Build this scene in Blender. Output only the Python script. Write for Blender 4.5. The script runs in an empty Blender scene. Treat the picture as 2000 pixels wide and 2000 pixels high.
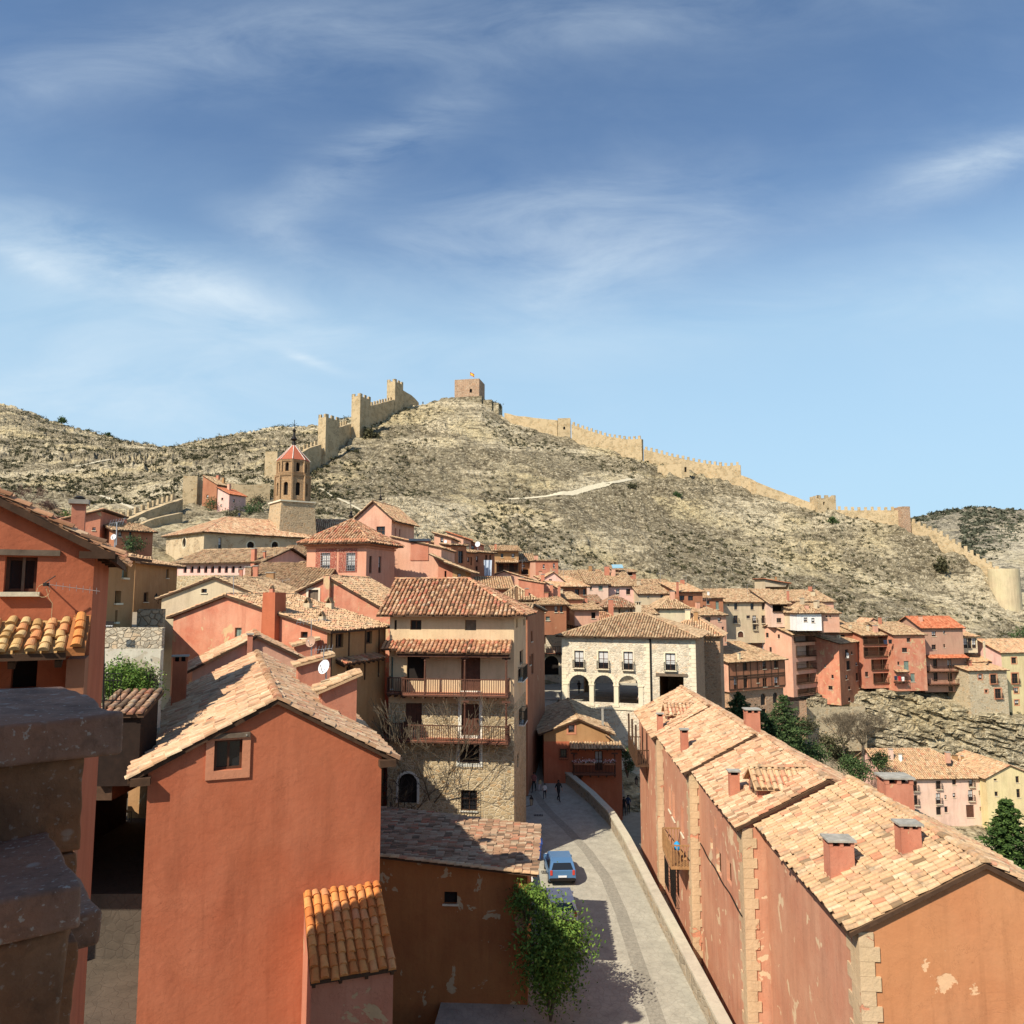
import bpy, bmesh, math, random
import numpy as np
from mathutils import Vector, Matrix
from mathutils.geometry import tessellate_polygon
random.seed(7); rng = np.random.default_rng(7)
C = bpy.context.scene.collection
R = math.radians
# ---------------------------------------------------------------- camera, sky, sun, exposure
F = 1500.0; PITCH = math.atan(160/1500); CP, SP = math.cos(PITCH), math.sin(PITCH)
cam_d = bpy.data.cameras.new('camera'); cam = bpy.data.objects.new('camera', cam_d); C.objects.link(cam)
cam.rotation_euler = (R(90)+PITCH, 0, 0); cam_d.sensor_width = 36; cam_d.lens = 27.0
cam_d.clip_start = 0.1; cam_d.clip_end = 6000
sc = bpy.context.scene; sc.camera = cam
sc.render.resolution_x = sc.render.resolution_y = 1024
SUN_AZ, SUN_EL = 41, 43          # degrees left of straight-behind the camera, height
sd = Vector((-math.sin(R(SUN_AZ))*math.cos(R(SUN_EL)), -math.cos(R(SUN_AZ))*math.cos(R(SUN_EL)), math.sin(R(SUN_EL))))
sl = bpy.data.lights.new('sun', 'SUN'); sun = bpy.data.objects.new('sun', sl); C.objects.link(sun)
sl.energy = 5.0; sl.angle = R(0.5); sl.color = (1.0, 0.90, 0.75)
sun.rotation_euler = sd.to_track_quat('Z', 'Y').to_euler()
sc.view_settings.view_transform = 'Standard'; sc.view_settings.look = 'None'
sc.view_settings.exposure = 0.42; sc.view_settings.gamma = 1.0
world = bpy.data.worlds.new('World'); sc.world = world; world.use_nodes = True

# ---------------------------------------------------------------- node helpers
class NT:
    def __init__(s, tree): s.t = tree; s.n = tree.nodes; s.l = tree.links
    def new(s, typ, **kw):
        n = s.n.new(typ)
        for k, v in kw.items(): setattr(n, k, v)
        return n
    def put(s, sock, v):
        if isinstance(v, bpy.types.NodeSocket): s.l.new(v, sock)
        elif v is not None:
            if sock.type == 'RGBA' and isinstance(v, (tuple, list)) and len(v) == 3: v = tuple(v)+(1,)
            sock.default_value = v
    def math(s, op, a, b=None, c=None, clamp=False):
        n = s.new('ShaderNodeMath', operation=op, use_clamp=clamp)
        for i, x in enumerate((a, b, c)):
            if x is not None: s.put(n.inputs[i], x)
        return n.outputs[0]
    def mix(s, f, a, b, mode='MIX'):
        n = s.new('ShaderNodeMix', data_type='RGBA', blend_type=mode)
        s.put(n.inputs[0], f); s.put(n.inputs[6], a); s.put(n.inputs[7], b); return n.outputs[2]
    def ramp(s, f, stops, interp='LINEAR'):
        n = s.new('ShaderNodeValToRGB'); cr = n.color_ramp; cr.interpolation = interp
        while len(cr.elements) < len(stops): cr.elements.new(0.5)
        for e, (p, c) in zip(cr.elements, stops):
            e.position = p; e.color = (c, c, c, 1) if not isinstance(c, (tuple, list)) else tuple(c)+(1,)
        s.put(n.inputs[0], f); return n.outputs[0]
    def scale(s, vec, sc_, rot=(0,0,0)):
        n = s.new('ShaderNodeMapping'); s.put(n.inputs[0], vec); n.inputs[2].default_value = rot; n.inputs[3].default_value = sc_
        return n.outputs[0]
    def noise(s, vec, scale, detail=4, rough=0.55, dist=0):
        n = s.new('ShaderNodeTexNoise'); s.put(n.inputs['Vector'], vec); n.inputs['Scale'].default_value = scale
        n.inputs['Detail'].default_value = detail; n.inputs['Roughness'].default_value = rough; n.inputs['Distortion'].default_value = dist
        return n.outputs[0]
    def pos(s): return s.new('ShaderNodeNewGeometry').outputs['Position']
    def bump(s, h, strength, dist):
        n = s.new('ShaderNodeBump'); s.put(n.inputs['Height'], h); n.inputs['Strength'].default_value = strength
        n.inputs['Distance'].default_value = dist; return n.outputs[0]

def sky():
    t = NT(world.node_tree); t.n.clear()
    s = t.new('ShaderNodeTexSky'); s.sky_type = 'NISHITA'; s.sun_disc = False
    s.sun_elevation = R(SUN_EL); s.sun_rotation = math.atan2(sd.x, sd.y)
    s.air_density = 1.0; s.dust_density = 1.0; s.ozone_density = 1.6; s.altitude = 1100
    co = t.new('ShaderNodeTexCoord').outputs['Generated']
    sp = t.new('ShaderNodeSeparateXYZ'); t.put(sp.inputs[0], co)
    y = t.math('MAXIMUM', sp.outputs[1], 0.12)
    a = t.math('DIVIDE', sp.outputs[0], y); b = t.math('DIVIDE', sp.outputs[2], y)
    cm = t.new('ShaderNodeCombineXYZ'); t.put(cm.inputs[0], a); t.put(cm.inputs[1], b)
    uv = cm.outputs[0]
    n1 = t.noise(t.scale(uv, (1.6, 5.0, 1), (0, 0, R(-18))), 2.2, 9, 0.62, 0.5)
    n2 = t.noise(t.scale(uv, (2, 3, 1), (0, 0, R(12))), 1.6, 5, 0.6, 0.3)
    streak = t.ramp(n1, [(0.30, 0.0), (0.78, 1.0)])
    # cirrus banks: (azimuth tangent, elevation tangent, length, thickness, tilt degrees, strength)
    tot = None
    for (ca, cb, lx, ly, ang, st) in [(-0.47, 0.43, .20, .036, -20, 1.0), (-0.655, 0.45, .07, .018, -24, .8), (-0.27, 0.31, .035, .006, -20, 1.0),
            (0.02, 0.50, .20, .05, 12, .55), (0.14, 0.44, .17, .045, 18, .6), (-0.2, 0.60, .16, .035, 32, .45), (0.62, 0.58, .14, .028, 18, .65), (-0.4, 0.36, .3, .05, -8, .35),
            (-0.6, 0.27, .30, .07, -5, .6), (0.3, 0.38, .25, .04, 12, .32), (0.65, 0.4, .15, .05, 10, .25), (-0.3, 0.47, .1, .03, -30, .3), (0.1, 0.80, .5, .05, 8, .25), (-0.5,.76,.3,.05,14,.25)]:
        c_, s_ = math.cos(R(ang)), math.sin(R(ang))
        da = t.math('SUBTRACT', a, ca); db = t.math('SUBTRACT', b, cb)
        X = t.math('DIVIDE', t.math('ADD', t.math('MULTIPLY', da, c_), t.math('MULTIPLY', db, s_)), lx)
        Y = t.math('DIVIDE', t.math('SUBTRACT', t.math('MULTIPLY', db, c_), t.math('MULTIPLY', da, s_)), ly)
        r = t.math('ADD', t.math('MULTIPLY', X, X), t.math('MULTIPLY', Y, Y))
        g = t.math('MULTIPLY', t.math('EXPONENT', t.math('MULTIPLY', r, -0.8)), st)
        tot = g if tot is None else t.math('ADD', tot, g)
    thin = t.math('MULTIPLY', t.ramp(n2, [(0.35, 0), (0.8, 1)]), 0.13)
    m = t.math('ADD', t.math('MULTIPLY', tot, streak), t.math('MULTIPLY', thin, streak))
    m = t.math('MULTIPLY', m, t.ramp(sp.outputs[1], [(0.1, 0), (0.3, 1)]), clamp=True)
    base = t.mix(1.0, s.outputs[0], SKYTINT, 'MULTIPLY')
    veil = t.ramp(sp.outputs[2], [(0.0, 0.95), (0.12, 0.88), (0.32, 0.70), (0.42, 0.12), (0.50, 0.0)])
    base = t.mix(veil, base, (3.15, 4.70, 5.95))
    col = t.mix(t.math('MULTIPLY', m, 1.0), base, (5.0, 5.8, 6.4))
    bg = t.new('ShaderNodeBackground'); t.put(bg.inputs[0], col); bg.inputs[1].default_value = 0.115
    o = t.new('ShaderNodeOutputWorld'); t.l.new(bg.outputs[0], o.inputs[0])
SKYTINT = (0.93, 1.03, 1.06)
sky()

# ---------------------------------------------------------------- picking points: a ray through the photograph at a chosen distance
def ray(u, v):
    x = (u-1000)/F; y = (1000-v)/F
    return Vector((x, CP-y*SP, SP+y*CP))
def P(u, v, Y): d = ray(u, v); return d*(Y/d.y)
def PZ(u, v, z): d = ray(u, v); return d*(z/d.z)
def onplane(u, v, p0, n): d = ray(u, v); return d*(p0.dot(n)/d.dot(n))
Z = Vector((0, 0, 1))

# ---------------------------------------------------------------- materials
MATS = {}
def newmat(name):
    m = bpy.data.materials.new(name); m.use_nodes = True; t = NT(m.node_tree)
    b = t.n.get('Principled BSDF'); b.inputs['Specular IOR Level'].default_value = 0.25
    MATS[name] = m; return m, t, b
def jit(c, k): return tuple(min(1, max(0, x*k)) for x in c)
def plaster(name, c, c2=None, patch=None, amt=0.5, pale=1.25, bump=0.2):
    m, t, b = newmat(name); p = t.pos(); c2 = c2 or jit(c, 0.8)
    n1 = t.noise(p, 0.7, 6, 0.6, 0.3); n2 = t.noise(t.scale(p, (1.3, 1.3, 0.3)), 1.0, 5, 0.62); n3 = t.noise(p, 6, 5, 0.6)
    col = t.mix(t.ramp(n1, [(0.33, 0), (0.68, 1)]), c, c2)
    col = t.mix(t.math('MULTIPLY', t.ramp(n2, [(0.45, 0), (0.72, 1)]), 0.5), col, jit(c, 0.62))
    col = t.mix(t.math('MULTIPLY', t.ramp(n3, [(0.5, 0), (0.75, 1)]), 0.3), col, jit(c, pale))
    n5 = t.noise(t.scale(p, (2.2, 2.2, 0.16)), 1.6, 6, 0.6); col = t.mix(t.math('MULTIPLY', t.ramp(n5, [(0.52, 0), (0.74, 1)]), 0.38), col, jit(c, 0.55))
    n6 = t.noise(p, 0.28, 4, 0.5); col = t.mix(t.math('MULTIPLY', t.ramp(n6, [(0.42, 0), (0.62, 1)]), 0.35), col, (min(1, c[0]*1.12), min(1, c[1]*1.28), min(1, c[2]*1.2)))
    cr = t.noise(p, 0.55, 8, 0.7, 1.0)
    crk = t.math('LESS_THAN', t.math('ABSOLUTE', t.math('SUBTRACT', cr, 0.5)), 0.0022)
    col = t.mix(t.math('MULTIPLY', crk, 0.45), col, jit(c, 0.45))
    h = t.math('ADD', n3, t.math('MULTIPLY', n1, 2.0))
    if patch:
        pn = t.noise(p, 0.9, 7, 0.6, 0.5); f = t.ramp(pn, [(amt, 0), (amt+0.012, 1)])
        pc = t.mix(t.noise(p, 5, 5), patch, jit(patch, 1.5))
        col = t.mix(f, col, pc); h = t.math('SUBTRACT', h, t.math('MULTIPLY', f, 0.8))
    t.put(b.inputs['Base Color'], col); b.inputs['Roughness'].default_value = 0.95
    t.put(b.inputs['Normal'], t.bump(h, bump, 0.06)); return m
def stone(name, c, mortar, size=0.35, flat=0.6, plast=None, amt=0.55):
    m, t, b = newmat(name); p = t.pos()
    w = t.noise(p, 1.5, 3); wv = t.new('ShaderNodeVectorMath', operation='ADD'); t.put(wv.inputs[0], p)
    cv = t.new('ShaderNodeCombineXYZ'); t.put(cv.inputs[0], t.math('MULTIPLY', w, 0.3)); t.put(cv.inputs[2], t.math('MULTIPLY', w, 0.22)); t.put(wv.inputs[1], cv.outputs[0])
    q = t.scale(wv.outputs[0], (1, 1, 1/flat))
    v1 = t.new('ShaderNodeTexVoronoi'); t.put(v1.inputs['Vector'], q); v1.inputs['Scale'].default_value = 1/size
    v2 = t.new('ShaderNodeTexVoronoi', feature='DISTANCE_TO_EDGE'); t.put(v2.inputs['Vector'], q); v2.inputs['Scale'].default_value = 1/size
    sp = t.new('ShaderNodeSeparateColor'); t.put(sp.inputs[0], v1.outputs['Color'])
    col = t.ramp(sp.outputs[0], [(0, jit(c, 0.62)), (0.35, c), (0.7, jit(c, 1.2)), (1, (c[0]*1.05, c[1]*0.85, c[2]*0.68))])
    col = t.mix(t.math('MULTIPLY', t.noise(p, 5, 6, 0.65), 0.45), col, jit(c, 0.55))
    e = t.ramp(v2.outputs[0], [(0.03, 1), (0.11, 0)])
    col = t.mix(e, col, mortar); h = t.math('SUBTRACT', t.noise(p, 7, 5), t.math('MULTIPLY', e, 1.2))
    big = t.noise(p, 0.35, 5); col = t.mix(t.math('MULTIPLY', t.ramp(big, [(0.4, 0), (0.7, 1)]), 0.35), col, jit(c, 0.6))
    if plast:
        f = t.ramp(t.noise(p, 0.6, 7, 0.62, 0.4), [(amt, 0), (amt+0.03, 1)]); col = t.mix(f, col, plast)
    t.put(b.inputs['Base Color'], col); b.inputs['Roughness'].default_value = 0.95
    t.put(b.inputs['Normal'], t.bump(h, 0.6, 0.06)); return m
def tilemat(name, stops, lichen=0.5):
    m, t, b = newmat(name); p = t.pos()
    at = t.new('ShaderNodeAttribute', attribute_name='rnd').outputs['Fac']
    col = t.ramp(at, stops)
    n = t.noise(p, 9, 5, 0.7); col = t.mix(t.math('MULTIPLY', t.ramp(n, [(0.42, 0), (0.7, 1)]), 0.4), col, jit(stops[1][1], 0.55))
    n2 = t.noise(p, 1.3, 6, 0.7); lf = t.math('MULTIPLY', t.ramp(n2, [(0.52, 0), (0.72, 1)]), lichen)
    col = t.mix(lf, col, (0.16, 0.13, 0.09))
    n4 = t.noise(p, 14, 4, 0.7); col = t.mix(t.math('MULTIPLY', t.ramp(n4, [(0.6, 0), (0.72, 1)]), 0.5*lichen), col, (0.5, 0.45, 0.33))
    t.put(b.inputs['Base Color'], col); b.inputs['Roughness'].default_value = 0.9
    t.put(b.inputs['Normal'], t.bump(n, 0.4, 0.02)); return m
def plain(name, c, rough=0.8, metal=0, var=0.35, sc_=4.0, spec=0.25, bump=0.2):
    m, t, b = newmat(name)
    if var: t.put(b.inputs['Base Color'], t.mix(t.ramp(t.noise(t.pos(), sc_, 6, 0.65), [(0.3, 0), (0.7, 1)]), jit(c, 1-var), jit(c, 1+var*0.6)))
    else: b.inputs['Base Color'].default_value = tuple(c)+(1,)
    if bump: t.put(b.inputs['Normal'], t.bump(t.noise(t.pos(), sc_*2, 5), bump, 0.03))
    b.inputs['Roughness'].default_value = rough; b.inputs['Metallic'].default_value = metal; b.inputs['Specular IOR Level'].default_value = spec; return m

RED = plaster('red_plaster', (0.41, 0.115, 0.055), (0.47, 0.155, 0.08))
RED2 = plaster('salmon_red_plaster', (0.46, 0.165, 0.10), (0.53, 0.24, 0.155), patch=(0.38, 0.25, 0.14), amt=0.64)
REDP = plaster('patchy_red_plaster', (0.50, 0.175, 0.105), (0.58, 0.31, 0.20), patch=(0.42, 0.29, 0.16), amt=0.60)
PINK = plaster('pink_plaster', (0.60, 0.31, 0.21), (0.64, 0.38, 0.27), patch=(0.48, 0.36, 0.23), amt=0.68)
PALEP = plaster('pale_pink_plaster', (0.66, 0.44, 0.34), (0.70, 0.50, 0.40))
ROSE = plaster('rose_plaster', (0.68, 0.40, 0.34), (0.72, 0.48, 0.41))
PEACH = plaster('peach_plaster', (0.58, 0.41, 0.25), (0.62, 0.46, 0.29))
OCHRE = plaster('ochre_brown_plaster', (0.36, 0.19, 0.085), (0.43, 0.25, 0.12), patch=(0.38, 0.28, 0.16), amt=0.66)
BROWN = plaster('brown_red_plaster', (0.33, 0.13, 0.07), (0.39, 0.18, 0.10), patch=(0.40, 0.28, 0.17), amt=0.68)
ORANGE = plaster('worn_orange_plaster', (0.36, 0.13, 0.045), (0.42, 0.17, 0.06), patch=(0.38, 0.28, 0.17), amt=0.60)
BEIGE = plaster('beige_plaster', (0.50, 0.39, 0.26), (0.56, 0.45, 0.31), patch=(0.42, 0.33, 0.22), amt=0.66)
CREAM = plaster('cream_plaster', (0.62, 0.50, 0.33), (0.66, 0.54, 0.37), patch=(0.48, 0.37, 0.24), amt=0.68)
YELL = plaster('yellow_plaster', (0.62, 0.50, 0.27), (0.66, 0.54, 0.31))
WHITE = plaster('white_plaster', (0.80, 0.78, 0.74), (0.82, 0.80, 0.76))
TRIM = plaster('stone_trim', (0.66, 0.57, 0.42), (0.71, 0.62, 0.47))
TRIMR = plaster('red_trim', (0.50, 0.20, 0.11), (0.55, 0.24, 0.14))
TRIMW = plaster('white_trim', (0.72, 0.68, 0.60), (0.75, 0.70, 0.62))
RUBBLE = stone('rubble_stone', (0.44, 0.34, 0.20), (0.56, 0.47, 0.32), 0.34, 0.65, (0.54, 0.43, 0.27), 0.57)
PALEST = stone('pale_rubble_stone', (0.66, 0.57, 0.43), (0.69, 0.61, 0.47), 0.34, 0.6, (0.68, 0.60, 0.46), 0.52)
CHURCH = stone('church_stone', (0.47, 0.355, 0.22), (0.55, 0.44, 0.29), 0.5, 0.6, (0.53, 0.42, 0.27), 0.5)
CASTLE = stone('castle_stone', (0.44, 0.335, 0.19), (0.48, 0.38, 0.235), 0.55, 0.6, (0.50, 0.385, 0.23), 0.48)
CASTLER = stone('castle_reddish_stone', (0.40, 0.255, 0.165), (0.50, 0.38, 0.26), 0.7, 0.6)
BRICKY = stone('tower_brick', (0.43, 0.27, 0.14), (0.49, 0.34, 0.20), 0.3, 0.35)
QUOIN = plaster('quoin_stone', (0.52, 0.36, 0.22), (0.57, 0.42, 0.27), patch=(0.44, 0.2, 0.12), amt=0.6, bump=0.5)
REDSTONE = stone('reddish_rubble', (0.44, 0.27, 0.165), (0.50, 0.36, 0.24), 0.4, 0.6)
PIERM = stone('parapet_stone', (0.17, 0.095, 0.065), (0.15, 0.11, 0.085), 1.1, 0.6)
TILE_A = tilemat('cream_roof_tile', [(0, (0.20, 0.13, 0.07)), (0.035, (0.38, 0.25, 0.14)), (0.08, (0.54, 0.34, 0.19)), (0.35, (0.57, 0.36, 0.195)), (0.55, (0.62, 0.44, 0.255)), (0.75, (0.56, 0.32, 0.18)), (0.88, (0.66, 0.52, 0.33)), (0.95, (0.50, 0.22, 0.12)), (1, (0.55, 0.27, 0.16))], 0.85)
TILE_B = tilemat('mixed_roof_tile', [(0, (0.15, 0.09, 0.055)), (0.15, (0.36, 0.17, 0.085)), (0.4, (0.50, 0.27, 0.15)), (0.65, (0.56, 0.36, 0.20)), (0.85, (0.48, 0.15, 0.085)), (1, (0.62, 0.46, 0.29))], 0.5)
TILE_C = tilemat('weathered_roof_tile', [(0, (0.20, 0.12, 0.065)), (0.2, (0.38, 0.25, 0.14)), (0.5, (0.50, 0.35, 0.20)), (0.75, (0.56, 0.40, 0.24)), (0.9, (0.50, 0.27, 0.15)), (1, (0.62, 0.50, 0.32))], 0.6)
TILE_R = tilemat('red_roof_tile', [(0, (0.40, 0.12, 0.055)), (0.3, (0.50, 0.16, 0.075)), (0.7, (0.56, 0.20, 0.10)), (1, (0.58, 0.27, 0.14))], 0.1)
TILE_P = tilemat('pinkish_roof_tile', [(0, (0.22, 0.12, 0.07)), (0.05, (0.42, 0.24, 0.13)), (0.25, (0.55, 0.34, 0.195)), (0.5, (0.62, 0.44, 0.27)), (0.65, (0.56, 0.31, 0.18)), (0.85, (0.67, 0.51, 0.33)), (0.95, (0.55, 0.26, 0.15)), (1, (0.46, 0.21, 0.12))], 0.75)
TILE_O = tilemat('orange_roof_tile', [(0, (0.50, 0.16, 0.045)), (0.4, (0.60, 0.22, 0.06)), (0.7, (0.66, 0.29, 0.09)), (1, (0.55, 0.24, 0.11))], 0.12)
TILE_D = tilemat('lichened_roof_tile', [(0, (0.13, 0.09, 0.06)), (0.25, (0.30, 0.17, 0.10)), (0.5, (0.38, 0.24, 0.15)), (0.75, (0.44, 0.33, 0.22)), (1, (0.38, 0.13, 0.07))], 0.7)
CHAN = plain('dirty_tile_channel', (0.15, 0.085, 0.045), 0.95, 0, 0.4, 6)
WOOD = plain('dark_wood', (0.075, 0.04, 0.022), 0.8)
WOODR = plain('red_brown_wood', (0.105, 0.045, 0.028), 0.7)
WOODL = plain('light_wood', (0.36, 0.20, 0.09), 0.7)
OLDW = plain('old_grey_wood', (0.16, 0.12, 0.085), 0.85)
FRAME = plain('window_frame_wood', (0.10, 0.045, 0.025), 0.6, bump=0)
GLASS = plain('window_glass', (0.015, 0.017, 0.02), 0.12, 0, 0, spec=0.5, bump=0)
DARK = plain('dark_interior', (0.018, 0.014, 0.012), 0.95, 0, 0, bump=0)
CURT = plain('curtain_cloth', (0.55, 0.55, 0.53), 0.9, 0, 0.2, 6, bump=0)
IRON = plain('wrought_iron', (0.025, 0.022, 0.02), 0.55, 0.4, 0.2, bump=0)
CONC = plain('chimney_slab', (0.36, 0.34, 0.29), 0.9)
METAL = plain('galvanised_metal', (0.45, 0.45, 0.45), 0.45, 0.7, 0.15, bump=0)
DISHW = plain('dish_white', (0.68, 0.70, 0.72), 0.5, 0, 0.08, bump=0)
DISHR = plain('dish_rust', (0.42, 0.26, 0.18), 0.6, 0, 0.1, bump=0)
GREENP = plain('green_shutter', (0.18, 0.24, 0.20), 0.7)
LEAD = plain('lead_sheet', (0.07, 0.09, 0.12), 0.45, 0.5, 0.3, bump=0)

# ---------------------------------------------------------------- mesh builder
class MB:
    def __init__(s): s.v = []; s.f = []; s.m = []; s.bulk = []
    def face(s, pts, m=0):
        i = len(s.v); s.v.extend(tuple(p) for p in pts); s.f.append(tuple(range(i, i+len(pts)))); s.m.append(m)
    def mesh(s, vs, fs, m=0):
        i = len(s.v); s.v.extend(tuple(p) for p in vs)
        for f in fs: s.f.append(tuple(i+k for k in f)); s.m.append(m)
    def box(s, o, a, b, c, m=0):
        o, a, b, c = Vector(o), Vector(a), Vector(b), Vector(c)
        if a.cross(b).dot(c) < 0: a, b = b, a
        vs = [o, o+a, o+a+b, o+b, o+c, o+a+c, o+a+b+c, o+b+c]
        s.mesh(vs, [(3,2,1,0), (4,5,6,7), (0,1,5,4), (1,2,6,5), (2,3,7,6), (3,0,4,7)], m)
    def bar(s, p, q, w, h=None, m=0, up=Z):
        p, q = Vector(p), Vector(q); d = q-p; h = h or w
        sd_ = d.cross(up)
        if sd_.length < 1e-6: sd_ = Vector((1, 0, 0))
        sd_.normalize(); u2 = sd_.cross(d).normalized()
        s.box(p-sd_*w/2-u2*h/2, d, sd_*w, u2*h, m)
    def prism(s, poly, vec, m=0, mside=None):
        poly = [Vector(p) for p in poly]; vec = Vector(vec); n = len(poly)
        nr = Vector((0, 0, 0))
        for i in range(n): nr += poly[i].cross(poly[(i+1) % n])
        if nr.dot(vec) > 0: poly = poly[::-1]
        vs = poly+[p+vec for p in poly]
        s.mesh(vs, [tuple(range(n)), tuple(range(2*n-1, n-1, -1))], m)
        s.mesh(vs, [(i, (i+n), (i+1) % n+n, (i+1) % n) for i in range(n)], m if mside is None else mside)
    def tube(s, pts, r, n=6, m=0):
        pts = [Vector(p) for p in pts]; rs = r if isinstance(r, (list, tuple)) else [r]*len(pts); vs = []
        for i, p in enumerate(pts):
            d = (pts[min(i+1, len(pts)-1)]-pts[max(i-1, 0)]).normalized()
            a = d.cross(Vector((0.3, 0.2, 1)) if abs(d.z) < 0.9 else Vector((1, 0.1, 0))).normalized(); b = d.cross(a)
            for k in range(n):
                t_ = 2*math.pi*k/n; vs.append(p+(a*math.cos(t_)+b*math.sin(t_))*rs[i])
        fs = []
        for i in range(len(pts)-1):
            for k in range(n): k2 = (k+1) % n; fs.append((i*n+k, i*n+k2, (i+1)*n+k2, (i+1)*n+k))
        fs += [tuple(range(n-1, -1, -1)), tuple(range((len(pts)-1)*n, len(pts)*n))]
        s.mesh(vs, fs, m)
    def lathe(s, c, prof, n=16, m=0, rot=0, ex=None, ey=None, ez=None):
        c = Vector(c); ex = ex or Vector((1,0,0)); ey = ey or Vector((0,1,0)); ez = ez or Z; vs = []
        for (r_, z_) in prof:
            for k in range(n):
                t_ = 2*math.pi*k/n+rot; vs.append(c+ex*(r_*math.cos(t_))+ey*(r_*math.sin(t_))+ez*z_)
        fs = []
        for i in range(len(prof)-1):
            for k in range(n): k2 = (k+1) % n; fs.append((i*n+k, i*n+k2, (i+1)*n+k2, (i+1)*n+k))
        fs += [tuple(range(n-1, -1, -1)), tuple(range((len(prof)-1)*n, len(prof)*n))]
        s.mesh(vs, fs, m)
    def build(s, name, mats, parent=None, loc=None, smooth=False, rnd0=0.5):
        if not isinstance(mats, (list, tuple)): mats = [mats]
        V = [np.array(s.v, dtype=np.float64).reshape(-1, 3)]; L = [np.array([i for f in s.f for i in f], dtype=np.int32)]
        T = [np.array([len(f) for f in s.f], dtype=np.int32)]; M = [np.array(s.m, dtype=np.int32)]; Rn = [np.full(len(s.v), rnd0)]
        off = len(s.v)
        for (v, l, t_, m_, r_) in s.bulk:
            V.append(v); L.append(l+off); T.append(t_); M.append(np.full(len(t_), m_, dtype=np.int32)); Rn.append(r_); off += len(v)
        V = np.concatenate(V); L = np.concatenate(L).astype(np.int32); T = np.concatenate(T).astype(np.int32); M = np.concatenate(M).astype(np.int32); Rn = np.concatenate(Rn)
        base = np.array(parent_loc(parent) if parent is not None else (loc or (0, 0, 0)), dtype=np.float64)
        V = V-base
        me = bpy.data.meshes.new(name); me.vertices.add(len(V)); me.vertices.foreach_set('co', V.astype(np.float32).ravel())
        me.loops.add(len(L)); me.loops.foreach_set('vertex_index', L)
        st = np.concatenate([[0], np.cumsum(T)[:-1]]).astype(np.int32)
        me.polygons.add(len(T)); me.polygons.foreach_set('loop_start', st)
        try: me.polygons.foreach_set('loop_total', T)
        except Exception: pass
        me.polygons.foreach_set('material_index', M)
        me.polygons.foreach_set('use_smooth', np.full(len(T), bool(smooth)))
        for mt in mats: me.materials.append(mt)
        if s.bulk: at = me.attributes.new('rnd', 'FLOAT', 'POINT'); at.data.foreach_set('value', Rn.astype(np.float32))
        me.update(calc_edges=True)
        o = bpy.data.objects.new(name, me); C.objects.link(o)
        if parent is not None: o.parent = parent
        elif loc is not None: o.location = loc
        return o
def parent_loc(p):
    v = Vector((0, 0, 0))
    while p is not None: v += p.location; p = p.parent
    return v
def tag(o, label=None, cat=None, group=None, kind=None):
    if label: o['label'] = label
    if cat: o['category'] = cat
    if group: o['group'] = group
    if kind: o['kind'] = kind
    return o
def empty(name, loc, label, cat, group=None):
    o = bpy.data.objects.new(name, None); C.objects.link(o); o.location = loc; o.empty_display_size = 0.5
    return tag(o, label, cat, group)

# ---------------------------------------------------------------- roof tiles
def place_tiles(mb, B, A, D, N, L, rb, ra, hb, ha, lift, k=4, m=0, rv=None):
    """B bases (n,3) at the lower end; A across, D down-slope, N normal (n,3 or 3); half-cone cover tiles"""
    n = len(B)
    if n == 0: return
    A = np.broadcast_to(A, (n, 3)); D = np.broadcast_to(D, (n, 3)); N = np.broadcast_to(N, (n, 3))
    th = np.linspace(0, math.pi, k+1); V = np.zeros((n, 2*(k+1), 3))
    ja = rng.normal(0, 0.085, (n, 1, 1))*rb; lf = lift*(1+rng.normal(0, 0.45, (n, 1)))
    L = np.broadcast_to(np.asarray(L, dtype=float).reshape(-1), (n,))
    c, s_ = np.cos(th), np.sin(th); sk = rng.normal(0, 0.15, n)*rb
    V[:, :k+1] = B[:, None]+(A[:, None]*(c*rb)[None, :, None])+N[:, None]*(s_*hb+lf)[:, :, None]+A[:, None]*ja
    V[:, k+1:] = B[:, None]-(D*L[:, None])[:, None]+(A[:, None]*(c*ra)[None, :, None])+N[:, None]*((s_*ha)[None, :, None])+A[:, None]*ja+(A*sk[:, None])[:, None]
    q = []; tot = []
    for j in range(k): q += [j, j+1, k+2+j, k+1+j]; tot.append(4)
    q += list(range(k, -1, -1)); tot.append(k+1)
    q = np.array(q); nv = 2*(k+1)
    Lp = (q[None, :]+(np.arange(n)*nv)[:, None]).ravel(); T = np.tile(np.array(tot), n)
    r_ = rng.random(n) if rv is None else rv
    mb.bulk.append((V.reshape(-1, 3), Lp, T, m, np.repeat(r_, nv)))
def slope_frame(poly):
    n = (poly[1]-poly[0]).cross(poly[2]-poly[0]).normalized()
    if n.z < 0: n = -n
    h = Vector((n.x, n.y, 0))
    d = Vector((h.x*n.z, h.y*n.z, -(h.x*h.x+h.y*h.y))).normalized() if h.length > 1e-5 else Vector((0, -1, 0))
    return n, d, d.cross(n).normalized()
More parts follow.
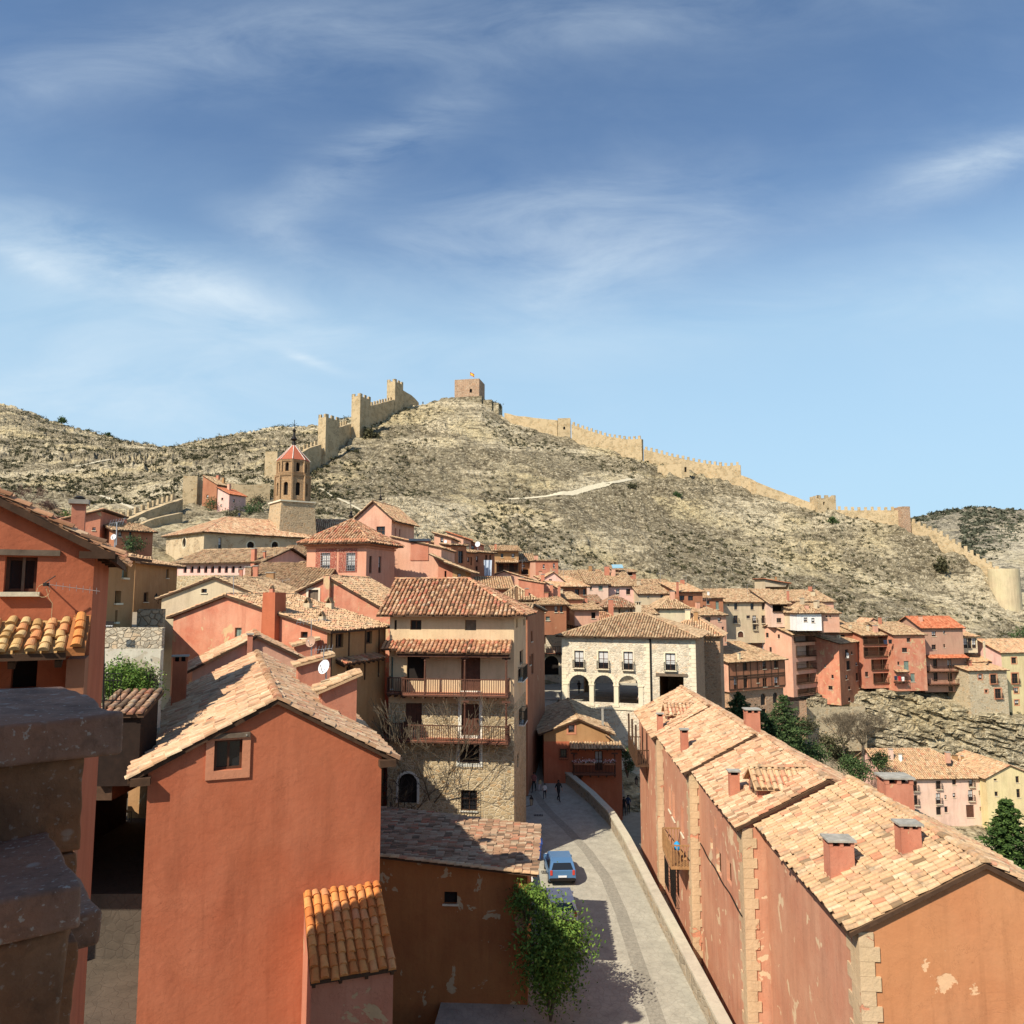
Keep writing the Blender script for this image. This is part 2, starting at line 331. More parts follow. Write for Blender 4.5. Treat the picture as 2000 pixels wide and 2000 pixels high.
def tile_slope(mb, poly, w=0.25, e=0.34, k=4, m=0, cover=0.40, lift=0.035):
    poly = [Vector(p) for p in poly]; n, d, a = slope_frame(poly); o = poly[0]
    pa = [(p-o).dot(a) for p in poly]; pd = [(p-o).dot(d) for p in poly]
    a0, a1 = min(pa), max(pa); nc = max(1, int(round((a1-a0)/w))); w = (a1-a0)/nc
    bs = []; Ls = []; phs = random.random()*6
    for i in range(nc):
        x = a0+(i+0.5)*w; ds = []
        for j in range(len(poly)):
            j2 = (j+1) % len(poly)
            if (pa[j]-x)*(pa[j2]-x) < 0: ds.append(pd[j]+(pd[j2]-pd[j])*(x-pa[j])/(pa[j2]-pa[j]))
        if len(ds) < 2: continue
        s0, s1 = min(ds), max(ds); y = s1+0.05+random.uniform(-.03, .03)
        while y > s0+0.08:
            L = min(e*1.22, y-s0); bs.append(o+a*(x+random.gauss(0, 0.006))+d*(y+random.gauss(0, 0.028))+n*(0.02*math.sin(x*1.3+phs)*math.sin(y*0.9+phs*2)+0.02)); Ls.append(L); y -= e
    if bs:
        place_tiles(mb, np.array([tuple(b) for b in bs]), np.array(a), np.array(d), np.array(n), np.array(Ls), w*cover, w*cover*0.84, w*cover*0.85, w*cover*0.70, lift, k, m)
def cap_tiles(mb, p0, p1, r=0.14, e=0.36, k=5, m=0, rv=None):
    p0, p1 = Vector(p0), Vector(p1)
    if p0.z > p1.z+1e-4: p0, p1 = p1, p0
    D = (p0-p1); L = D.length
    if L < 0.2: return
    D.normalize(); A = D.cross(Z).normalized(); N = A.cross(D).normalized()
    if N.z < 0: N = -N
    cnt = max(1, int(L/e)); B = np.array([tuple(p0-D*(L*i/cnt)) for i in range(cnt)])
    place_tiles(mb, B, np.array(A), np.array(D), np.array(N), L/cnt*1.2, r, r*0.88, r*0.8, r*0.7, 0.03, k, m, rv)

# ---------------------------------------------------------------- houses
def lod(Y):
    if Y < 48: return dict(w=0.25, e=0.34, k=5)
    if Y < 75: return dict(w=0.26, e=0.36, k=4)
    if Y < 110: return dict(w=0.30, e=0.40, k=3)
    return dict(w=0.34, e=0.48, k=3)
class House: pass
def roof_mesh(h, slopes, caps, tile, under, thick=0.12, name='roof', parent=None, tl=None):
    mb = MB(); tl = tl or lod(h.Y)
    for pl in slopes:
        pl = [h.loc(*p) for p in pl]; n, d, a = slope_frame(pl)
        nr = (pl[1]-pl[0]).cross(pl[2]-pl[0])
        if nr.z < 0: pl = pl[::-1]
        k = len(pl); vs = pl+[p-Z*thick for p in pl]
        mb.mesh(vs, [tuple(range(k))], 2); mb.mesh(vs, [tuple(range(2*k-1, k-1, -1))]+[(i, i+k, (i+1) % k+k, (i+1) % k) for i in range(k)], 1)
        tile_slope(mb, pl, **tl)
    for (p, q) in caps: cap_tiles(mb, h.loc(*p)+Z*0.03, h.loc(*q)+Z*0.03, k=min(5, tl['k']+1), e=tl['e']*1.1)
    return mb.build(name, [tile, under, CHAN], parent or h.root, rnd0=0.15)
def H(name, label, uL, uR, vE, Y, th=0, vB=None, zB=None, D=8, roof='gs', rise=1.5, mat=None, wins=(), cat='house', over=0.45, tile=None,
      rp=0.5, chim=(), under=None, D_u=None, tl=None, group=None, trim=None, fr=None, mats2=None, drop=0, zE=None, rname='roof', noroof=False, sidemat=None, vEr=None, W=None, split=None, xholes=None, vo=None):
    h = House(); h.Y = Y; tile = tile or TILE_C; h.trim = trim or TRIM; h.fr = fr or FRAME
    pL = P(uL, vE, Y); ex = Vector((math.cos(R(th)), math.sin(R(th)), 0)); ey = Vector((-ex.y, ex.x, 0))
    q = onplane(uR, vEr or vE, pL, ey); h.W = (q-pL).dot(ex)
    if W is not None: h.W = W
    if zE is None:
        zE = pL.z
        if Y > 54 and roof in ('sf', 'gs', 'hip', 'hl', 'hr'): zE += over*min(.6, rise/(D if roof == 'sf' else D*rp if roof == 'gs' else min(h.W, D)/2))*.85
    if zB is None: zB = P(uL, vB, Y).z
    h.ex, h.ey, h.H = ex, ey, zE-zB; h.O = Vector((pL.x, pL.y, zB)); O = h.O
    h.loc = lambda x, y, z: O+ex*x+ey*y+Z*z
    W, Hh = h.W, h.H
    if D_u is not None:                     # far end of the right side (or left) seen at this u
        side, uu = D_u; x0 = W if side == 'R' else 0
        p = onplane(uu, vE, h.loc(x0, 0, Hh), ex); D = abs((p-h.loc(x0, 0, Hh)).dot(ey))
    h.D = D; h.root = empty(name, O+ex*W/2+ey*0, label, cat, group)
    ov = over; vo = over*.6 if vo is None else vo
    # roof slopes
    if roof == 'gf':
        xr = W*rp; k1 = rise/xr; k2 = (rise-drop)/(W-xr)
        S = [[(-ov, -vo, Hh-ov*k1), (xr, -vo, Hh+rise), (xr, D+vo, Hh+rise), (-ov, D+vo, Hh-ov*k1)],
             [(xr, -vo, Hh+rise), (W+ov, -vo, Hh+drop-ov*k2), (W+ov, D+vo, Hh+drop-ov*k2), (xr, D+vo, Hh+rise)]]
        caps = [((xr, -vo, Hh+rise), (xr, D+vo, Hh+rise))]
        top = {'F': [(W, Hh+drop), (xr, Hh+rise), (0, Hh)], 'R': [(D, Hh+drop), (0, Hh+drop)], 'L': [(D, Hh), (0, Hh)], 'B': [(W, Hh+drop), (xr, Hh+rise), (0, Hh)]}
    elif roof == 'gs':
        yr = D*rp; k1 = rise/yr; k2 = rise/(D-yr)
        S = [[(-ov, -ov, Hh-ov*k1), (W+ov, -ov, Hh-ov*k1), (W+ov, yr, Hh+rise), (-ov, yr, Hh+rise)],
             [(-ov, yr, Hh+rise), (W+ov, yr, Hh+rise), (W+ov, D+ov, Hh-ov*k2), (-ov, D+ov, Hh-ov*k2)]]
        caps = [((-ov, yr, Hh+rise), (W+ov, yr, Hh+rise))]
        top = {'F': [(W, Hh), (0, Hh)], 'B': [(W, Hh), (0, Hh)], 'R': [(D, Hh), (yr, Hh+rise), (0, Hh)], 'L': [(D, Hh), (yr, Hh+rise), (0, Hh)]}
    elif roof in ('hip', 'hl', 'hr'):
        m_ = min(W, D)/2; k1 = rise/m_; e0 = Hh-ov*k1
        if W >= D:
            xl = m_ if roof != 'hr' else -ov; xr = W-m_ if roof != 'hl' else W+ov
            a, b = (xl, D/2, Hh+rise), (xr, D/2, Hh+rise)
            S = [[(-ov, -ov, e0), (W+ov, -ov, e0), b, a], [(W+ov, D+ov, e0), (-ov, D+ov, e0), a, b]]
            if roof != 'hl': S.append([(W+ov, -ov, e0), (W+ov, D+ov, e0), b])
            if roof != 'hr': S.append([(-ov, D+ov, e0), (-ov, -ov, e0), a])
        else:
            a, b = (W/2, m_, Hh+rise), (W/2, D-m_, Hh+rise)
            S = [[(-ov, -ov, e0), (W+ov, -ov, e0), a], [(W+ov, D+ov, e0), (-ov, D+ov, e0), b], [(W+ov, -ov, e0), (W+ov, D+ov, e0), b, a], [(-ov, D+ov, e0), (-ov, -ov, e0), a, b]]
        caps = [(a, b)]
        for c_, e_ in (((-ov, -ov, e0), a), ((W+ov, -ov, e0), b if W >= D else a), ((W+ov, D+ov, e0), b), ((-ov, D+ov, e0), a if W >= D else b)): caps.append((c_, e_))
        top = {'F': [(W, Hh), (0, Hh)], 'B': [(W, Hh), (0, Hh)], 'R': [(D, Hh), (0, Hh)], 'L': [(D, Hh), (0, Hh)]}
        if roof == 'hr' : top['L'] = [(D, Hh), (D/2, Hh+rise), (0, Hh)]; caps = [c for c in caps if c[0][0] > 0 or c == (a, b)]
        if roof == 'hl' : top['R'] = [(D, Hh), (D/2, Hh+rise), (0, Hh)]; caps = [c for c in caps if c[0][0] < 0 or c == (a, b)]
    elif roof == 'sf':
        k1 = rise/D; S = [[(-ov, -ov, Hh-ov*k1), (W+ov, -ov, Hh-ov*k1), (W+ov, D+ov, Hh+rise+ov*k1), (-ov, D+ov, Hh+rise+ov*k1)]]; caps = []
        top = {'F': [(W, Hh), (0, Hh)], 'B': [(W, Hh+rise), (0, Hh+rise)], 'R': [(D, Hh+rise), (0, Hh)], 'L': [(D, Hh+rise), (0, Hh)]}
    elif roof == 'sr':      # falls to the right
        k1 = rise/W; S = [[(-ov, -ov, Hh+rise+ov*k1), (W+ov, -ov, Hh-ov*k1), (W+ov, D+ov, Hh-ov*k1), (-ov, D+ov, Hh+rise+ov*k1)]]; caps = []
        top = {'F': [(W, Hh), (0, Hh+rise)], 'B': [(W, Hh), (0, Hh+rise)], 'R': [(D, Hh), (0, Hh)], 'L': [(D, Hh+rise), (0, Hh+rise)]}
    elif roof == 'sl':      # falls to the left
        k1 = rise/W; S = [[(-ov, -ov, Hh-ov*k1), (W+ov, -ov, Hh+rise+ov*k1), (W+ov, D+ov, Hh+rise+ov*k1), (-ov, D+ov, Hh-ov*k1)]]; caps = []
        top = {'F': [(W, Hh+rise), (0, Hh)], 'B': [(W, Hh+rise), (0, Hh)], 'R': [(D, Hh+rise), (0, Hh+rise)], 'L': [(D, Hh), (0, Hh)]}
    h.top = top; h.S = S
    # windows grouped by face
    fr_ = {'F': ((0, 0), ex, -ey), 'R': ((W, 0), ey, ex), 'L': ((0, 0), ey, -ex), 'B': ((0, D), ex, ey)}
    h.fr_ = fr_; holes = {'F': [], 'R': [], 'L': [], 'B': []}; specs = []
    for wn in wins:
        face = 'F'
        if isinstance(wn[0], str): face, wn = wn[0], wn[1:]
        u0, v0, u1, v1 = wn[:4]; kind = wn[4] if len(wn) > 4 else 'w'
        o2, dr, nr = fr_[face]; p0 = h.loc(o2[0], o2[1], 0)
        a = onplane(u0, v1, p0, nr); b = onplane(u1, v0, p0, nr); c_ = onplane((u0+u1)/2, (v0+v1)/2, p0, nr)
        s0, s1 = sorted(((a-p0).dot(dr), (b-p0).dot(dr))); z0, z1 = sorted(((a-p0).z, (b-p0).z))
        lim = W if face in 'FB' else D
        s0 = max(0.12, s0); s1 = min(lim-0.12, s1); z0 = max(0.1, z0)
        if s1-s0 < 0.15 or z1-z0 < 0.15: continue
        if face == 'F' and z1 > Hh-0.05 and roof != 'gf' and roof not in ('sr', 'sl'): z1 = Hh-0.08
        if Y > 56 and random.random() < .4 and not any(c in kind for c in 'dosraOc'): kind += 'c'
        holes[face].append((s0, s1, z0, z1, 'r' in kind, 'a' in kind)); specs.append((face, s0, s1, z0, z1, kind))
    for fc, hl in (xholes or {}).items(): holes[fc] += [tuple(x)+(False,)*(6-len(x)) for x in hl]
    mb = MB()
    for fc in 'FRLB':
        o2, dr, nr = fr_[fc]; p0 = h.loc(o2[0], o2[1], 0); lim = W if fc in 'FB' else D
        to3 = lambda s_, z_: p0+dr*s_+Z*z_
        outer = [(0, 0), (lim, 0)]+top[fc]
        mi = 0 if (fc in 'FB' or not sidemat) else 1
        if split:
            zs = split[0]-zB; lo = [x for x in holes[fc] if (x[2]+x[3])/2 < zs]; hi = [x for x in holes[fc] if x not in lo]
            lo = [(x[0], x[1], x[2], min(x[3], zs-.03), x[4], x[5]) for x in lo]; hi = [(x[0], x[1], max(x[2], zs+.03), x[3], x[4], x[5]) for x in hi]
            wall_poly(mb, [(0, 0), (lim, 0), (lim, zs), (0, zs)], lo, to3, nr, 1); wall_poly(mb, [(0, zs), (lim, zs)]+top[fc], hi, to3, nr, 0)
        else: wall_poly(mb, outer, holes[fc], to3, nr, mi)
    h.wall = mb.build('wall', [mat or RED] + ([split[1]] if split else [sidemat] if sidemat else []), h.root)
    for s_ in specs:
        if 'O' not in s_[5]: window(h, *s_)
    if not noroof:
        h.roof = roof_mesh(h, S, caps, tile, under or WOOD, name=rname, tl=tl)
        for ch in chim: chimney(h, *ch)
        if not chim and Y > 80 and h.W > 3 and cat == 'house':
            for _ in range(random.choice((1, 1, 2))):
                pl = S[0]; a_, b_ = random.uniform(.15, .85), random.uniform(.35, .85)
                p0_ = [pl[0][i]*(1-a_)+pl[1][i]*a_ for i in range(3)]; p3_ = [pl[-1][i]*(1-a_)+pl[-2 if len(pl) > 3 else -1][i]*a_ for i in range(3)]
                q_ = h.loc(*[p0_[i]*(1-b_)+p3_[i]*b_ for i in range(3)]); w_ = random.uniform(.35, .75); hh_ = random.uniform(.6, 1.5); mc = MB()
                mc.box(q_-ex*w_/2-Z*.8, ex*w_, ey*w_*.8, Z*(hh_+.8), 0); mc.box(q_-ex*(w_/2+.06)-ey*.06+Z*hh_, ex*(w_+.12), ey*(w_*.8+.12), Z*.08, 1)
                mc.build('chimney', [random.choice([RED2, PINK, BEIGE, CREAM, OCHRE]), random.choice([CONC, TILE_A])], h.roof)
    return h
def hole_pts(s0, s1, z0, z1, rnd_, arch):
    if rnd_:
        cx, cz = (s0+s1)/2, (z0+z1)/2; return [(cx+(s1-s0)/2*math.cos(t_*math.pi/8), cz+(z1-z0)/2*math.sin(t_*math.pi/8)) for t_ in range(16)]
    if arch:
        r_ = (s1-s0)/2; cx = (s0+s1)/2; zs = z1-r_
        return [(s0, z0), (s1, z0)]+[(cx+r_*math.cos(math.pi*i/8), zs+r_*math.sin(math.pi*i/8)) for i in range(9)]
    return [(s0, z0), (s1, z0), (s1, z1), (s0, z1)]
def wall_poly(mb, outer, holes, to3, nr, m=0, rd=0.2, mrev=None):
    loops = [outer]+[hole_pts(*x) for x in holes]
    vs2 = [p for l in loops for p in l]
    tris = tessellate_polygon([[Vector((p[0], p[1], 0)) for p in l] for l in loops])
    vs = [to3(*p) for p in vs2]; fs = []
    for t_ in tris:
        a, b, c = [vs[i] for i in t_]
        fs.append(tuple(t_) if (b-a).cross(c-a).dot(nr) > 0 else tuple(reversed(t_)))
    mb.mesh(vs, fs, m)
    for l in loops[1:]:
        k = len(l); A = [to3(*p) for p in l]; B = [p-nr*rd for p in A]
        mb.mesh(A+B, [(i, (i+1) % k, (i+1) % k+k, i+k) for i in range(k)], m if mrev is None else mrev)
def window(h, face, s0, s1, z0, z1, kind, parent=None):
    (ox, oy), dr, nr = h.fr_[face]; p0 = h.loc(ox, oy, 0); rd = 0.2
    T = lambda s_, z_, n_=0.0: p0+dr*s_+Z*z_+nr*n_
    pts = hole_pts(s0, s1, z0, z1, 'r' in kind, 'a' in kind); near = h.Y < 62
    mb = MB(); mats = [h.fr, DARK if 'o' in kind else GLASS, h.trim, IRON, WOODR if 'd' in kind else OLDW, CURT, GREENP]
    w, hh = s1-s0, z1-z0; b = min(0.07, w*0.12)
    pane = MB(); pane.face([T(s_, z_, -rd+0.004) for s_, z_ in pts], 0)
    if 'o' not in kind and 'd' not in kind and 's' not in kind and 'r' not in kind and 'a' not in kind:
        for (a0, a1, c0, c1) in ((s0, s0+b, z0, z1), (s1-b, s1, z0, z1), (s0+b, s1-b, z0, z0+b), (s0+b, s1-b, z1-b, z1)):
            mb.box(T(a0, c0, -rd+0.01), dr*(a1-a0), Z*(c1-c0), nr*0.05, 0)
        if w > 0.7: mb.box(T((s0+s1)/2-b*0.45, z0+b, -rd+0.012), dr*b*0.9, Z*(hh-2*b), nr*0.04, 0)
        if hh > 1.0: mb.box(T(s0+b, z0+hh*0.55, -rd+0.014), dr*(w-2*b), Z*b*0.7, nr*0.034, 0)
        if 'c' in kind: mb.face([T(s0+b, z0+hh*.35, -rd+.008), T(s1-b, z0+hh*.35, -rd+.008), T(s1-b, z1-b, -rd+.008), T(s0+b, z1-b, -rd+.008)], 5)
    if 'd' in kind or 's' in kind:
        mi = 6 if 'n' in kind else 4
        k = max(2, int(w/0.35)); pw = w/k
        for i in range(k): mb.box(T(s0+i*pw+0.008, z0, -rd+0.006), dr*(pw-0.016), Z*hh, nr*0.05, mi)
    if 'W' in kind:
        q = 0.16 if w < 1.2 else 0.22; pr = 0.03
        for (a0, a1, c0, c1) in ((s0-q, s0, z0-q, z1+q), (s1, s1+q, z0-q, z1+q), (s0, s1, z0-q, z0), (s0, s1, z1, z1+q)): mb.box(T(a0, c0, 0.0), dr*(a1-a0), Z*(c1-c0), nr*pr, 2)
    elif 'r' not in kind and 'a' not in kind and 'x' not in kind: mb.box(T(s0-0.06, z0-0.07, -0.02), dr*(w+0.12), Z*0.07, nr*0.10, 2)
    if 'r' in kind or 'A' in kind:
        q = 0.16; op = hole_pts(s0-q, s1+q, z0-(q if 'r' in kind else 0), z1+q, 'r' in kind, 'a' in kind); k = len(op)
        for i in range(k if 'r' in kind else k-0):
            j = (i+1) % k
            if 'A' in kind and i == 0: continue
            A = [T(*pts[i], 0.04), T(*op[i], 0.04), T(*op[j], 0.04), T(*pts[j], 0.04)]; mb.face(A, 2)
            mb.face([T(*op[i], 0), T(*op[j], 0), T(*op[j], 0.04), T(*op[i], 0.04)], 2)
    if 'l' in kind: mb.box(T(s0-0.22, z1, -0.05), dr*(w+0.44), Z*0.16, nr*0.11, 4)
    if 'q' in kind:   # raised reveal box of the red gable window
        pass
    if 'b' in kind:
        d_ = 0.38 if h.Y > 40 else 0.5; z = z0-0.02
        mb.box(T(s0-0.15, z-0.08, 0.001), dr*(w+0.3), Z*0.08, nr*d_, 2); n = max(3, int((w+0.3)/(0.13 if h.Y < 60 else 0.2)))
        for i in range(n+1): s_ = s0-0.13+(w+0.26)*i/n; mb.box(T(s_-0.01, z, d_-0.03), dr*0.022, Z*0.95, nr*0.022, 3)
        for zz in (0.93, 0.08):
            mb.box(T(s0-0.14, z+zz, d_-0.035), dr*(w+0.28), Z*0.03, nr*0.03, 3)
            for s_ in (s0-0.14, s1+0.11): mb.box(T(s_, z+zz, 0), dr*0.03, Z*0.03, nr*d_, 3)
        for k in range(3):
            for s_ in (s0-0.13, s1+0.11): mb.box(T(s_, z, d_*(k+0.4)/3), dr*0.02, Z*0.93, nr*0.02, 3)
    if 'g' in kind:
        n = max(4, int(w/0.14)); o_ = 0.22; zb, zt = z0-0.12, z1+0.05; a0, a1 = s0-0.1, s1+0.1
        for i in range(n+1): s_ = a0+(a1-a0)*i/n; mb.bar(T(s_, zb, o_), T(s_, zt, o_), 0.022, m=3, up=nr)
        n = max(4, int(hh/0.22))
        for i in range(n+1): z_ = zb+(zt-zb)*i/n; mb.bar(T(a0, z_, o_), T(a1, z_, o_), 0.022, m=3)
        for s_ in (a0, a1):
            for z_ in (zb, (zb+zt)/2, zt): mb.bar(T(s_, z_, 0), T(s_, z_, o_), 0.022, m=3)
    nm = 'door' if 'd' in kind else ('shutter' if 's' in kind else ('opening' if 'o' in kind else 'window'))
    if near and mb.f:
        o = mb.build(nm, mats, parent or h.root)
        pane.build('dark_opening' if 'o' in kind else 'pane', [mats[1]], o)
    else:
        mb.face([T(s_, z_, -rd+0.004) for s_, z_ in pts], 1); mb.build(nm, mats, parent or h.root)
def chimney(h, u, vt, vb, wpx, Y=None, kind='cap', mat=None, parent=None, dep=None):
    if Y is None:
        Y = h.Y+2; best = None
        for pl in h.S:
            pl = [h.loc(*p) for p in pl]; n, d, a = slope_frame(pl); q = onplane(u, vb, pl[0], n)
            if q.y <= 0: continue
            k = len(pl); c_ = sum(pl, Vector((0, 0, 0)))/k
            ins = all(((pl[(i+1) % k]-pl[i]).cross(c_-pl[i]).z)*((pl[(i+1) % k]-pl[i]).cross(q-pl[i]).z) > -1e-6 for i in range(k))
            if ins and (best is None or q.y < best): best = q.y
        if best: Y = best
    b = P(u, vb, Y); t_ = P(u, vt, Y); w = wpx/F*Y; hh = t_.z-b.z; dp = dep or w*0.8
    mb = MB(); ex, ey = (h.ex, h.ey); o = b-ex*w/2-Z*0.9
    body = hh*0.86 if kind == 'cap' else hh; tp = 0.97
    sh = [0, 1, 2, 3]; base = [o, o+ex*w, o+ex*w+ey*dp, o+ey*dp]; c = o+ex*w/2+ey*dp/2
    topz = Z*(body+0.9); tops = [c+(p-c)*tp+topz for p in base]
    mb.mesh(base+tops, [(3,2,1,0), (4,5,6,7), (0,1,5,4), (1,2,6,5), (2,3,7,6), (3,0,4,7)], 0)
    if kind == 'cap':
        cz = o+Z*(body+0.9); g = hh*0.14; q = w*0.14
        for (x, y) in ((0, 0), (w-q, 0), (0, dp-q), (w-q, dp-q)): mb.box(cz+ex*(x+.0)+ey*y, ex*q, ey*q, Z*g, 0)
        if w > 0.55: mb.box(cz+ex*(w/2-q/2), ex*q, ey*dp, Z*g, 0)
        mb.box(cz+ex*q*1.05+ey*dp*.4, ex*(w-2.1*q), ey*dp*.2, Z*g*0.97, 2)
        mb.box(cz-ex*0.06-ey*0.06+Z*g, ex*(w+0.12), ey*(dp+0.12), Z*0.06, 1)
    elif kind == 'tent':
        cz = o+topz; g = w*0.75
        for s_ in (-1, 1): mb.bar(cz+ex*(w/2+s_*w*0.45)+ey*dp/2, cz+ex*w/2+ey*dp/2+Z*g, dp, 0.05, m=3)
    elif kind == 'flat': mb.box(o+topz-ex*0.05-ey*0.05, ex*(w+0.1), ey*(dp+0.1), Z*0.08, 1)
    return mb.build('chimney', [mat or RED2, CONC, DARK, TILE_A], parent or h.roof)
# ---------------------------------------------------------------- terrain
def vn(x, y, seed=0):       # value noise
    xi, yi = np.floor(x).astype(np.int64), np.floor(y).astype(np.int64); xf, yf = x-xi, y-yi
    xf = xf*xf*(3-2*xf); yf = yf*yf*(3-2*yf)
    def hsh(a, b): n = (a*374761393+b*668265263+seed*1274126177) & 0x7fffffff; n = ((n ^ (n >> 13))*1274126177) & 0x7fffffff; return ((n ^ (n >> 16)) & 0xffff)/65535.0
    return (hsh(xi, yi)*(1-xf)+hsh(xi+1, yi)*xf)*(1-yf)+(hsh(xi, yi+1)*(1-xf)+hsh(xi+1, yi+1)*xf)*yf
def fbm(x, y, o=5, seed=0, g=0.5):
    s_ = 0; a = 1; tt = 0
    for i in range(o): s_ = s_+a*vn(x*2**i, y*2**i, seed+i); tt += a; a *= g
    return s_/tt
def zrow(pts): return [(u, Y, z) for u, Y, z in pts]
def vrow(pts): return [(u, Y, P(u, v, Y).z) for u, Y, v in pts]
ROWS = [
 zrow([(-900, 4, -20), (2900, 4, -20)]),
 zrow([(-900, 20, -20), (600, 20, -20), (2900, 20, -21)]),
 zrow([(-900, 48, -9), (520, 48, -10), (640, 48, -21.5), (1300, 48, -21.5), (1480, 48, -26), (1700, 48, -40), (2900, 48, -42)]),
 zrow([(-900, 80, -4), (300, 80, -4), (600, 80, -9), (760, 80, -21.5), (1150, 80, -22), (1400, 80, -23), (1500, 80, -30), (1640, 80, -41), (2900, 80, -42)]),
 zrow([(-900, 108, 4), (300, 104, 1), (600, 104, -5), (800, 104, -9), (1000, 104, -14.0), (1300, 110, -16), (1440, 110, -20), (1560, 112, -30), (1700, 118, -40), (2900, 118, -42)]),
 [(-900, 122, 14), (0, 114, 9.5), (200, 120, 8.6), (300, 125, 8.6), (450, 130, 7), (600, 130, 4), (800, 128, -1), (1000, 135, -6), (1300, 140, -15), (1450, 139, -21), (1550, 142, -26), (1640, 147, -31), (1700, 147, -36), (2000, 147, -37), (2900, 147, -40)],
 [(-900, 124, 14), (0, 116, 10), (200, 122, 9.2), (300, 127, 9), (450, 133, 8), (600, 134, 7), (800, 133, 2), (1000, 140, -4), (1300, 146, -13), (1450, 146, -18), (1640, 152.5, -20), (1700, 152.5, -19.0), (1830, 152.5, -21.5), (1900, 152, -23.2), (2000, 152, -26.5), (2300, 152, -32), (2900, 152, -38)],
 vrow([(-900, 130, 1000), (0, 125, 1020), (200, 130, 1035), (300, 135, 1045), (450, 145, 1035), (600, 150, 1025), (800, 155, 1035), (1000, 168, 1095), (1200, 182, 1132), (1400, 187, 1150), (1600, 190, 1188), (1700, 187, 1222), (1850, 182, 1258), (2000, 178, 1268), (2300, 178, 1300), (2900, 178, 1320)]),
 vrow([(-900, 190, 960), (0, 190, 975), (200, 190, 985), (300, 186, 990), (500, 186, 988), (600, 192, 972), (700, 205, 962), (850, 215, 962), (1000, 222, 972), (1100, 226, 966), (1200, 230, 985), (1400, 232, 1040), (1600, 230, 1090), (1800, 222, 1150), (2000, 212, 1215), (2300, 212, 1290), (2900, 212, 1300)]),
 vrow([(-900, 230, 930), (0, 230, 945), (200, 225, 962), (300, 215, 950), (500, 210, 940), (600, 206, 948), (700, 214, 930), (850, 222, 925), (1000, 228, 925), (1100, 233, 930), (1200, 236, 945), (1400, 240, 1005), (1600, 236, 1060), (1800, 226, 1120), (2000, 216, 1200), (2300, 216, 1280), (2900, 216, 1290)]),
 vrow([(-900, 330, 850), (0, 330, 905), (200, 300, 905), (300, 262, 928), (450, 240, 932), (530, 230, 926), (575, 220, 932), (595, 216, 939), (611, 222, 925), (640, 238, 888), (702, 262, 845), (735, 275, 827), (785, 292, 796), (818, 300, 789), (870, 300, 782), (940, 300, 785), (960, 299, 795), (975, 298, 806), (996, 297, 822), (1086, 290, 852), (1145, 286, 869), (1210, 281, 886), (1257, 277, 899), (1285, 275, 914), (1353, 270, 924), (1397, 266, 931), (1471, 260, 957), (1533, 256, 976), (1586, 252, 994), (1636, 248, 1001), (1670, 246, 1012), (1710, 244, 1021), (1754, 240, 1031), (1813, 234, 1054), (1847, 230, 1078), (1903, 226, 1105), (1947, 223, 1139), (1990, 220, 1180), (2060, 218, 1240), (2300, 218, 1280), (2900, 218, 1290)]),
 vrow([(-900, 370, 830), (0, 380, 868), (200, 360, 885), (300, 330, 890), (450, 300, 893), (540, 280, 890), (620, 262, 903), (650, 275, 905), (702, 300, 880), (785, 320, 830), (870, 325, 800), (940, 325, 800), (1000, 325, 845), (1145, 320, 890), (1285, 310, 940), (1471, 300, 985), (1636, 290, 1030), (1754, 280, 1060), (1850, 270, 1120), (1950, 260, 1190), (2900, 258, 1300)]),
 vrow([(-900, 520, 700), (-200, 520, 765), (0, 520, 793), (37, 520, 804), (105, 520, 827), (163, 520, 844), (210, 520, 856), (303, 510, 876), (333, 510, 873), (373, 500, 865), (450, 480, 849), (517, 470, 838), (615, 450, 832), (684, 440, 816), (760, 430, 830), (850, 430, 860), (1000, 430, 900), (1500, 430, 1100), (1900, 430, 1200), (2900, 430, 1300)]),
 vrow([(-900, 600, 780), (0, 600, 830), (333, 600, 900), (684, 520, 860), (850, 520, 900), (1500, 520, 1150), (2900, 520, 1310)]),
]
AZ = np.array([(u-1000)/F for u in range(-900, 2901)])
def _ri(row, us):
    a = np.array(row, dtype=float); return np.interp(us, a[:, 0], a[:, 1]), np.interp(us, a[:, 0], a[:, 2])
def amp_of(Y): return np.interp(Y, [0, 112, 135, 190, 300, 600], [0.1, 0.2, 0.5, 1.25, 1.5, 2.4])
def disp(X, Y):
    A = amp_of(Y)
    # bedding planes dipping to the right: long ledges with sharp lips
    wob = fbm(X*0.03, Y*0.03, 4, 11)*26
    bed = (0.28*X+Y*0.62+wob); st = bed/4.3; fr_ = st-np.floor(st)
    ledge = np.where(fr_ < 0.75, fr_/0.75, (1-fr_)/0.25)
    st2 = (bed+fbm(X*.12, Y*.12, 3, 5)*5)/1.9; f2 = st2-np.floor(st2); l2 = np.where(f2 < 0.7, f2/0.7, (1-f2)/0.3)
    msk = np.clip((fbm(X*0.035, Y*0.035, 4, 3)-0.42)*5, 0.15, 1)
    n = (fbm(X*0.22, Y*0.22, 5, 1, 0.6)-0.5)*2.2
    return A*(n+(ledge-0.5)*1.3*msk+(l2-0.5)*0.7*msk+(fbm(X*0.05, Y*0.05, 3, 9)-0.5)*1.6)
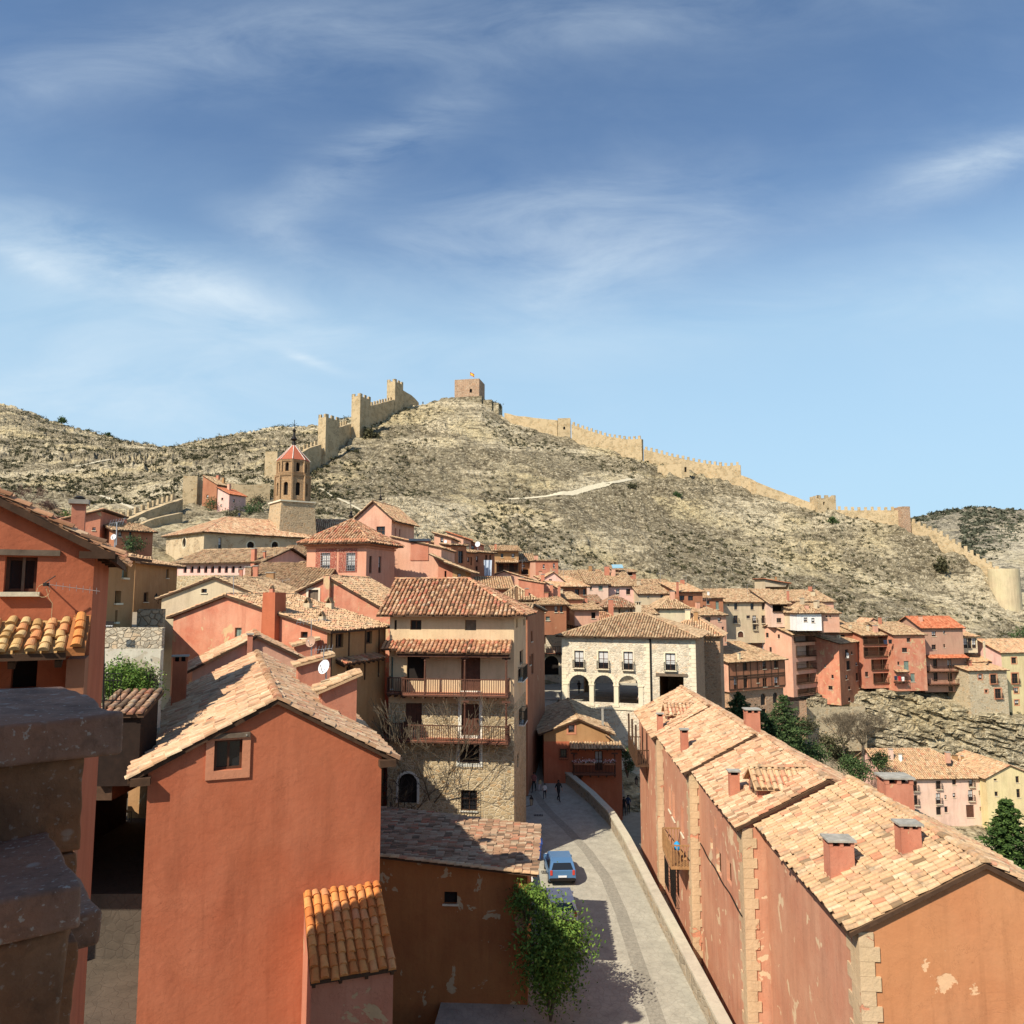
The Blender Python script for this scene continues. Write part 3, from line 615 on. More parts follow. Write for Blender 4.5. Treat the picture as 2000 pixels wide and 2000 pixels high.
def base_z(X, Y):
    X = np.atleast_1d(np.asarray(X, float)); Y = np.atleast_1d(np.asarray(Y, float)); us = 1000+F*X/np.maximum(Y, 1)
    zs = np.zeros_like(X); prevY, prevZ = _ri(ROWS[0], us); out = prevZ.copy()
    for row in ROWS[1:]:
        y, z = _ri(row, us); m_ = (Y >= prevY) & (Y <= y); t_ = (Y-prevY)/np.maximum(y-prevY, .01)
        out = np.where(m_, prevZ+(z-prevZ)*t_, out); prevY, prevZ = y, z
    return np.where(Y > prevY, prevZ, out)
def findY(u, v, lo, hi):
    ys = np.linspace(lo, hi, 500); X = (u-1000)/F*ys; z = base_z(X, ys)
    vv = np.array([(ray(u, v)*(y/ray(u, v).y)).z for y in (lo, hi)]); zr = np.interp(ys, [lo, hi], vv)
    d = z-zr; i = np.where(d >= 0)[0]; return float(ys[i[0]]) if len(i) else hi
PATHS = [([(u, findY(u, v, 150, 295)) for u, v in [(1240, 935), (1195, 945), (1150, 955), (1120, 965), (1060, 971), (985, 975)]], 1.3, 'pale gravel path crossing the middle of the castle hill'),
 ([(u, findY(u, v, 150, 295)) for u, v in [(605, 948), (640, 965), (680, 985), (712, 1003)]], 0.7, 'thin footpath beside the bell tower'),
 ([(u, findY(u, v, 130, 300)) for u, v in [(125, 955), (160, 960), (200, 972), (235, 985), (262, 996)]], 1.1, 'narrow pale track in the valley left of the walls'),
 ([(u, findY(u, v, 130, 500)) for u, v in [(135, 912), (170, 905), (212, 897)]], 2.2, 'ochre track climbing to the left saddle')]
def _pathmask(X, Y):
    X = np.asarray(X, float); Y = np.asarray(Y, float); D2 = np.full(X.shape, 1e9)
    for pts, w, lb in PATHS:
        for (a, b) in zip(pts, pts[1:]):
            ax, ay, bx, by = (a[0]-1000)/F*a[1], a[1], (b[0]-1000)/F*b[1], b[1]; dx, dy = bx-ax, by-ay
            t_ = np.clip(((X-ax)*dx+(Y-ay)*dy)/(dx*dx+dy*dy+1e-9), 0, 1); D2 = np.minimum(D2, (X-ax-dx*t_)**2+(Y-ay-dy*t_)**2)
    return np.clip((np.sqrt(D2)-1.2)/3.0, 0.06, 1)
_disp0 = disp
def disp(X, Y): return _disp0(X, Y)*_pathmask(X, Y)
def ground(X, Y): return float((base_z(X, Y)+disp(np.atleast_1d(float(X)), np.atleast_1d(float(Y))))[0])
def sheet(rows, cols, nsub, name, mat, useamp=True):
    us = cols; YS = []; ZS = []
    for i in range(len(rows)-1):
        y0, z0 = _ri(rows[i], us); y1, z1 = _ri(rows[i+1], us)
        for k in range(nsub[i]): t_ = k/nsub[i]; YS.append(y0+(y1-y0)*t_); ZS.append(z0+(z1-z0)*t_)
    YS.append(y1); ZS.append(z1); YS = np.array(YS); ZS = np.array(ZS); X = (us[None, :]-1000)/F*YS
    if useamp: ZS = ZS+disp(X, YS)
    else: ZS = ZS+(fbm(X*0.01, YS*0.01, 5, 21)-0.5)*14
    V = np.stack([X, YS, ZS], -1).reshape(-1, 3); nr, nc = YS.shape
    i = np.arange(nr-1)[:, None]*nc+np.arange(nc-1)[None, :]
    L = np.stack([i, i+1, i+nc+1, i+nc], -1).reshape(-1)
    mb = MB(); mb.bulk.append((V, L, np.full((nr-1)*(nc-1), 4), 0, np.zeros(len(V)))); return mb.build(name, mat)
def rockmat(name, far=False, pf=0.0):
    m, t, b = newmat(name); p = t.pos(); k = 0.3 if far else 1.0
    wob = t.noise(p, 0.04, 4); sp = t.new('ShaderNodeSeparateXYZ'); t.put(sp.inputs[0], p)
    q = t.scale(p, (0.5, 0.5, 1.9), (R(0), R(20), R(0)))
    n1 = t.noise(q, 0.55*k, 8, 0.68, 0.6); n2 = t.noise(p, 0.05*k, 6, 0.6); n3 = t.noise(p, 1.6*k, 6, 0.7); n4 = t.noise(t.scale(p, (1, 1, 1.6)), 0.55*k, 7, 0.72, 0.2)
    fl = t.noise(p, 1.15*k, 5, 0.75, 0.3)
    olive = t.mix(t.ramp(t.noise(p, 0.3*k, 5), [(0.35, 0), (0.65, 1)]), (0.20, 0.165, 0.105), (0.31, 0.26, 0.165))
    slope = t.mix(t.ramp(fl, [(0.52, 0), (0.59, 1)]), olive, (0.57, 0.49, 0.34))
    bandn = t.noise(t.scale(p, (0.6, 0.6, 2.2), (R(0), R(15), R(0))), 0.04*k, 7, 0.60, 0.4)
    band = t.ramp(bandn, [(0.47-pf*2, 0), (0.545-pf*2, 1)])
    rock = t.mix(t.ramp(n3, [(0.36, 0), (0.58, 1)]), (0.40, 0.32, 0.195), (0.72, 0.63, 0.44))
    rock = t.mix(t.ramp(t.noise(p, 0.03*k, 4), [(0.47, 0), (0.60, 0.85)]), rock, t.mix(t.ramp(n3, [(0.36, 0), (0.58, 1)]), (0.38, 0.29, 0.15), (0.70, 0.59, 0.35)))
    col = t.mix(band, slope, rock)
    dk = t.ramp(n1, [(0.36, 1), (0.46, 0)]); col = t.mix(t.math('MULTIPLY', dk, 0.6), col, (0.13, 0.10, 0.06))
    scrub = t.ramp(t.math('ADD', t.math('MULTIPLY', n4, .65), t.math('MULTIPLY', n3, .35)), [(0.54, 0), (0.575, 1)])
    col = t.mix(t.math('MULTIPLY', scrub, t.ramp(n2, [(0.35, 0.9), (0.75, 0.3)])), col, (0.085, 0.07, 0.036))
    crk = t.ramp(n1, [(0.40, 1), (0.45, 0)]); col = t.mix(t.math('MULTIPLY', crk, 0.5), col, (0.11, 0.09, 0.055))
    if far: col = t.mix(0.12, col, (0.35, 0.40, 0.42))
    t.put(b.inputs['Base Color'], col); b.inputs['Roughness'].default_value = 1.0; b.inputs['Specular IOR Level'].default_value = 0.1
    h = t.math('ADD', t.math('MULTIPLY', n1, 1.6), t.math('ADD', n3, t.math('MULTIPLY', scrub, 0.5)))
    t.put(b.inputs['Normal'], t.bump(h, 1.0, 0.9 if not far else 2.5)); return m
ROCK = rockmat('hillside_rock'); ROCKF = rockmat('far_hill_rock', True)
cols = np.concatenate([np.arange(-900, -40, 20), np.arange(-40, 2060, 2.2), np.arange(2060, 2901, 20)]).astype(float)
terrain = sheet(ROWS, cols, [3, 4, 4, 6, 10, 30, 8, 70, 50, 90, 8, 60, 6], 'hillside', ROCK); tag(terrain, 'rocky limestone castle hill with scrub and pale bedding ledges behind the town', None, None, 'structure')
FAR = [vrow([(-2000, 430, 1320), (4000, 430, 1320)]),
       vrow([(-2000, 620, 1180), (1700, 620, 1180), (1900, 620, 1110), (2100, 600, 1100), (4000, 620, 1100)]),
       vrow([(-2000, 900, 1010), (1300, 900, 1040), (1700, 900, 1035), (1790, 900, 1012), (1850, 900, 1000), (1925, 900, 996), (1990, 900, 1003), (2100, 900, 990), (2500, 900, 960), (4000, 900, 980)]),
       vrow([(-2000, 1200, 1080), (4000, 1200, 1080)])]
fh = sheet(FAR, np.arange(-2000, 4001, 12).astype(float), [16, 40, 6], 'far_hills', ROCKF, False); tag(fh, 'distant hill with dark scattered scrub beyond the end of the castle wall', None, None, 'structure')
gp = MB(); gp.face([(-4000, -800, -45), (4000, -800, -45), (4000, 3000, -45), (-4000, 3000, -45)]); tag(gp.build('ground', ROCKF), 'valley floor ground', None, None, 'structure')

# ---------------------------------------------------------------- scrub and leaves
def leafmat(name, a, b_, c_):
    m, t, b = newmat(name); at = t.new('ShaderNodeAttribute', attribute_name='rnd').outputs['Fac']
    t.put(b.inputs['Base Color'], t.ramp(at, [(0, a), (0.5, b_), (1, c_)])); b.inputs['Roughness'].default_value = 0.75
    return m
LEAF = leafmat('spring_leaves', (0.035, 0.075, 0.012), (0.09, 0.17, 0.025), (0.20, 0.29, 0.05))
LEAFD = leafmat('dark_leaves', (0.018, 0.036, 0.012), (0.048, 0.082, 0.026), (0.10, 0.15, 0.048))
SCRUB = leafmat('scrub_leaves', (0.03, 0.032, 0.014), (0.065, 0.062, 0.028), (0.13, 0.115, 0.055))
TWIG = leafmat('twigs', (0.06, 0.045, 0.03), (0.11, 0.085, 0.055), (0.18, 0.145, 0.10))
PURP = leafmat('purple_twigs', (0.05, 0.025, 0.02), (0.10, 0.05, 0.04), (0.16, 0.09, 0.06))
BARK = plain('bark', (0.13, 0.10, 0.075), 0.95, 0, 0.4, 8)
def leaves(mb, pts, size, m=0, flat=0.0):
    n = len(pts); pts = np.asarray(pts, float); d = rng.normal(0, 1, (n, 3)); d /= np.linalg.norm(d, axis=1)[:, None]
    e = rng.normal(0, 1, (n, 3)); e -= d*(e*d).sum(1)[:, None]; e /= np.linalg.norm(e, axis=1)[:, None]
    s_ = size*(0.6+0.8*rng.random((n, 1)))
    if flat: d[:, 2] *= 1-flat; e[:, 2] *= 1-flat
    V = np.stack([pts-d*s_, pts-e*s_*0.5, pts+d*s_, pts+e*s_*0.5], 1).reshape(-1, 3)
    mb.bulk.append((V, np.arange(4*n), np.full(n, 4), m, np.repeat(np.clip(rng.normal(0.5, 0.25, n), 0, 1), 4)))
def clumps(c, rad, nclump, per, csize, squash=(1, 1, 1)):
    out = []
    for _ in range(nclump):
        d = rng.normal(0, 1, 3); d /= np.linalg.norm(d); r_ = rad*(0.45+0.6*rng.random()); cc = np.array(c)+d*r_*np.array(squash)
        out.append(cc+rng.normal(0, 1, (per, 3))*csize*(0.6+0.8*rng.random()))
    return np.concatenate(out)
def bush(name, label, c, rad, mat=None, n=14, per=70, leaf=0.08, sq=(1, 1, 0.75), cat='bush', group=None):
    c = Vector(c); root = empty(name, (c.x, c.y, c.z-rad*sq[2]), label, cat, group)
    mb = MB(); leaves(mb, clumps(c, rad*0.75, n, per, rad*0.22, sq), leaf); mb.build('foliage', mat or LEAF, root)
    t_ = MB()
    for k in range(6): a = k*1.05; t_.tube([(c.x, c.y, c.z-rad*sq[2]-0.3), (c.x+math.cos(a)*rad*.3, c.y+math.sin(a)*rad*.3, c.z-rad*.1), (c.x+math.cos(a)*rad*.6, c.y+math.sin(a)*rad*.6, c.z+rad*.3)], [0.05, 0.03, 0.01], 5)
    t_.build('stem', BARK, root); return root
def limb(mb, p, d, L, r_, depth, tips, spread=0.5, m=0, upb=0.15):
    p = Vector(p); q = p; pts = [p]; rs = [r_]; n = 3
    for i in range(n):
        d = (d+Vector((random.gauss(0, .12), random.gauss(0, .12), random.gauss(0, .08)+upb*0.3))).normalized(); q = q+d*L/n; pts.append(q); rs.append(r_*(1-0.5*(i+1)/n))
    mb.tube(pts, [max(x, .012) for x in rs], 5 if r_ > 0.04 else 3, m)
    if depth == 0: tips.append(q); return
    for k in range(random.randint(3, 4)):
        nd = (d+Vector((random.gauss(0, spread), random.gauss(0, spread), random.gauss(upb, spread*0.7)))).normalized()
        j = pts[random.choice([2, 3, 3])]; limb(mb, j, nd, L*random.uniform(0.55, 0.85), r_*0.5, depth-1, tips, spread, m, upb)
def baretree(name, label, base, hgt, lean=(0, 0), depth=5, r_=0.16, mat=None, spread=0.6, group=None):
    root = empty(name, base, label, 'tree', group); mb = MB(); tips = []
    b = Vector(base); top = b+Vector((lean[0], lean[1], hgt*0.35)); mb.tube([b-Z*0.4, b+(top-b)*0.5, top], [r_*1.2, r_, r_*0.85], 7); mb.build('trunk', BARK, root)
    cr = MB()
    for k in range(5):
        a = k*1.25+random.random(); limb(cr, top, Vector((math.cos(a)*0.7, math.sin(a)*0.7, 0.7)).normalized(), hgt*0.28, r_*0.55, depth-1, tips, spread)
    cr.bulk.append((np.zeros((0, 3)), np.zeros(0, int), np.zeros(0, int), 0, np.zeros(0)))
    cr.build('crown', mat or TWIG, root, rnd0=0.6); return root
def conifer(name, label, base, hgt, wid, mat=None, layers=16, group=None, leaf=0.16, per=60):
    root = empty(name, base, label, 'tree', group); b = Vector(base)
    t_ = MB(); t_.tube([b-Z*0.5, b+Z*hgt*0.5, b+Z*hgt*0.98], [hgt*0.022, hgt*0.014, 0.02], 7); t_.build('trunk', BARK, root)
    mb = MB(); tw = MB(); pts = []
    for i in range(layers):
        z = hgt*(0.10+0.88*i/layers); rr = wid*(1-i/layers)**0.8*random.uniform(0.8, 1.1)
        for k in range(7):
            a = k*0.9+i*0.5+random.uniform(-.2, .2); L = rr*random.uniform(0.7, 1.1); e = b+Vector((math.cos(a)*L, math.sin(a)*L, z-L*0.12+random.uniform(-.2, .2)))
            mb_ = np.array(b)+np.array([0, 0, z]); n = int(per*max(0.25, L/wid)); t2 = rng.random(n)**0.7
            pp = mb_[None]+(np.array(e)-mb_)[None]*t2[:, None]+rng.normal(0, 1, (n, 3))*np.array([L*0.10, L*0.10, 0.10]); pts.append(pp)
    leaves(mb, np.concatenate(pts), leaf, 0, 0.4); mb.build('crown', mat or LEAFD, root); return root
def crowntree(name, label, base, hgt, rad, mat=None, leaf=0.12, n=30, per=90, group=None, sq=(1, 1, .85)):
    root = empty(name, base, label, 'tree', group); b = Vector(base); mb = MB(); tips = []
    mb.tube([b-Z*.4, b+Z*(hgt-rad)*.6, b+Z*(hgt-rad)], [rad*.09, rad*.07, rad*.05], 7)
    for k in range(6): a = k*1.05; limb(mb, b+Z*(hgt-rad*1.3), Vector((math.cos(a)*.8, math.sin(a)*.8, .6)).normalized(), rad*.6, rad*.035, 1, tips)
    mb.build('trunk', BARK, root)
    cr = MB(); leaves(cr, clumps(b+Z*(hgt-rad*.8), rad*0.8, n, per, rad*0.2, sq), leaf); cr.build('crown', mat or LEAFD, root); return root
# scrub over the hillsides (uncountable ground cover)
def scatter(n, uvr, size, mat, name, label, thr=0.5, seed=4, per=26):
    pts = []; mb = MB(); got = 0
    while got < n:
        u = rng.uniform(uvr[0], uvr[1], 4000); Y = rng.uniform(uvr[2], uvr[3], 4000); X = (u-1000)/F*Y
        z = base_z(X, Y)+disp(X, Y); m_ = fbm(X*0.06, Y*0.06, 4, seed) > thr
        for x, y, zz in list(zip(X[m_], Y[m_], z[m_]))[:n-got]:
            s_ = size*random.uniform(0.4, 1.25)*(1+y/500); pts.append(np.array([x, y, zz+s_*0.25])+rng.normal(0, 1, (per, 3))*np.array([s_, s_, s_*0.55])*0.45)
            got += 1
    leaves(mb, np.concatenate(pts), size*0.42); return tag(mb.build(name, mat), label, None, None, 'stuff')
scatter(3400, (560, 2020, 150, 300), 0.55, SCRUB, 'scrub', 'low dark scrub dotted over the castle hill', 0.50)
scatter(3200, (-20, 700, 190, 520), 0.8, SCRUB, 'scrub', 'low dark scrub over the left hillsides beyond the walls', 0.48, 8)
FSCR = leafmat('far_juniper', (0.05, .055, .035), (.075, .08, .05), (.11, .11, .075))
mbf = MB(); fp = []
for _ in range(900):
    Y = random.uniform(640, 905); u = random.uniform(1740, 2060); X = (u-1000)/F*Y
    z = float(np.interp(Y, [620, 900], [P(u, 1110 if u > 1880 else 1150, 620).z, P(u, np.interp(u, [1700, 1790, 1850, 1925, 1990, 2100], [1035, 1012, 1000, 996, 1003, 990]), 900).z]))+(float(fbm(np.array([X*.01]), np.array([Y*.01]), 5, 21)[0])-0.5)*14
    s_ = random.uniform(1.2, 4.0); fp.append(np.array([X, Y, z+s_*.2])+rng.normal(0, 1, (22, 3))*np.array([s_, s_, s_*.5])*.5)
leaves(mbf, np.concatenate(fp), 1.7); tag(mbf.build('far_scrub', FSCR), 'dark juniper scrub speckling the distant hill', None, None, 'stuff')
for (u, Y, r_) in [(1532, 262, 0)]: pass
def hbush(u, Y, rad, label, mat=None, dz=0, name='bush', **k):
    X = (u-1000)/F*Y; return bush(name, label, (X, Y, ground(X, Y)+rad*0.4+dz), rad, mat or LEAFD, leaf=rad*0.16, n=12, per=40, **k)
hbush(1631, 244, 2.0, 'round dark green bush at the foot of the square wall tower')
hbush(1325, 243, 1.6, 'lone dark bush below the ruined outwork on the castle hill')
hbush(1237, 238, 1.9, 'wide dark bush above the pale hill path', SCRUB)
hbush(1838, 226, 3.0, 'large dull bush against the descending castle wall', SCRUB)
hbush(970, 299, 2.2, 'dark shrub beside the rock below the summit tower', SCRUB, 1.0)
hbush(105, 515, 3.4, 'small dark tree on the left skyline, highest of the three', LEAFD, 0.8)
hbush(155, 515, 2.9, 'small dark tree on the left skyline, middle of the three', LEAFD, 0.8)
hbush(198, 515, 2.7, 'small dark tree on the left skyline, lowest of the three', LEAFD, 0.8)
hbush(720, 258, 3.2, 'grey leafless bush at the foot of the upper castle wall tower', SCRUB)
# paths draped on the slopes
PATH = plain('path_gravel', (0.56, 0.50, 0.36), 0.95, 0, 0.25, 3)
def bury(X, Y): return ground(X, Y)
def hillpath(pts, w, label):
    """pts: (u, Y) waypoints"""
    Q = []
    for (a, b) in zip(pts, pts[1:]):
        n = 24
        for i in range(n): t_ = i/n; u = a[0]+(b[0]-a[0])*t_; Y = a[1]+(b[1]-a[1])*t_; Q.append(((u-1000)/F*Y, Y))
    Q = np.array(Q); k = 9; Q = np.stack([np.convolve(np.pad(Q[:, i], k//2, mode='edge'), np.ones(k)/k, 'valid') for i in (0, 1)], 1)
    zs = []
    for dx in (-w*.5, 0, w*.5):
        for dy in (-w*.6, 0, w*.6): zs.append(base_z(Q[:, 0]+dx, Q[:, 1]+dy)+disp(Q[:, 0]+dx, Q[:, 1]+dy))
    zz = np.max(np.array(zs), 0); zz = np.convolve(np.pad(zz, 2, mode='edge'), np.ones(5)/5, 'valid')+.12
    mb = MB(); prev = None
    for i in range(len(Q)-1):
        d = Vector((Q[i+1][0]-Q[i][0], Q[i+1][1]-Q[i][1], 0)).normalized(); ww = w*random.uniform(.42, .58); s_ = Vector((-d.y, d.x, 0))*ww
        c = Vector((Q[i][0], Q[i][1], 0)); L_ = c-s_; R_ = c+s_; L_.z = ground(L_.x, L_.y)+.16; R_.z = ground(R_.x, R_.y)+.16
        if prev: mb.face([prev[0], prev[1], R_, L_]); mb.face([prev[0], L_, L_-Z*2.5, prev[0]-Z*2.5], 1); mb.face([prev[1], prev[1]-Z*2.5, R_-Z*2.5, R_], 1)
        prev = (L_, R_)
    return tag(mb.build('path', [PATH, ROCK]), label, None, None, 'structure')
for pts, w, lb in PATHS: hillpath(pts, w, lb)
# cliff slabs under the right-hand row of houses
CLIFF = stone('cliff_rock', (0.50, 0.43, 0.30), (0.28, 0.23, 0.14), 1.6, 0.35)
CLIFF2 = rockmat('cliff_face', False, .12)
mb = MB()
for i in range(620):
    u = random.uniform(1560, 2080); f_ = random.random(); Y = 146.0+7.0*f_
    X = (u-1000)/F*Y; zz = float(base_z(X, Y)[0]); L = random.uniform(1.2, 5.5); hh = random.uniform(0.25, 0.95); D_ = random.uniform(1.2, 3.0)
    a = R(-13+random.gauss(0, 4)); ex = Vector((math.cos(a), random.uniform(-.12, .12), math.sin(a))); ey = Vector((random.uniform(-.1, .1), 1, 0.1)); ez = Vector((-math.sin(a), 0, math.cos(a)))
    o = Vector((X, Y-0.8, zz-0.15)); n = 6; prof = []
    for k in range(n+1):
        x = L*k/n; j = lambda s_: random.uniform(-s_, s_)
        hk = hh*(0.55+0.45*math.sin(math.pi*(0.12+0.76*k/n)))
        prof.append([o+ex*x+ey*j(.25)+ez*j(.06), o+ex*x+ey*j(.25)+ez*(hk+j(.08)), o+ex*x+ey*D_+ez*(hk+j(.08)), o+ex*x+ey*D_])
    vs = [p for pr in prof for p in pr]; fs = []
    for k in range(n):
        for q in range(4): fs.append((k*4+q, (k+1)*4+q, (k+1)*4+(q+1) % 4, k*4+(q+1) % 4))
    fs += [(0, 1, 2, 3), tuple(n*4+q for q in (3, 2, 1, 0))]; mb.mesh(vs, fs, 0)
tag(mb.build('rock_ledges', CLIFF2), 'tilted limestone ledges of the cliff below the right row of houses', None, None, 'structure')
# ---------------------------------------------------------------- castle walls and towers on the hill
def castlewall(label, pts, merlons=True, parapet='near', th_=1.7, mat=None, mh=1.15, low=0):
    """pts: (u, v of the wall top, Y)"""
    top = [P(*p) for p in pts]; root = empty('castle_wall', (top[0]+top[-1])/2-Z*6, label, 'wall')
    mb = MB(); mm = MB(); L = [0]
    for a, b in zip(top, top[1:]): L.append(L[-1]+(b-a).length)
    def at(s_):
        for i in range(len(top)-1):
            if s_ <= L[i+1]+1e-6: t_ = (s_-L[i])/(L[i+1]-L[i]); return top[i]+(top[i+1]-top[i])*t_, (top[i+1]-top[i])
        return top[-1], top[-1]-top[-2]
    n = max(2, int(L[-1]/2.2)); q = []
    for i in range(n+1):
        p, d = at(L[-1]*i/n); s_ = Vector((-d.y, d.x, 0)).normalized(); jz = random.uniform(-.12, .12)
        if s_.y < 0: s_ = -s_            # away from the camera
        q.append((p+Z*(jz-(mh if merlons else 0)), s_))
    for (p, s_), (p2, s2) in zip(q, q[1:]):
        b1 = min(ground(p.x, p.y), ground(p2.x, p2.y))-3-low; o1 = p+s_*th_; o2 = p2+s2*th_
        g = lambda v: Vector((v.x, v.y, b1))
        mb.mesh([g(p), g(p2), g(o2), g(o1), p, p2, o2, o1], [(0,1,5,4), (1,2,6,5), (2,3,7,6), (3,0,4,7), (4,5,6,7)], 0)
    if merlons:
        k = int(L[-1]/1.9)
        for i in range(k):
            p, d = at((i+0.5)*L[-1]/k); s_ = Vector((-d.y, d.x, 0)).normalized(); s_ = s_ if s_.y > 0 else -s_
            dx = Vector((d.x, d.y, 0)).normalized(); o = (p+s_*0.02 if parapet == 'near' else p+s_*(th_-.5))-dx*0.45-Z*(mh+0.35)
            mb.box(o, dx*random.uniform(.8, .95), s_*0.45, Z*(mh+0.35+random.uniform(-.12, .1)), 0)
    mb.build('wall', mat or CASTLE, root); return root
def castletower(label, u0, u1, vt, Y, th, dep, merl=True, mat=None, wins=(), vb=None, name='castle_tower', top=0.0):
    pL = P(u0, vt, Y); ex = Vector((math.cos(R(th)), math.sin(R(th)), 0)); ey = Vector((-ex.y, ex.x, 0)); q = onplane(u1, vt, pL, ey); W = (q-pL).dot(ex)
    mh = 1.0 if merl else 0.0; g = min(ground(pL.x, pL.y), ground(q.x, q.y), ground((pL+ey*dep).x, (pL+ey*dep).y))-3
    h = House(); h.Y = Y; h.ex, h.ey = ex, ey; h.O = Vector((pL.x, pL.y, g)); O = h.O; h.loc = lambda x, y, z: O+ex*x+ey*y+Z*z; h.W, h.D = W, dep
    H_ = pL.z-mh-g; root = empty(name, O+ex*W/2+ey*dep/2, label, 'tower'); h.root = root; h.trim = TRIM; h.fr = FRAME
    h.fr_ = {'F': ((0, 0), ex, -ey), 'R': ((W, 0), ey, ex), 'L': ((0, 0), ey, -ex), 'B': ((0, dep), ex, ey)}
    mb = MB()
    for fc in 'FRLB':
        (ox, oy), dr, nr = h.fr_[fc]; p0 = h.loc(ox, oy, 0); lim = W if fc in 'FB' else dep; hs = []
        for w in wins:
            if w[0] == fc:
                a = onplane(w[1], w[4], p0, nr); b = onplane(w[3], w[2], p0, nr); s0, s1 = sorted(((a-p0).dot(dr), (b-p0).dot(dr))); z0, z1 = sorted(((a-p0).z, (b-p0).z))
                hs.append((max(.2, s0), min(lim-.2, s1), z0, z1, False, w[5] if len(w) > 5 else False)); 
        wall_poly(mb, [(0, 0), (lim, 0), (lim, H_), (0, H_)], hs, lambda s_, z_: p0+dr*s_+Z*z_, nr, 0, 0.5)
        for x in hs: o = MB(); o.face([p0+dr*s_+Z*z_-nr*0.5 for s_, z_ in hole_pts(*x)], 0); o.build('opening', DARK, root)
        if merl:
            k = max(3, int(round(lim/1.5)));
            if k % 2 == 0: k += 1
            for i in range(0, k, 2): mb.box(p0+dr*(lim*i/k)+Z*H_-nr*(0.45 if fc in 'FB' else .451), dr*(lim/k), nr*0.45, Z*mh, 0)
    mb.face([h.loc(0, 0, H_), h.loc(W, 0, H_), h.loc(W, dep, H_), h.loc(0, dep, H_)], 0)
    mb.build('wall', mat or CASTLE, root); return h
st = castletower('square reddish stone keep with a flag alone on the summit of the castle hill', 888, 936, 742, 300, -12, 9, False, CASTLER, [('F', 917, 759, 922, 767, True), ('F', 916, 774, 920, 779)])
mb = MB(); O_ = st.O
for (x0, x1, y0, y1, ht) in [(-1.6, 11.6, -1.8, 10, 4.9), (9, 15.5, -1, 8, 3.6), (12, 18, 0, 7, 2.4)]: mb.box(st.loc(x0, y0, -2), st.ex*(x1-x0), st.ey*(y1-y0), Z*(ht+2+random.uniform(-.2, .2)))
tag(mb.build('stone_plinth', ROCK), 'rough stone terrace under the summit keep', 'terrace')
fp_ = P(918, 742, 303); fr = empty('flagpole', fp_, 'thin flagpole with a small red and yellow flag on the summit keep', 'flagpole')
mb = MB(); mb.tube([fp_-Z*0.3, fp_+Z*3.4], 0.06, 6); mb.build('pole', METAL, fr)
FR_, FY_ = plain('flag_red', (0.5, 0.05, 0.03), 0.8, 0, 0, bump=0), plain('flag_yellow', (0.75, 0.5, 0.05), 0.8, 0, 0, bump=0)
mb = MB()
for i in range(6):
    for j, m_ in ((0, 0), (1, 1), (2, 1), (3, 0)):
        f = lambda a, b: fp_+Vector((0.05+a*0.28, 0.15*math.sin(a*1.3), 3.3-a*0.16-b*0.33)); mb.face([f(i, j), f(i+1, j), f(i+1, j+1), f(i, j+1)], m_)
mb.build('flag', [FR_, FY_], fr)
castlewall('ruined plain top castle wall just right of the summit rocks', [(985, 806, 298), (1010, 812, 296), (1088, 821, 290)], False)
castletower('plain square wall tower with one window on the right ridge', 1089, 1114, 817, 289, -6, 4.5, False, CASTLE, [('F', 1100, 833, 1104, 839, True)])
castlewall('highest battlemented castle wall stretch on the right ridge', [(1116, 823, 288), (1142, 832, 286), (1180, 845, 283), (1232, 853, 279), (1253, 851, 277)])
castlewall('long battlemented castle wall stretch in the middle of the right ridge', [(1257, 871, 278), (1319, 887, 274), (1366, 897, 271), (1412, 904, 266), (1446, 902, 264)])
castlewall('stepped plain castle wall below the middle battlements', [(1447, 928, 262), (1475, 938, 260), (1476, 940, 259)], False)
castlewall('plain sloping castle wall above the small wall tower', [(1476, 941, 258), (1530, 962, 256), (1594, 985, 251)], False)
castletower('small battlemented wall tower with two slit windows low on the right ridge', 1596, 1632, 967, 249, 4, 5.5, True, CASTLE, [('F', 1608, 980, 1611, 986), ('F', 1616, 992, 1619, 998)])
castlewall('level battlemented castle wall at the right end of the ridge', [(1633, 989, 249), (1689, 990, 246), (1763, 990, 241)])
castletower('reddish square corner tower where the castle wall turns downhill', 1763, 1777, 989, 239, 5, 5, False, CASTLER)
castlewall('battlemented castle wall descending steeply to the round tower', [(1778, 1012, 240), (1835, 1035, 232), (1897, 1074, 227), (1953, 1109, 222)])
rt = P(1966, 1111, 220); g = ground(rt.x, rt.y)-6; rt0 = empty('round_tower', (rt.x, rt.y, g), 'smooth pale round tower ending the castle wall at the right', 'tower')
mb = MB(); mb.lathe((rt.x, rt.y+1.5, g), [(4.1, 0), (3.95, rt.z-g-0.5), (3.9, rt.z-g), (0.1, rt.z-g)], 28, 0); mb.build('wall', plaster('round_tower_stone', (0.50, 0.40, 0.25), (0.54, 0.44, 0.28)), rt0)
ow = castletower('small ruined square outwork in front of the right castle wall', 1331, 1346, 901, 262, -3, 3, False, CASTLE, [('F', 1337, 912, 1341, 922)])
castlewall('low ruined wall beside the square outwork', [(1284, 910, 266), (1331, 906, 262)], False, th_=1.0)
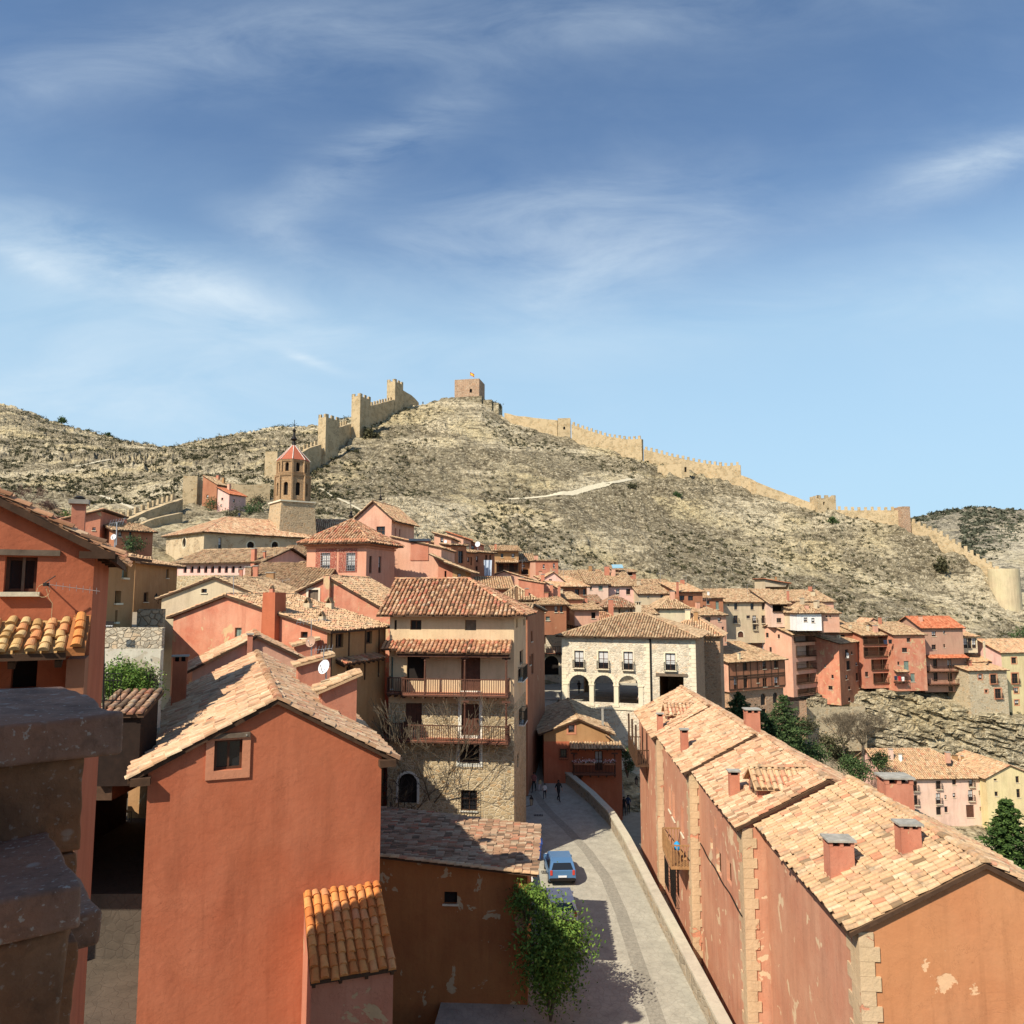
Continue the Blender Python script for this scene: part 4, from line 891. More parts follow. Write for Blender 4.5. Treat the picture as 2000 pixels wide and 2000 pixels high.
# left chain
castletower('tall pale square wall tower left of the pink hillside houses', 358, 386, 929, 182, 8, 4.5, False, CASTLE, [('F', 374, 955, 376, 959)])
castlewall('shaded curtain wall between the left tower and the bell tower', [(387, 935, 184), (425, 938, 185), (477, 948, 186), (528, 943, 188)], False)
castletower('ochre square wall tower rising behind the bell tower', 518, 542, 882, 212, -10, 5, False, CASTLE)
castlewall('battlemented curtain wall climbing right from behind the bell tower', [(543, 905, 213), (583, 879, 218), (604, 868, 222), (628, 861, 228)], True, 'far', 1.8)
castletower('open backed half tower in the middle of the climbing wall', 622, 637, 810, 230, -28, 6, True, CASTLE)
castlewall('battlemented curtain wall between the half tower and the upper tower', [(640, 838, 238), (660, 829, 246), (686, 821, 256)], True, 'far', 1.8)
castletower('slim battlemented tower left of the highest wall stretch', 687, 704, 770, 257, -25, 6, True, CASTLE)
castlewall('highest battlemented curtain wall left of the summit', [(706, 790, 264), (735, 784, 272), (772, 774, 284)], True, 'far', 1.8)
castletower('tallest battlemented tower on the left of the summit', 756, 772, 742, 285, -25, 5.5, True, CASTLE)
castlewall('short rounded wall curving down right of the tallest tower', [(778, 757, 289), (790, 764, 292), (807, 774, 296), (818, 787, 299)], False)
castlewall('ruined gap toothed wall descending left into the valley', [(226, 1012, 146), (266, 997, 152), (310, 979, 158), (358, 965, 168)], True, 'far', 2.2)
castlewall('lower ruined wall in front of the gap toothed wall', [(270, 1027, 143), (300, 1014, 147), (323, 1007, 150), (357, 1001, 156)], False, th_=1.0)

# ---------------------------------------------------------------- bell tower
def octa(mb, c, r0, z0, r1, z1, m=0, rot=R(22.5)): mb.lathe((c.x, c.y, 0), [(r0, z0), (r1, z1)], 8, m, rot)
bt = P(558, 1026, 124); sx = 124/1500; zz = lambda v: P(558, v, 126.5).z
btr = empty('bell_tower', (bt.x, bt.y, 0), 'octagonal brick church bell tower with a pointed red tiled roof and iron cross', 'tower')
th = R(36); ex = Vector((math.cos(th), math.sin(th), 0)); ey = Vector((-ex.y, ex.x, 0)); c = Vector((bt.x, bt.y+3.2, 0))
mb = MB(); zb = zz(1045); zt = zz(982); r0, r1 = 3.15, 2.75
vs = [c+ex*a*r0+ey*b*r0+Z*zb for a, b in ((-1,-1), (1,-1), (1,1), (-1,1))]+[c+ex*a*r1+ey*b*r1+Z*zt for a, b in ((-1,-1), (1,-1), (1,1), (-1,1))]
mb.mesh(vs, [(4,5,6,7), (0,1,5,4), (1,2,6,5), (2,3,7,6), (3,0,4,7)], 0); mb.box(c-ex*3-ey*3+Z*(zt-.1), ex*6, ey*6, Z*0.25, 1)
mb.build('base', [stone('tower_base_stone', (0.50, 0.365, 0.215), (0.56, 0.43, 0.27), 0.45, 0.6), TRIM], btr)
rot = th+R(22.5)
def stage(name, r, z0, z1, aw, ah, az, m=BRICKY):
    mb = MB(); op = MB(); n = 8
    for k in range(n):
        a0 = rot+k*math.pi/4; a1 = a0+math.pi/4; A = c+Vector((math.cos(a0), math.sin(a0), 0))*r; B = c+Vector((math.cos(a1), math.sin(a1), 0))*r
        d = (B-A).normalized(); L = (B-A).length; nr = Vector((math.cos((a0+a1)/2), math.sin((a0+a1)/2), 0)); h_ = (L/2-aw/2, L/2+aw/2, az, az+ah, False, True)
        wall_poly(mb, [(0, 0), (L, 0), (L, z1-z0), (0, z1-z0)], [h_], lambda s_, z_: A+d*s_+Z*(z0+z_), nr, 0, 0.4)
        op.face([A+d*s_+Z*(z0+z_)-nr*0.4 for s_, z_ in hole_pts(*h_)])
        mb.box(A-nr*.1-d*.14+Z*z0, d*.28, nr*.28, Z*(z1-z0), 0)
    for zz_ in (z0, z1-.35): octa(mb, c, r+.12, zz_, r+.22, zz_+.3, 0, rot)
    o = mb.build(name, [m, TRIM], btr); op.build('belfry_opening', DARK, o)
stage('lower_belfry', 2.75, zz(981), zz(928), .75, 2.2, 1.0)
stage('upper_belfry', 2.5, zz(928), zz(900), .62, 1.5, .45)
mb = MB(); octa(mb, c, 2.75, zz(900), .12, zz(866), 0, rot)
for k in range(8): a = rot+k*math.pi/4; mb.tube([c+Vector((math.cos(a)*2.78, math.sin(a)*2.78, zz(900)+.05)), c+Z*zz(865)], .055, 5, 1)
mb.build('spire_roof', [plain('spire_tile', (0.38, 0.11, 0.06), 0.8, 0, .3, 6), TRIMW], btr)
mb = MB(); mb.lathe((c.x, c.y, zz(868)), [(.35, 0), (.25, .7), (.6, 1.0), (.3, 1.4), (.15, 2.2), (.35, 2.5), (.1, 2.8)], 10)
t0 = zz(840); mb.tube([c+Z*(t0-1), c+Z*(t0+1.9)], .05, 5); mb.tube([c+ex*-.8+Z*(t0+1), c+ex*.8+Z*(t0+1)], .045, 5)
for a in range(8): mb.tube([c+Z*(t0+1), c+Z*(t0+1)+ex*.6*math.cos(a*.785)+Z*.6*math.sin(a*.785)], .025, 4)
mb.build('cross', IRON, btr)

# ---------------------------------------------------------------- church and left background
ch = H('church', 'long pale stone church with a hipped roof and round windows below the bell tower', 399, 640, 1039, 112, 47, vB=1110, D=13, roof='hip', rise=2.9, mat=CHURCH, over=.5, tile=TILE_P, cat='church',
  wins=[(482, 1058, 497, 1073, 'ro'), (530, 1058, 544, 1073, 'ro'), (578, 1061, 591, 1075, 'ro'), (426, 1050, 433, 1071, 'x'), ('L', 356, 1050, 364, 1070, 'ro')])
H('church', 'second pinkish roof of the church nave right of the bell tower', 566, 720, 1040, 128, 10, vB=1090, D=8, roof='hip', rise=2.4, mat=CHURCH, tile=TILE_P, cat='church')
H('terrace_wall', 'low cream terrace wall below the pink hillside house', 390, 455, 1012, 160, 5, vB=1040, D=4, roof='sf', rise=.05, mat=CREAM, noroof=True, cat='wall')
H('house', 'dark red house against the pale square castle tower', 396, 424, 948, 178, -25, vB=1000, D=4, roof='sr', rise=2.3, mat=BROWN, wins=[(403, 966, 407, 973)], over=.2)
H('house', 'small rose half timbered hillside house with a red shed roof', 425, 448, 966, 172, -25, vB=1005, D=5, roof='sr', rise=1.6, mat=ROSE, tile=TILE_R, over=.3, wins=[(432, 972, 436, 977), ('R', 455, 975, 459, 981), (430, 985, 434, 990)])
H('arcaded_house', 'pink house with a row of small arched openings under its eaves', 343, 512, 1101, 88, -22, vB=1150, D=9, roof='gs', rise=1.6, mat=ROSE, tile=TILE_C, over=.5, split=(P(400, 1124, 87).z, RUBBLE),
  wins=[(358+13.4*k, 1105, 365+13.4*k, 1119, 'ao') for k in range(11)], chim=[(493, 1072, 1098, 9, None, 'flat'), (515, 1078, 1092, 5, None, 'flat')])
H('house', 'pale lilac house beside the left corner of the turret house', 545, 606, 1085, 95, 5, vB=1150, D=8, roof='sf', rise=1.6, mat=PALEP, wins=[(585, 1089, 591, 1095)], tile=TILE_C)
H('house', 'small pink shed house in front of the lilac house', 562, 586, 1107, 84, 5, vB=1150, D=4, roof='sl', rise=.4, mat=ROSE, tile=TILE_C)
H('house', 'low house with a broad patched brown roof between the gables and the turret house', 440, 606, 1163, 64, 3, vB=1240, D=12, roof='sf', rise=3.0, mat=BEIGE, tile=TILE_C, chim=[(526, 1119, 1146, 15, None, 'flat', OCHRE), (484, 1108, 1128, 12, None, 'flat', REDSTONE), (498, 1106, 1128, 9, None, 'flat', RED2), (470, 1112, 1129, 6, None, 'flat')])
H('house', 'brown gabled house at the far left edge of the town', 4, 66, 1003, 96, 5, vB=1060, D=12, roof='gf', rise=1.7, mat=BROWN, tile=TILE_C, wins=[(20, 1010, 26, 1020, 'o')], chim=[(17, 970, 983, 8, None, 'flat')])
H('house', 'long low brown house below the far left gable', 40, 72, 1012, 90, 0, vB=1060, D=5, roof='sf', rise=.6, mat=BROWN, tile=TILE_C)
H('house', 'low red house behind the tall chimney of the near left roof', 100, 196, 1019, 84, 12, vB=1070, D=9, roof='sl', rise=1.4, mat=RED2, tile=TILE_A, wins=[(180, 1030, 187, 1036)])
H('house', 'shaded brown house with a tiled shed roof left of the church', 226, 299, 1036, 84, 42, vB=1085, D=6.5, roof='sf', rise=1.3, mat=BROWN, tile=TILE_C, wins=[(231, 1038, 238, 1048), (252, 1038, 257, 1049), (244, 1057, 258, 1064)], chim=[(203, 1010, 1022, 5, None, 'tent'), (245, 1014, 1024, 5, None, 'flat')])
b1 = H('house', 'near half of the tall shaded brown house left of the stone garden wall', 187, 265, 1079, 27.5, 97, zB=-4, D=3.5, roof='sf', rise=.5, mat=OCHRE, over=.5, tile=TILE_A, wins=[(238, 1106, 250, 1128, 'sn'), (190, 1108, 196, 1123, 'sn'), (224, 1154, 237, 1178, 'o'), (224, 1192, 230, 1215, 'd')])
H('house', 'far half of the tall shaded brown house with a wall lantern', 265, 347, 1098, 57.5, 97, vB=1240, D=10, roof='sf', rise=2.2, mat=OCHRE, over=.5, tile=TILE_A, wins=[(324, 1112, 330, 1129, 's'), (280, 1157, 290, 1176), (321, 1160, 326, 1172, 'o')])

# ---------------------------------------------------------------- near left house
A = H('house', 'red house at the left edge with a barred window and a lean-to of curved tiles', -386, 187, 1052, 10.78, 25, zB=-14, D=4.6, roof='gf', rise=.95, mat=RED, over=.33, tile=TILE_B, wins=[(6, 1088, 74, 1156, ''), (20, 1288, 74, 1345, 'o')], tl=dict(w=.20, e=.30, k=6))
def pent(h, face, u0, u1, vt, proj, drop, tile, name='pent_roof', tl=None, ve=None, under=None, s=None, zt=None):
    (ox, oy), dr, nr = h.fr_[face]; p0 = h.loc(ox, oy, 0)
    a = onplane(u0, vt, p0, nr); b = onplane(u1, vt, p0, nr); s0, s1 = sorted(((a-p0).dot(dr), (b-p0).dot(dr))) if s is None else s; z = (zt if zt is not None else onplane((u0+u1)/2, vt, p0, nr).z)-p0.z
    T = lambda s_, n_, z_: p0+dr*s_+nr*n_+Z*z_
    mb = MB(); pl = [T(s0, proj, z-drop), T(s1, proj, z-drop), T(s1, 0.01, z), T(s0, 0.01, z)]; nrm = (pl[1]-pl[0]).cross(pl[2]-pl[0])
    if nrm.z < 0: pl = pl[::-1]
    mb.mesh(pl+[p-Z*.1 for p in pl], [(0, 1, 2, 3)], 0); mb.mesh(pl+[p-Z*.1 for p in pl], [(7, 6, 5, 4), (0, 4, 5, 1), (1, 5, 6, 2), (2, 6, 7, 3), (3, 7, 4, 0)], 1)
    tile_slope(mb, pl, **(tl or lod(h.Y)))
    k = max(2, int((s1-s0)/.6))
    for i in range(k+1): s_ = s0+.1+(s1-s0-.2)*i/k; mb.bar(T(s_, 0.02, z-.2), T(s_, proj-.08, z-drop-.17), .09, .11, 1)
    o = mb.build(name, [tile, under or WOOD], h.root, rnd0=.15); h.last = (T, s0, s1, z, proj, drop); return o
pent(A, 'F', -150, 160, 1213, .95, .44, tilemat('ochre_curved_tile', [(0, (.34, .19, .07)), (.3, (.56, .36, .15)), (.6, (.62, .44, .21)), (.85, (.60, .28, .12)), (1, (.55, .22, .09))], .35), 'lean_to_roof', dict(w=.178, e=.21, k=8, cover=.40, lift=.022), s=(.3, A.W-.24))
T, s0, s1, z, pj, dr_ = A.last
mb = MB(); mb.box(T(A.W-.24, 0.01, -1), T(A.W, .01, -1)-T(A.W-.24, .01, -1), T(0, pj-.2, 0)-T(0, 0, 0), Z*(z+.8-dr_*.8), 0)
mb.build('corner_pillar', [BROWN], A.root)
mb = MB(); mb.prism([T(A.W-.24, 0.02, z-.05), T(A.W-.24, pj, z-dr_-.05), T(A.W-.24, pj, z-dr_+.06), T(A.W-.24, .02, z+.08)], A.ex*.24, 0)
cap_tiles(mb, T(A.W-.12, pj+.02, z-dr_+.05), T(A.W-.12, .1, z+.07), .075, .22, 7, 1, np.full(6, .5)[:max(1, int((Vector(T(A.W-.12, .1, z+.07))-Vector(T(A.W-.12, pj+.02, z-dr_+.05))).length/.22))]); mb.build('verge', [ORANGE, TILE_O], A.root)
mb = MB()   # window bars, lintel, eaves beams
a0 = onplane(6, 1156, A.loc(0, 0, 0), A.ey); a1 = onplane(74, 1088, A.loc(0, 0, 0), A.ey); sx0 = (a0-A.O).dot(A.ex); sx1 = (a1-A.O).dot(A.ex)
mb.box(A.loc((sx0+sx1)/2, .12, a0.z-A.O.z), A.ex*.04, A.ey*.05, Z*(a1.z-a0.z), 0); mb.box(A.loc(sx0-.4, -.04, a1.z-A.O.z+.02), A.ex*(sx1-sx0+.7), A.ey*.1, Z*.09, 1)
mb.build('lintel', [OLDW, OLDW], A.root)
for i in range(5): y = -.28+i*1.1; mb = MB(); mb.box(A.loc(A.W-.2, y, A.H-.22), A.ex*.5, A.ey*.09, Z*.11); mb.build('eaves_beam', WOOD, A.root)
cA = chimney(A, 149, 984, 1062, 24, 13.8, 'flat', RED2, dep=.25)
mb = MB(); q = P(155, 984, 13.9); mb.tube([q, q+Z*.09], .05, 8); mb.lathe(q+Z*.09, [(.09, 0), (.1, .02), (.02, .06)], 10); mb.build('chimney_cowl', IRON, cA)

# ---------------------------------------------------------------- red gable house in front
RH = H('house', 'big plain red gable house with one small framed window in front', 290, 745, 1500, 22, 20, zB=-17, D=19.8, roof='gf', rise=1.72, rp=.52, mat=RED, over=.5, vo=.14, tile=TILE_P, tl=dict(w=.25, e=.36, k=6), drop=.0,
       wins=[(417, 1443, 474, 1506, 'x')])
(ox, oy), dr, nr = RH.fr_['F']
def Fp(h, u, v): q = onplane(u, v, h.O, h.ey); return (q-h.O).dot(h.ex), q.z-h.O.z
x0, z0 = Fp(RH, 400, 1524); x1, z1 = Fp(RH, 490, 1438); i0, k0 = Fp(RH, 417, 1506); i1, k1 = Fp(RH, 474, 1443)
mb = MB()
for (a, b, c_, d) in ((x0, i0, z0, z1), (i1, x1, z0, z1), (i0, i1, z0, k0), (i0, i1, k1, z1)): mb.box(RH.loc(a, -.05, c_), RH.ex*(b-a), RH.ey*.052, Z*(d-c_), 0)
mb.build('window_surround', TRIMR, RH.root)
mb = MB(); mb.box(RH.loc(x0+.1, -.1, z1), RH.ex*(x1-x0-.12), RH.ey*.12, Z*.13, 0); mb.tube([RH.loc(x1-.12, -.115, z1+.06), RH.loc(x1-.12, -.09, z1+.06)], .025, 8, 1); mb.build('lintel', [OLDW, CONC], RH.root)
for xx in (-.42, RH.W-.1): mb = MB(); mb.box(RH.loc(xx, -.28, RH.H-.42), RH.ex*.5, RH.ey*.3, Z*.2); mb.build('eaves_beam', WOOD, RH.root)
for i in range(12):
    for xx in (-.5, RH.W): mb = MB(); mb.box(RH.loc(xx, .6+i*1.6, RH.H-.33), RH.ex*.5, RH.ey*.12, Z*.12); mb.build('eaves_beam', WOOD, RH.root)
mb = MB()   # verge board under the gable tiles
xr = RH.W*.52
for (a, za, b, zb_) in ((-.5, RH.H-.5*1.72/xr, xr, RH.H+1.72), (xr, RH.H+1.72, RH.W+.5, RH.H-.5*1.72/(RH.W-xr))):
    cap_tiles(mb, RH.loc(a, -.06, za+.02), RH.loc(b, -.06, zb_+.02), .13, .36, 6, 0)
mb.build('verge', [TILE_P], RH.roof)
def dormer(h, u0, u1, vt, vb, Y, dirx=1, tile=None, mat=None, lowend='l', hgt=.8, dp=1.1):
    """little wedge dormer: wall facing us, shed roof tilted"""
    a = P(u0, vb, Y); ex_, ey_ = h.ex, h.ey; w = (onplane(u1, vb, a, ey_)-a).dot(ex_); mb = MB()
    hz = (P(u0, vt, Y).z-a.z); o = a-Z*.9
    lo, hi = hz*.62, hz
    zl, zr = (lo, hi) if lowend == 'l' else (hi, lo)
    mb.prism([o, o+ex_*w, o+ex_*w+Z*(zr+.9), o+Z*(zl+.9)], ey_*dp, 0)
    dz = (zr-zl)/w; q = .18; p = [o-ex_*q-ey_*q+Z*(zl+.93-dz*q), o+ex_*(w+q)-ey_*q+Z*(zr+.93+dz*q), o+ex_*(w+q)+ey_*(dp+q)+Z*(zr+.93+dz*q), o-ex_*q+ey_*(dp+q)+Z*(zl+.93-dz*q)]
    mb.mesh(p+[x-Z*.08 for x in p], [(0,1,2,3), (7,6,5,4), (0,4,5,1), (1,5,6,2), (2,6,7,3), (3,7,4,0)], 1); tile_slope(mb, p, .24, .34, 5, 1)
    return mb.build('dormer', [mat or RED2, tile or TILE_A], h.roof, rnd0=.4)
dormer(RH, 628, 696, 1322, 1393, 28.5, lowend='r' if False else 'l')
dormer(RH, 582, 645, 1283, 1325, 34.5)
chimney(RH, 349, 1283, 1350, 26, 34.5, 'cap', RED, dep=.5)
RH2 = H('house', 'narrow roof behind the big red gable house with two low chimneys', 376, 618, 1306, 42.3, 20, zB=-17, D=7, roof='gf', rise=1.7, rp=.5, mat=PINK, over=.4, tile=TILE_P, chim=[])
dormer(RH2, 577, 619, 1250, 1278, 46, tile=TILE_A)
chimney(RH2, 488, 1240, 1262, 10, 43, 'flat')
pent(RH, 'F', 592, 742, 1735, 2.6, 1.3, TILE_O, 'lean_to_roof', dict(w=.24, e=.34, k=7, cover=.44), zt=onplane(735, 1725, RH.O, RH.ey).z)
T, s0, s1, z, pj, dr_ = RH.last
mb = MB(); mb.prism([T(s0+.05, 0, -1), T(s0+.05, pj-.2, -1), T(s0+.05, pj-.2, z-dr_+.05), T(s0+.05, 0, z-.1)], T(s1-s0-.1, 0, 0)-T(0, 0, 0), 0); mb.build('lean_to_wall', [RED2], RH.root)

# ---------------------------------------------------------------- patchy gables left of the mansion
M3 = H('house', 'peeling salmon red gable house with a tall red chimney stack on its face', 339, 640, 1202, 51.3, -20, zB=-18, D=7.2, roof='gf', rise=1.35, rp=.36, drop=-.75, mat=REDP, over=.4, tile=TILE_A, sidemat=OCHRE,
  wins=[(458, 1226, 472, 1250, 'sn'), (587, 1234, 601, 1246), ('R', 655, 1237, 671, 1266, 'x'), ('R', 712, 1232, 727, 1258, 'x'), ('R', 676, 1300, 690, 1338, 'x')],
  chim=[(598, 1178, 1189, 14, None, 'tent', BEIGE), (641, 1178, 1190, 14, None, 'tent', BEIGE), (626, 1204, 1214, 12, None, 'tent', BEIGE), (529, 1150, 1158, 8, None, 'tent')])
q = onplane(508, 1232, M3.O-M3.ey*.5, M3.ey); q2 = onplane(538, 1232, M3.O-M3.ey*.5, M3.ey); wq = (q2-q).length
mb = MB(); zt = P(520, 1157, q.y).z; mb.prism([q-Z*4, q+M3.ex*wq-Z*4, q+M3.ex*wq*.9+Z*(zt-q.z), q+M3.ex*wq*.1+Z*(zt-q.z)], M3.ey*1.1); mb.build('chimney_stack', [RED], M3.root)
pent(M3, 'R', 655, 735, 1281, .7, .28, TILE_B, zt=onplane(700, 1281, M3.loc(M3.W, 0, 0), M3.ex).z)
mb = MB()
for yy in (.4, 2.4, 4.4, 6.2): mb.box(M3.loc(M3.W, yy, M3.H-4.2), M3.ex*.04, M3.ey*.12, Z*3.2)
mb.build('timber_post', WOOD, M3.root)
H('house', 'beige gable house with a dark beam rising behind the peeling red gable', 316, 520, 1166, 57, -8, zB=-10, D=9, roof='gf', rise=1.45, rp=.5, mat=BEIGE, over=.35, tile=TILE_C, wins=[(393, 1150, 404, 1158), (349, 1170, 353, 1190, 'so')])
W1 = H('house', 'gable house with a grey shuttered window between the turret house and the mansion', 566, 775, 1163, 59.5, -12, zB=-18, D=8, roof='gf', rise=1.45, rp=.36, drop=-1.5, mat=REDP, over=.4, tile=TILE_A, wins=[(602, 1152, 622, 1175, 'sW')])
mb = MB(); x, z_ = Fp(W1, 636, 1128); mb.box(W1.loc(x, -.35, z_-2.2), W1.ex*.5, W1.ey*1.2, Z*2.3); mb.build('chimney_stack', [REDP], W1.root)

# ---------------------------------------------------------------- turret house
TT = H('house', 'square salmon turret house with brick panels round its barred windows and a pyramid roof', 600, 716, 1060, 74.5, -16, zB=-8, D=6.3, roof='hip', rise=2.1, mat=plaster('turret_plaster', (0.60, 0.27, 0.175), (0.63, 0.32, 0.215)), over=.7, tile=TILE_B,
  wins=[(626, 1080, 645, 1115, 'xc'), (676, 1080, 694, 1115, 'xc'), ('R', 721, 1086, 727, 1120, 'x'), ('R', 739, 1087, 745, 1119, 'x')], tl=dict(w=.30, e=.40, k=4))
brick = stone('brick_panel', (0.34, 0.07, 0.05), (0.60, 0.35, 0.24), .2, .38)
def panel(h, u0, u1, v0, v1, hol):
    a = Fp(h, u0, v1); b = Fp(h, u1, v0); mb = MB(); hh = []
    hs = [(Fp(h, x[0], x[3]), Fp(h, x[2], x[1])) for x in hol]; hh = [(p[0]-.02, q[0]+.02, p[1]-.0, q[1]+.02, False, False) for p, q in hs]
    wall_poly(mb, [(a[0], a[1]), (b[0], a[1]), (b[0], b[1]), (a[0], b[1])], hh, lambda s_, z_: h.loc(s_, -.025, z_), -h.ey, 0, .024); return mb.build('brick_panel', brick, h.root)
panel(TT, 616, 658, 1071, 1118, [(626, 1080, 645, 1115)]); panel(TT, 661, 698, 1071, 1118, [(676, 1080, 694, 1115)])
mb = MB()
for (o_, z0_, z1_) in ((.12, .95, .75), (.25, .7, .45), (.42, .42, .08)):
    mb.box(TT.loc(-o_, -o_, TT.H-z0_), TT.ex*(TT.W+2*o_), TT.ey*(TT.D+2*o_), Z*(z0_-z1_))
mb.build('cornice', [TRIMR], TT.root)
def grille(h, u0, v0, u1, v1, nx=5, nz=7, pr=.06):
    a = Fp(h, u0, v1); b = Fp(h, u1, v0); mb = MB()
    for i in range(nx+1): x = a[0]+(b[0]-a[0])*i/nx; mb.box(h.loc(x-.012, -pr, a[1]), h.ex*.024, h.ey*.02, Z*(b[1]-a[1]))
    for i in range(nz+1): z = a[1]+(b[1]-a[1])*i/nz; mb.box(h.loc(a[0], -pr-.01, z), h.ex*(b[0]-a[0]), h.ey*.02, Z*.024)
    mb.build('window_grille', METAL, h.root)
grille(TT, 626, 1080, 645, 1115); grille(TT, 676, 1080, 694, 1115)
def finial(label, u, vt, vb, Y):
    b = P(u, vb, Y); t_ = P(u, vt, Y); r_ = empty('finial', b, label, 'finial'); L = t_.z-b.z; mb = MB()
    mb.lathe(b-Z*.2, [(.35, 0), (.35, L*.22), (.2, L*.24)], 10, 0); mb.build('pedestal', TRIM, r_)
    mb = MB(); mb.lathe(b+Z*L*.22, [(.14, 0), (.3, L*.06), (.1, L*.14), (.16, L*.2), (.05, L*.3)], 10); mb.tube([b+Z*L*.2, t_], .035, 5)
    for (f, w) in ((.62, .3), (.8, .22)): mb.tube([b+Z*L*f-Vector((w, 0, 0)), b+Z*L*f+Vector((w, 0, 0))], .025, 4)
    mb.build('iron_cross', IRON, r_)
finial('iron weather cross on the turret roof peak', 685, 975, 1022, 77.5)
GC = H('house', 'salmon gabled chapel with two barred windows behind the turret roof', 694, 765, 1012, 88, -14, vB=1080, D=7, roof='gf', rise=1.9, rp=.5, mat=PINK, over=.55, tile=TILE_A, wins=[(735, 1028, 752, 1047, 'x'), (707, 1028, 719, 1043, 'x'), ('R', 771, 1032, 774, 1058, 'x'), ('R', 779, 1034, 782, 1060, 'x')], cat='chapel')
finial('iron weather cross behind the chapel gable', 743, 950, 985, 92)

# ---------------------------------------------------------------- the mansion
MP = PEACH
MA = H('mansion', 'five storey mansion with two long wooden balconies and a rubble stone base', 762, 1004, 1189, 53.3, -7, zB=-18.6, D=7.6, roof='hr', rise=2.1, mat=MP, over=.75, tile=TILE_B, cat='mansion', split=(P(880, 1356, 57.5).z, RUBBLE),
  tl=dict(w=.29, e=.36, k=5, cover=.38), trim=TRIMW,
  wins=[(801, 1211, 823, 1230, 'x'), (908, 1211, 930, 1231, 'xs'), (770, 1211, 775, 1230, 'x'), (794, 1280, 829, 1330, 'ox'), (900, 1281, 938, 1349, 'ds'), (757, 1283, 768, 1345, 'sn'),
        (791, 1371, 824, 1425, 'dsx'), (901, 1369, 936, 1436, 'dW'), (898, 1453, 936, 1490, 'gW'), (900, 1544, 932, 1583, 'g'), (778, 1511, 815, 1568, 'aoA'),
        ('R', 1008, 1208, 1011, 1226, 'x'), ('R', 1022, 1208, 1025, 1222, 'x'), ('R', 1015, 1268, 1022, 1300, 'x'), ('R', 1014, 1378, 1020, 1415, 'b'), ('R', 1012, 1302, 1020, 1330, 'b'), ('R', 1010, 1470, 1013, 1500, 'x')])
MZ = lambda v: onplane(880, v, MA.O, MA.ey).z-MA.O.z
def balcony(h, x0, x1, zf, dp, rh, posts=(), ztop=0, mat=None, step=.16, name='balcony', floor=None, face=None, wrapL=False):
    T = lambda x, n, z: h.loc(x, -n, z)
    mb = MB(); mb.box(T(x0, dp, zf-.14), h.ex*(x1-x0), h.ey*dp, Z*.12, 0); k = max(2, int((x1-x0)/.7))
    for i in range(k+1): x = x0+.06+(x1-x0-.22)*i/k; mb.box(T(x, dp-.04, zf-.30), h.ex*.11, h.ey*(dp-.05), Z*.157, 1)
    mb.box(T(x0+.02, dp-.02, zf-.018), h.ex*(x1-x0-.04), h.ey*(dp-.03), Z*.02, 2)
    b = mb.build(name, [mat or WOODR, WOOD, floor or RED2], h.root)
    mb = MB(); n = int((x1-x0)/step)
    for i in range(n+1): x = x0+.04+(x1-x0-.08)*i/n; mb.bar(T(x, dp-.06, zf), T(x, dp-.06, zf+rh), .045, m=0)
    for zz_ in (zf+rh, zf+.07): mb.box(T(x0, dp-.02, zz_-.03), h.ex*(x1-x0), h.ey*.09, Z*.065, 0)
    n = int(dp/step)
    for xx in (x0+.04, x1-.04):
        for i in range(1, n): mb.bar(T(xx, dp*i/n, zf), T(xx, dp*i/n, zf+rh), .045, m=0)
        for zz_ in (zf+rh, zf+.07): mb.box(T(xx-.04, dp-.1, zz_-.03), h.ex*.08, h.ey*(dp-.12), Z*.06, 0)
    mb.build('railing', mat or WOODR, b)
    for x in posts:
        mb = MB(); c = T(x, dp-.07, 0)
        mb.lathe(c+Z*zf, [(.09, 0), (.09, .12), (.06, .16), (.075, (ztop-zf)*.4), (.055, ztop-zf-.35), (.09, ztop-zf-.3), (.05, ztop-zf-.22), (.11, ztop-zf-.16)], 8, 0)
        mb.box(c+Z*(ztop-.17)-h.ex*.28-h.ey*.06, h.ex*.56, h.ey*.12, Z*.12, 0); mb.build('post', mat or WOODR, b)
    return b
fx = lambda u, v: Fp(MA, u, v)[0]
xs = MA.W; bx0, bx1 = fx(800, 1340)-.25, xs-.25
zf1, zf2 = MZ(1352)+.0, MZ(1441)
balcony(MA, bx0, bx1, zf1, 1.25, .98, [fx(u, 1310) for u in (838, 914)]+[bx1-.12], MZ(1279), step=.15)
balcony(MA, bx0, bx1, zf2, 1.25, .98, [fx(914, 1400), bx1-.12], zf1-.32, step=.15)
balcony(MA, .05, bx0-.02, zf1, .75, .98, [], 0, step=.15); balcony(MA, .05, bx0-.02, zf2, .75, .98, [], 0, step=.15)
pent(MA, 'F', 800, 1000, 1250, 1.55, .72, TILE_B, tl=dict(w=.29, e=.36, k=5, cover=.38), s=(bx0-.3, xs-.08)); pent(MA, 'F', 760, 800, 1252, .95, .5, TILE_B, s=(-.35, bx0-.3), zt=MA.O.z+MZ(1252))
mb = MB(); mb.box(MA.loc(bx0-.2, -1.4, MZ(1279)-.03), MA.ex*(xs-bx0), MA.ey*.14, Z*.16); mb.build('balcony_beam', WOODR, MA.root)
for (u0, v0, v1) in ((898, 1446, 1496), (900, 1538, 1588)):
    pass
MB2 = H('house', 'shaded red house wedged behind the mansion beside the rising street', 958, 1030, 1200, 68.5, -9, zB=-18, D=13, roof='gs', rise=.8, rp=.2, mat=BROWN, over=.3, tile=TILE_C, wins=[('R', 1037, 1232, 1040, 1254), ('R', 1034, 1280, 1037, 1300), ('R', 1038, 1275, 1042, 1318, 'x')])
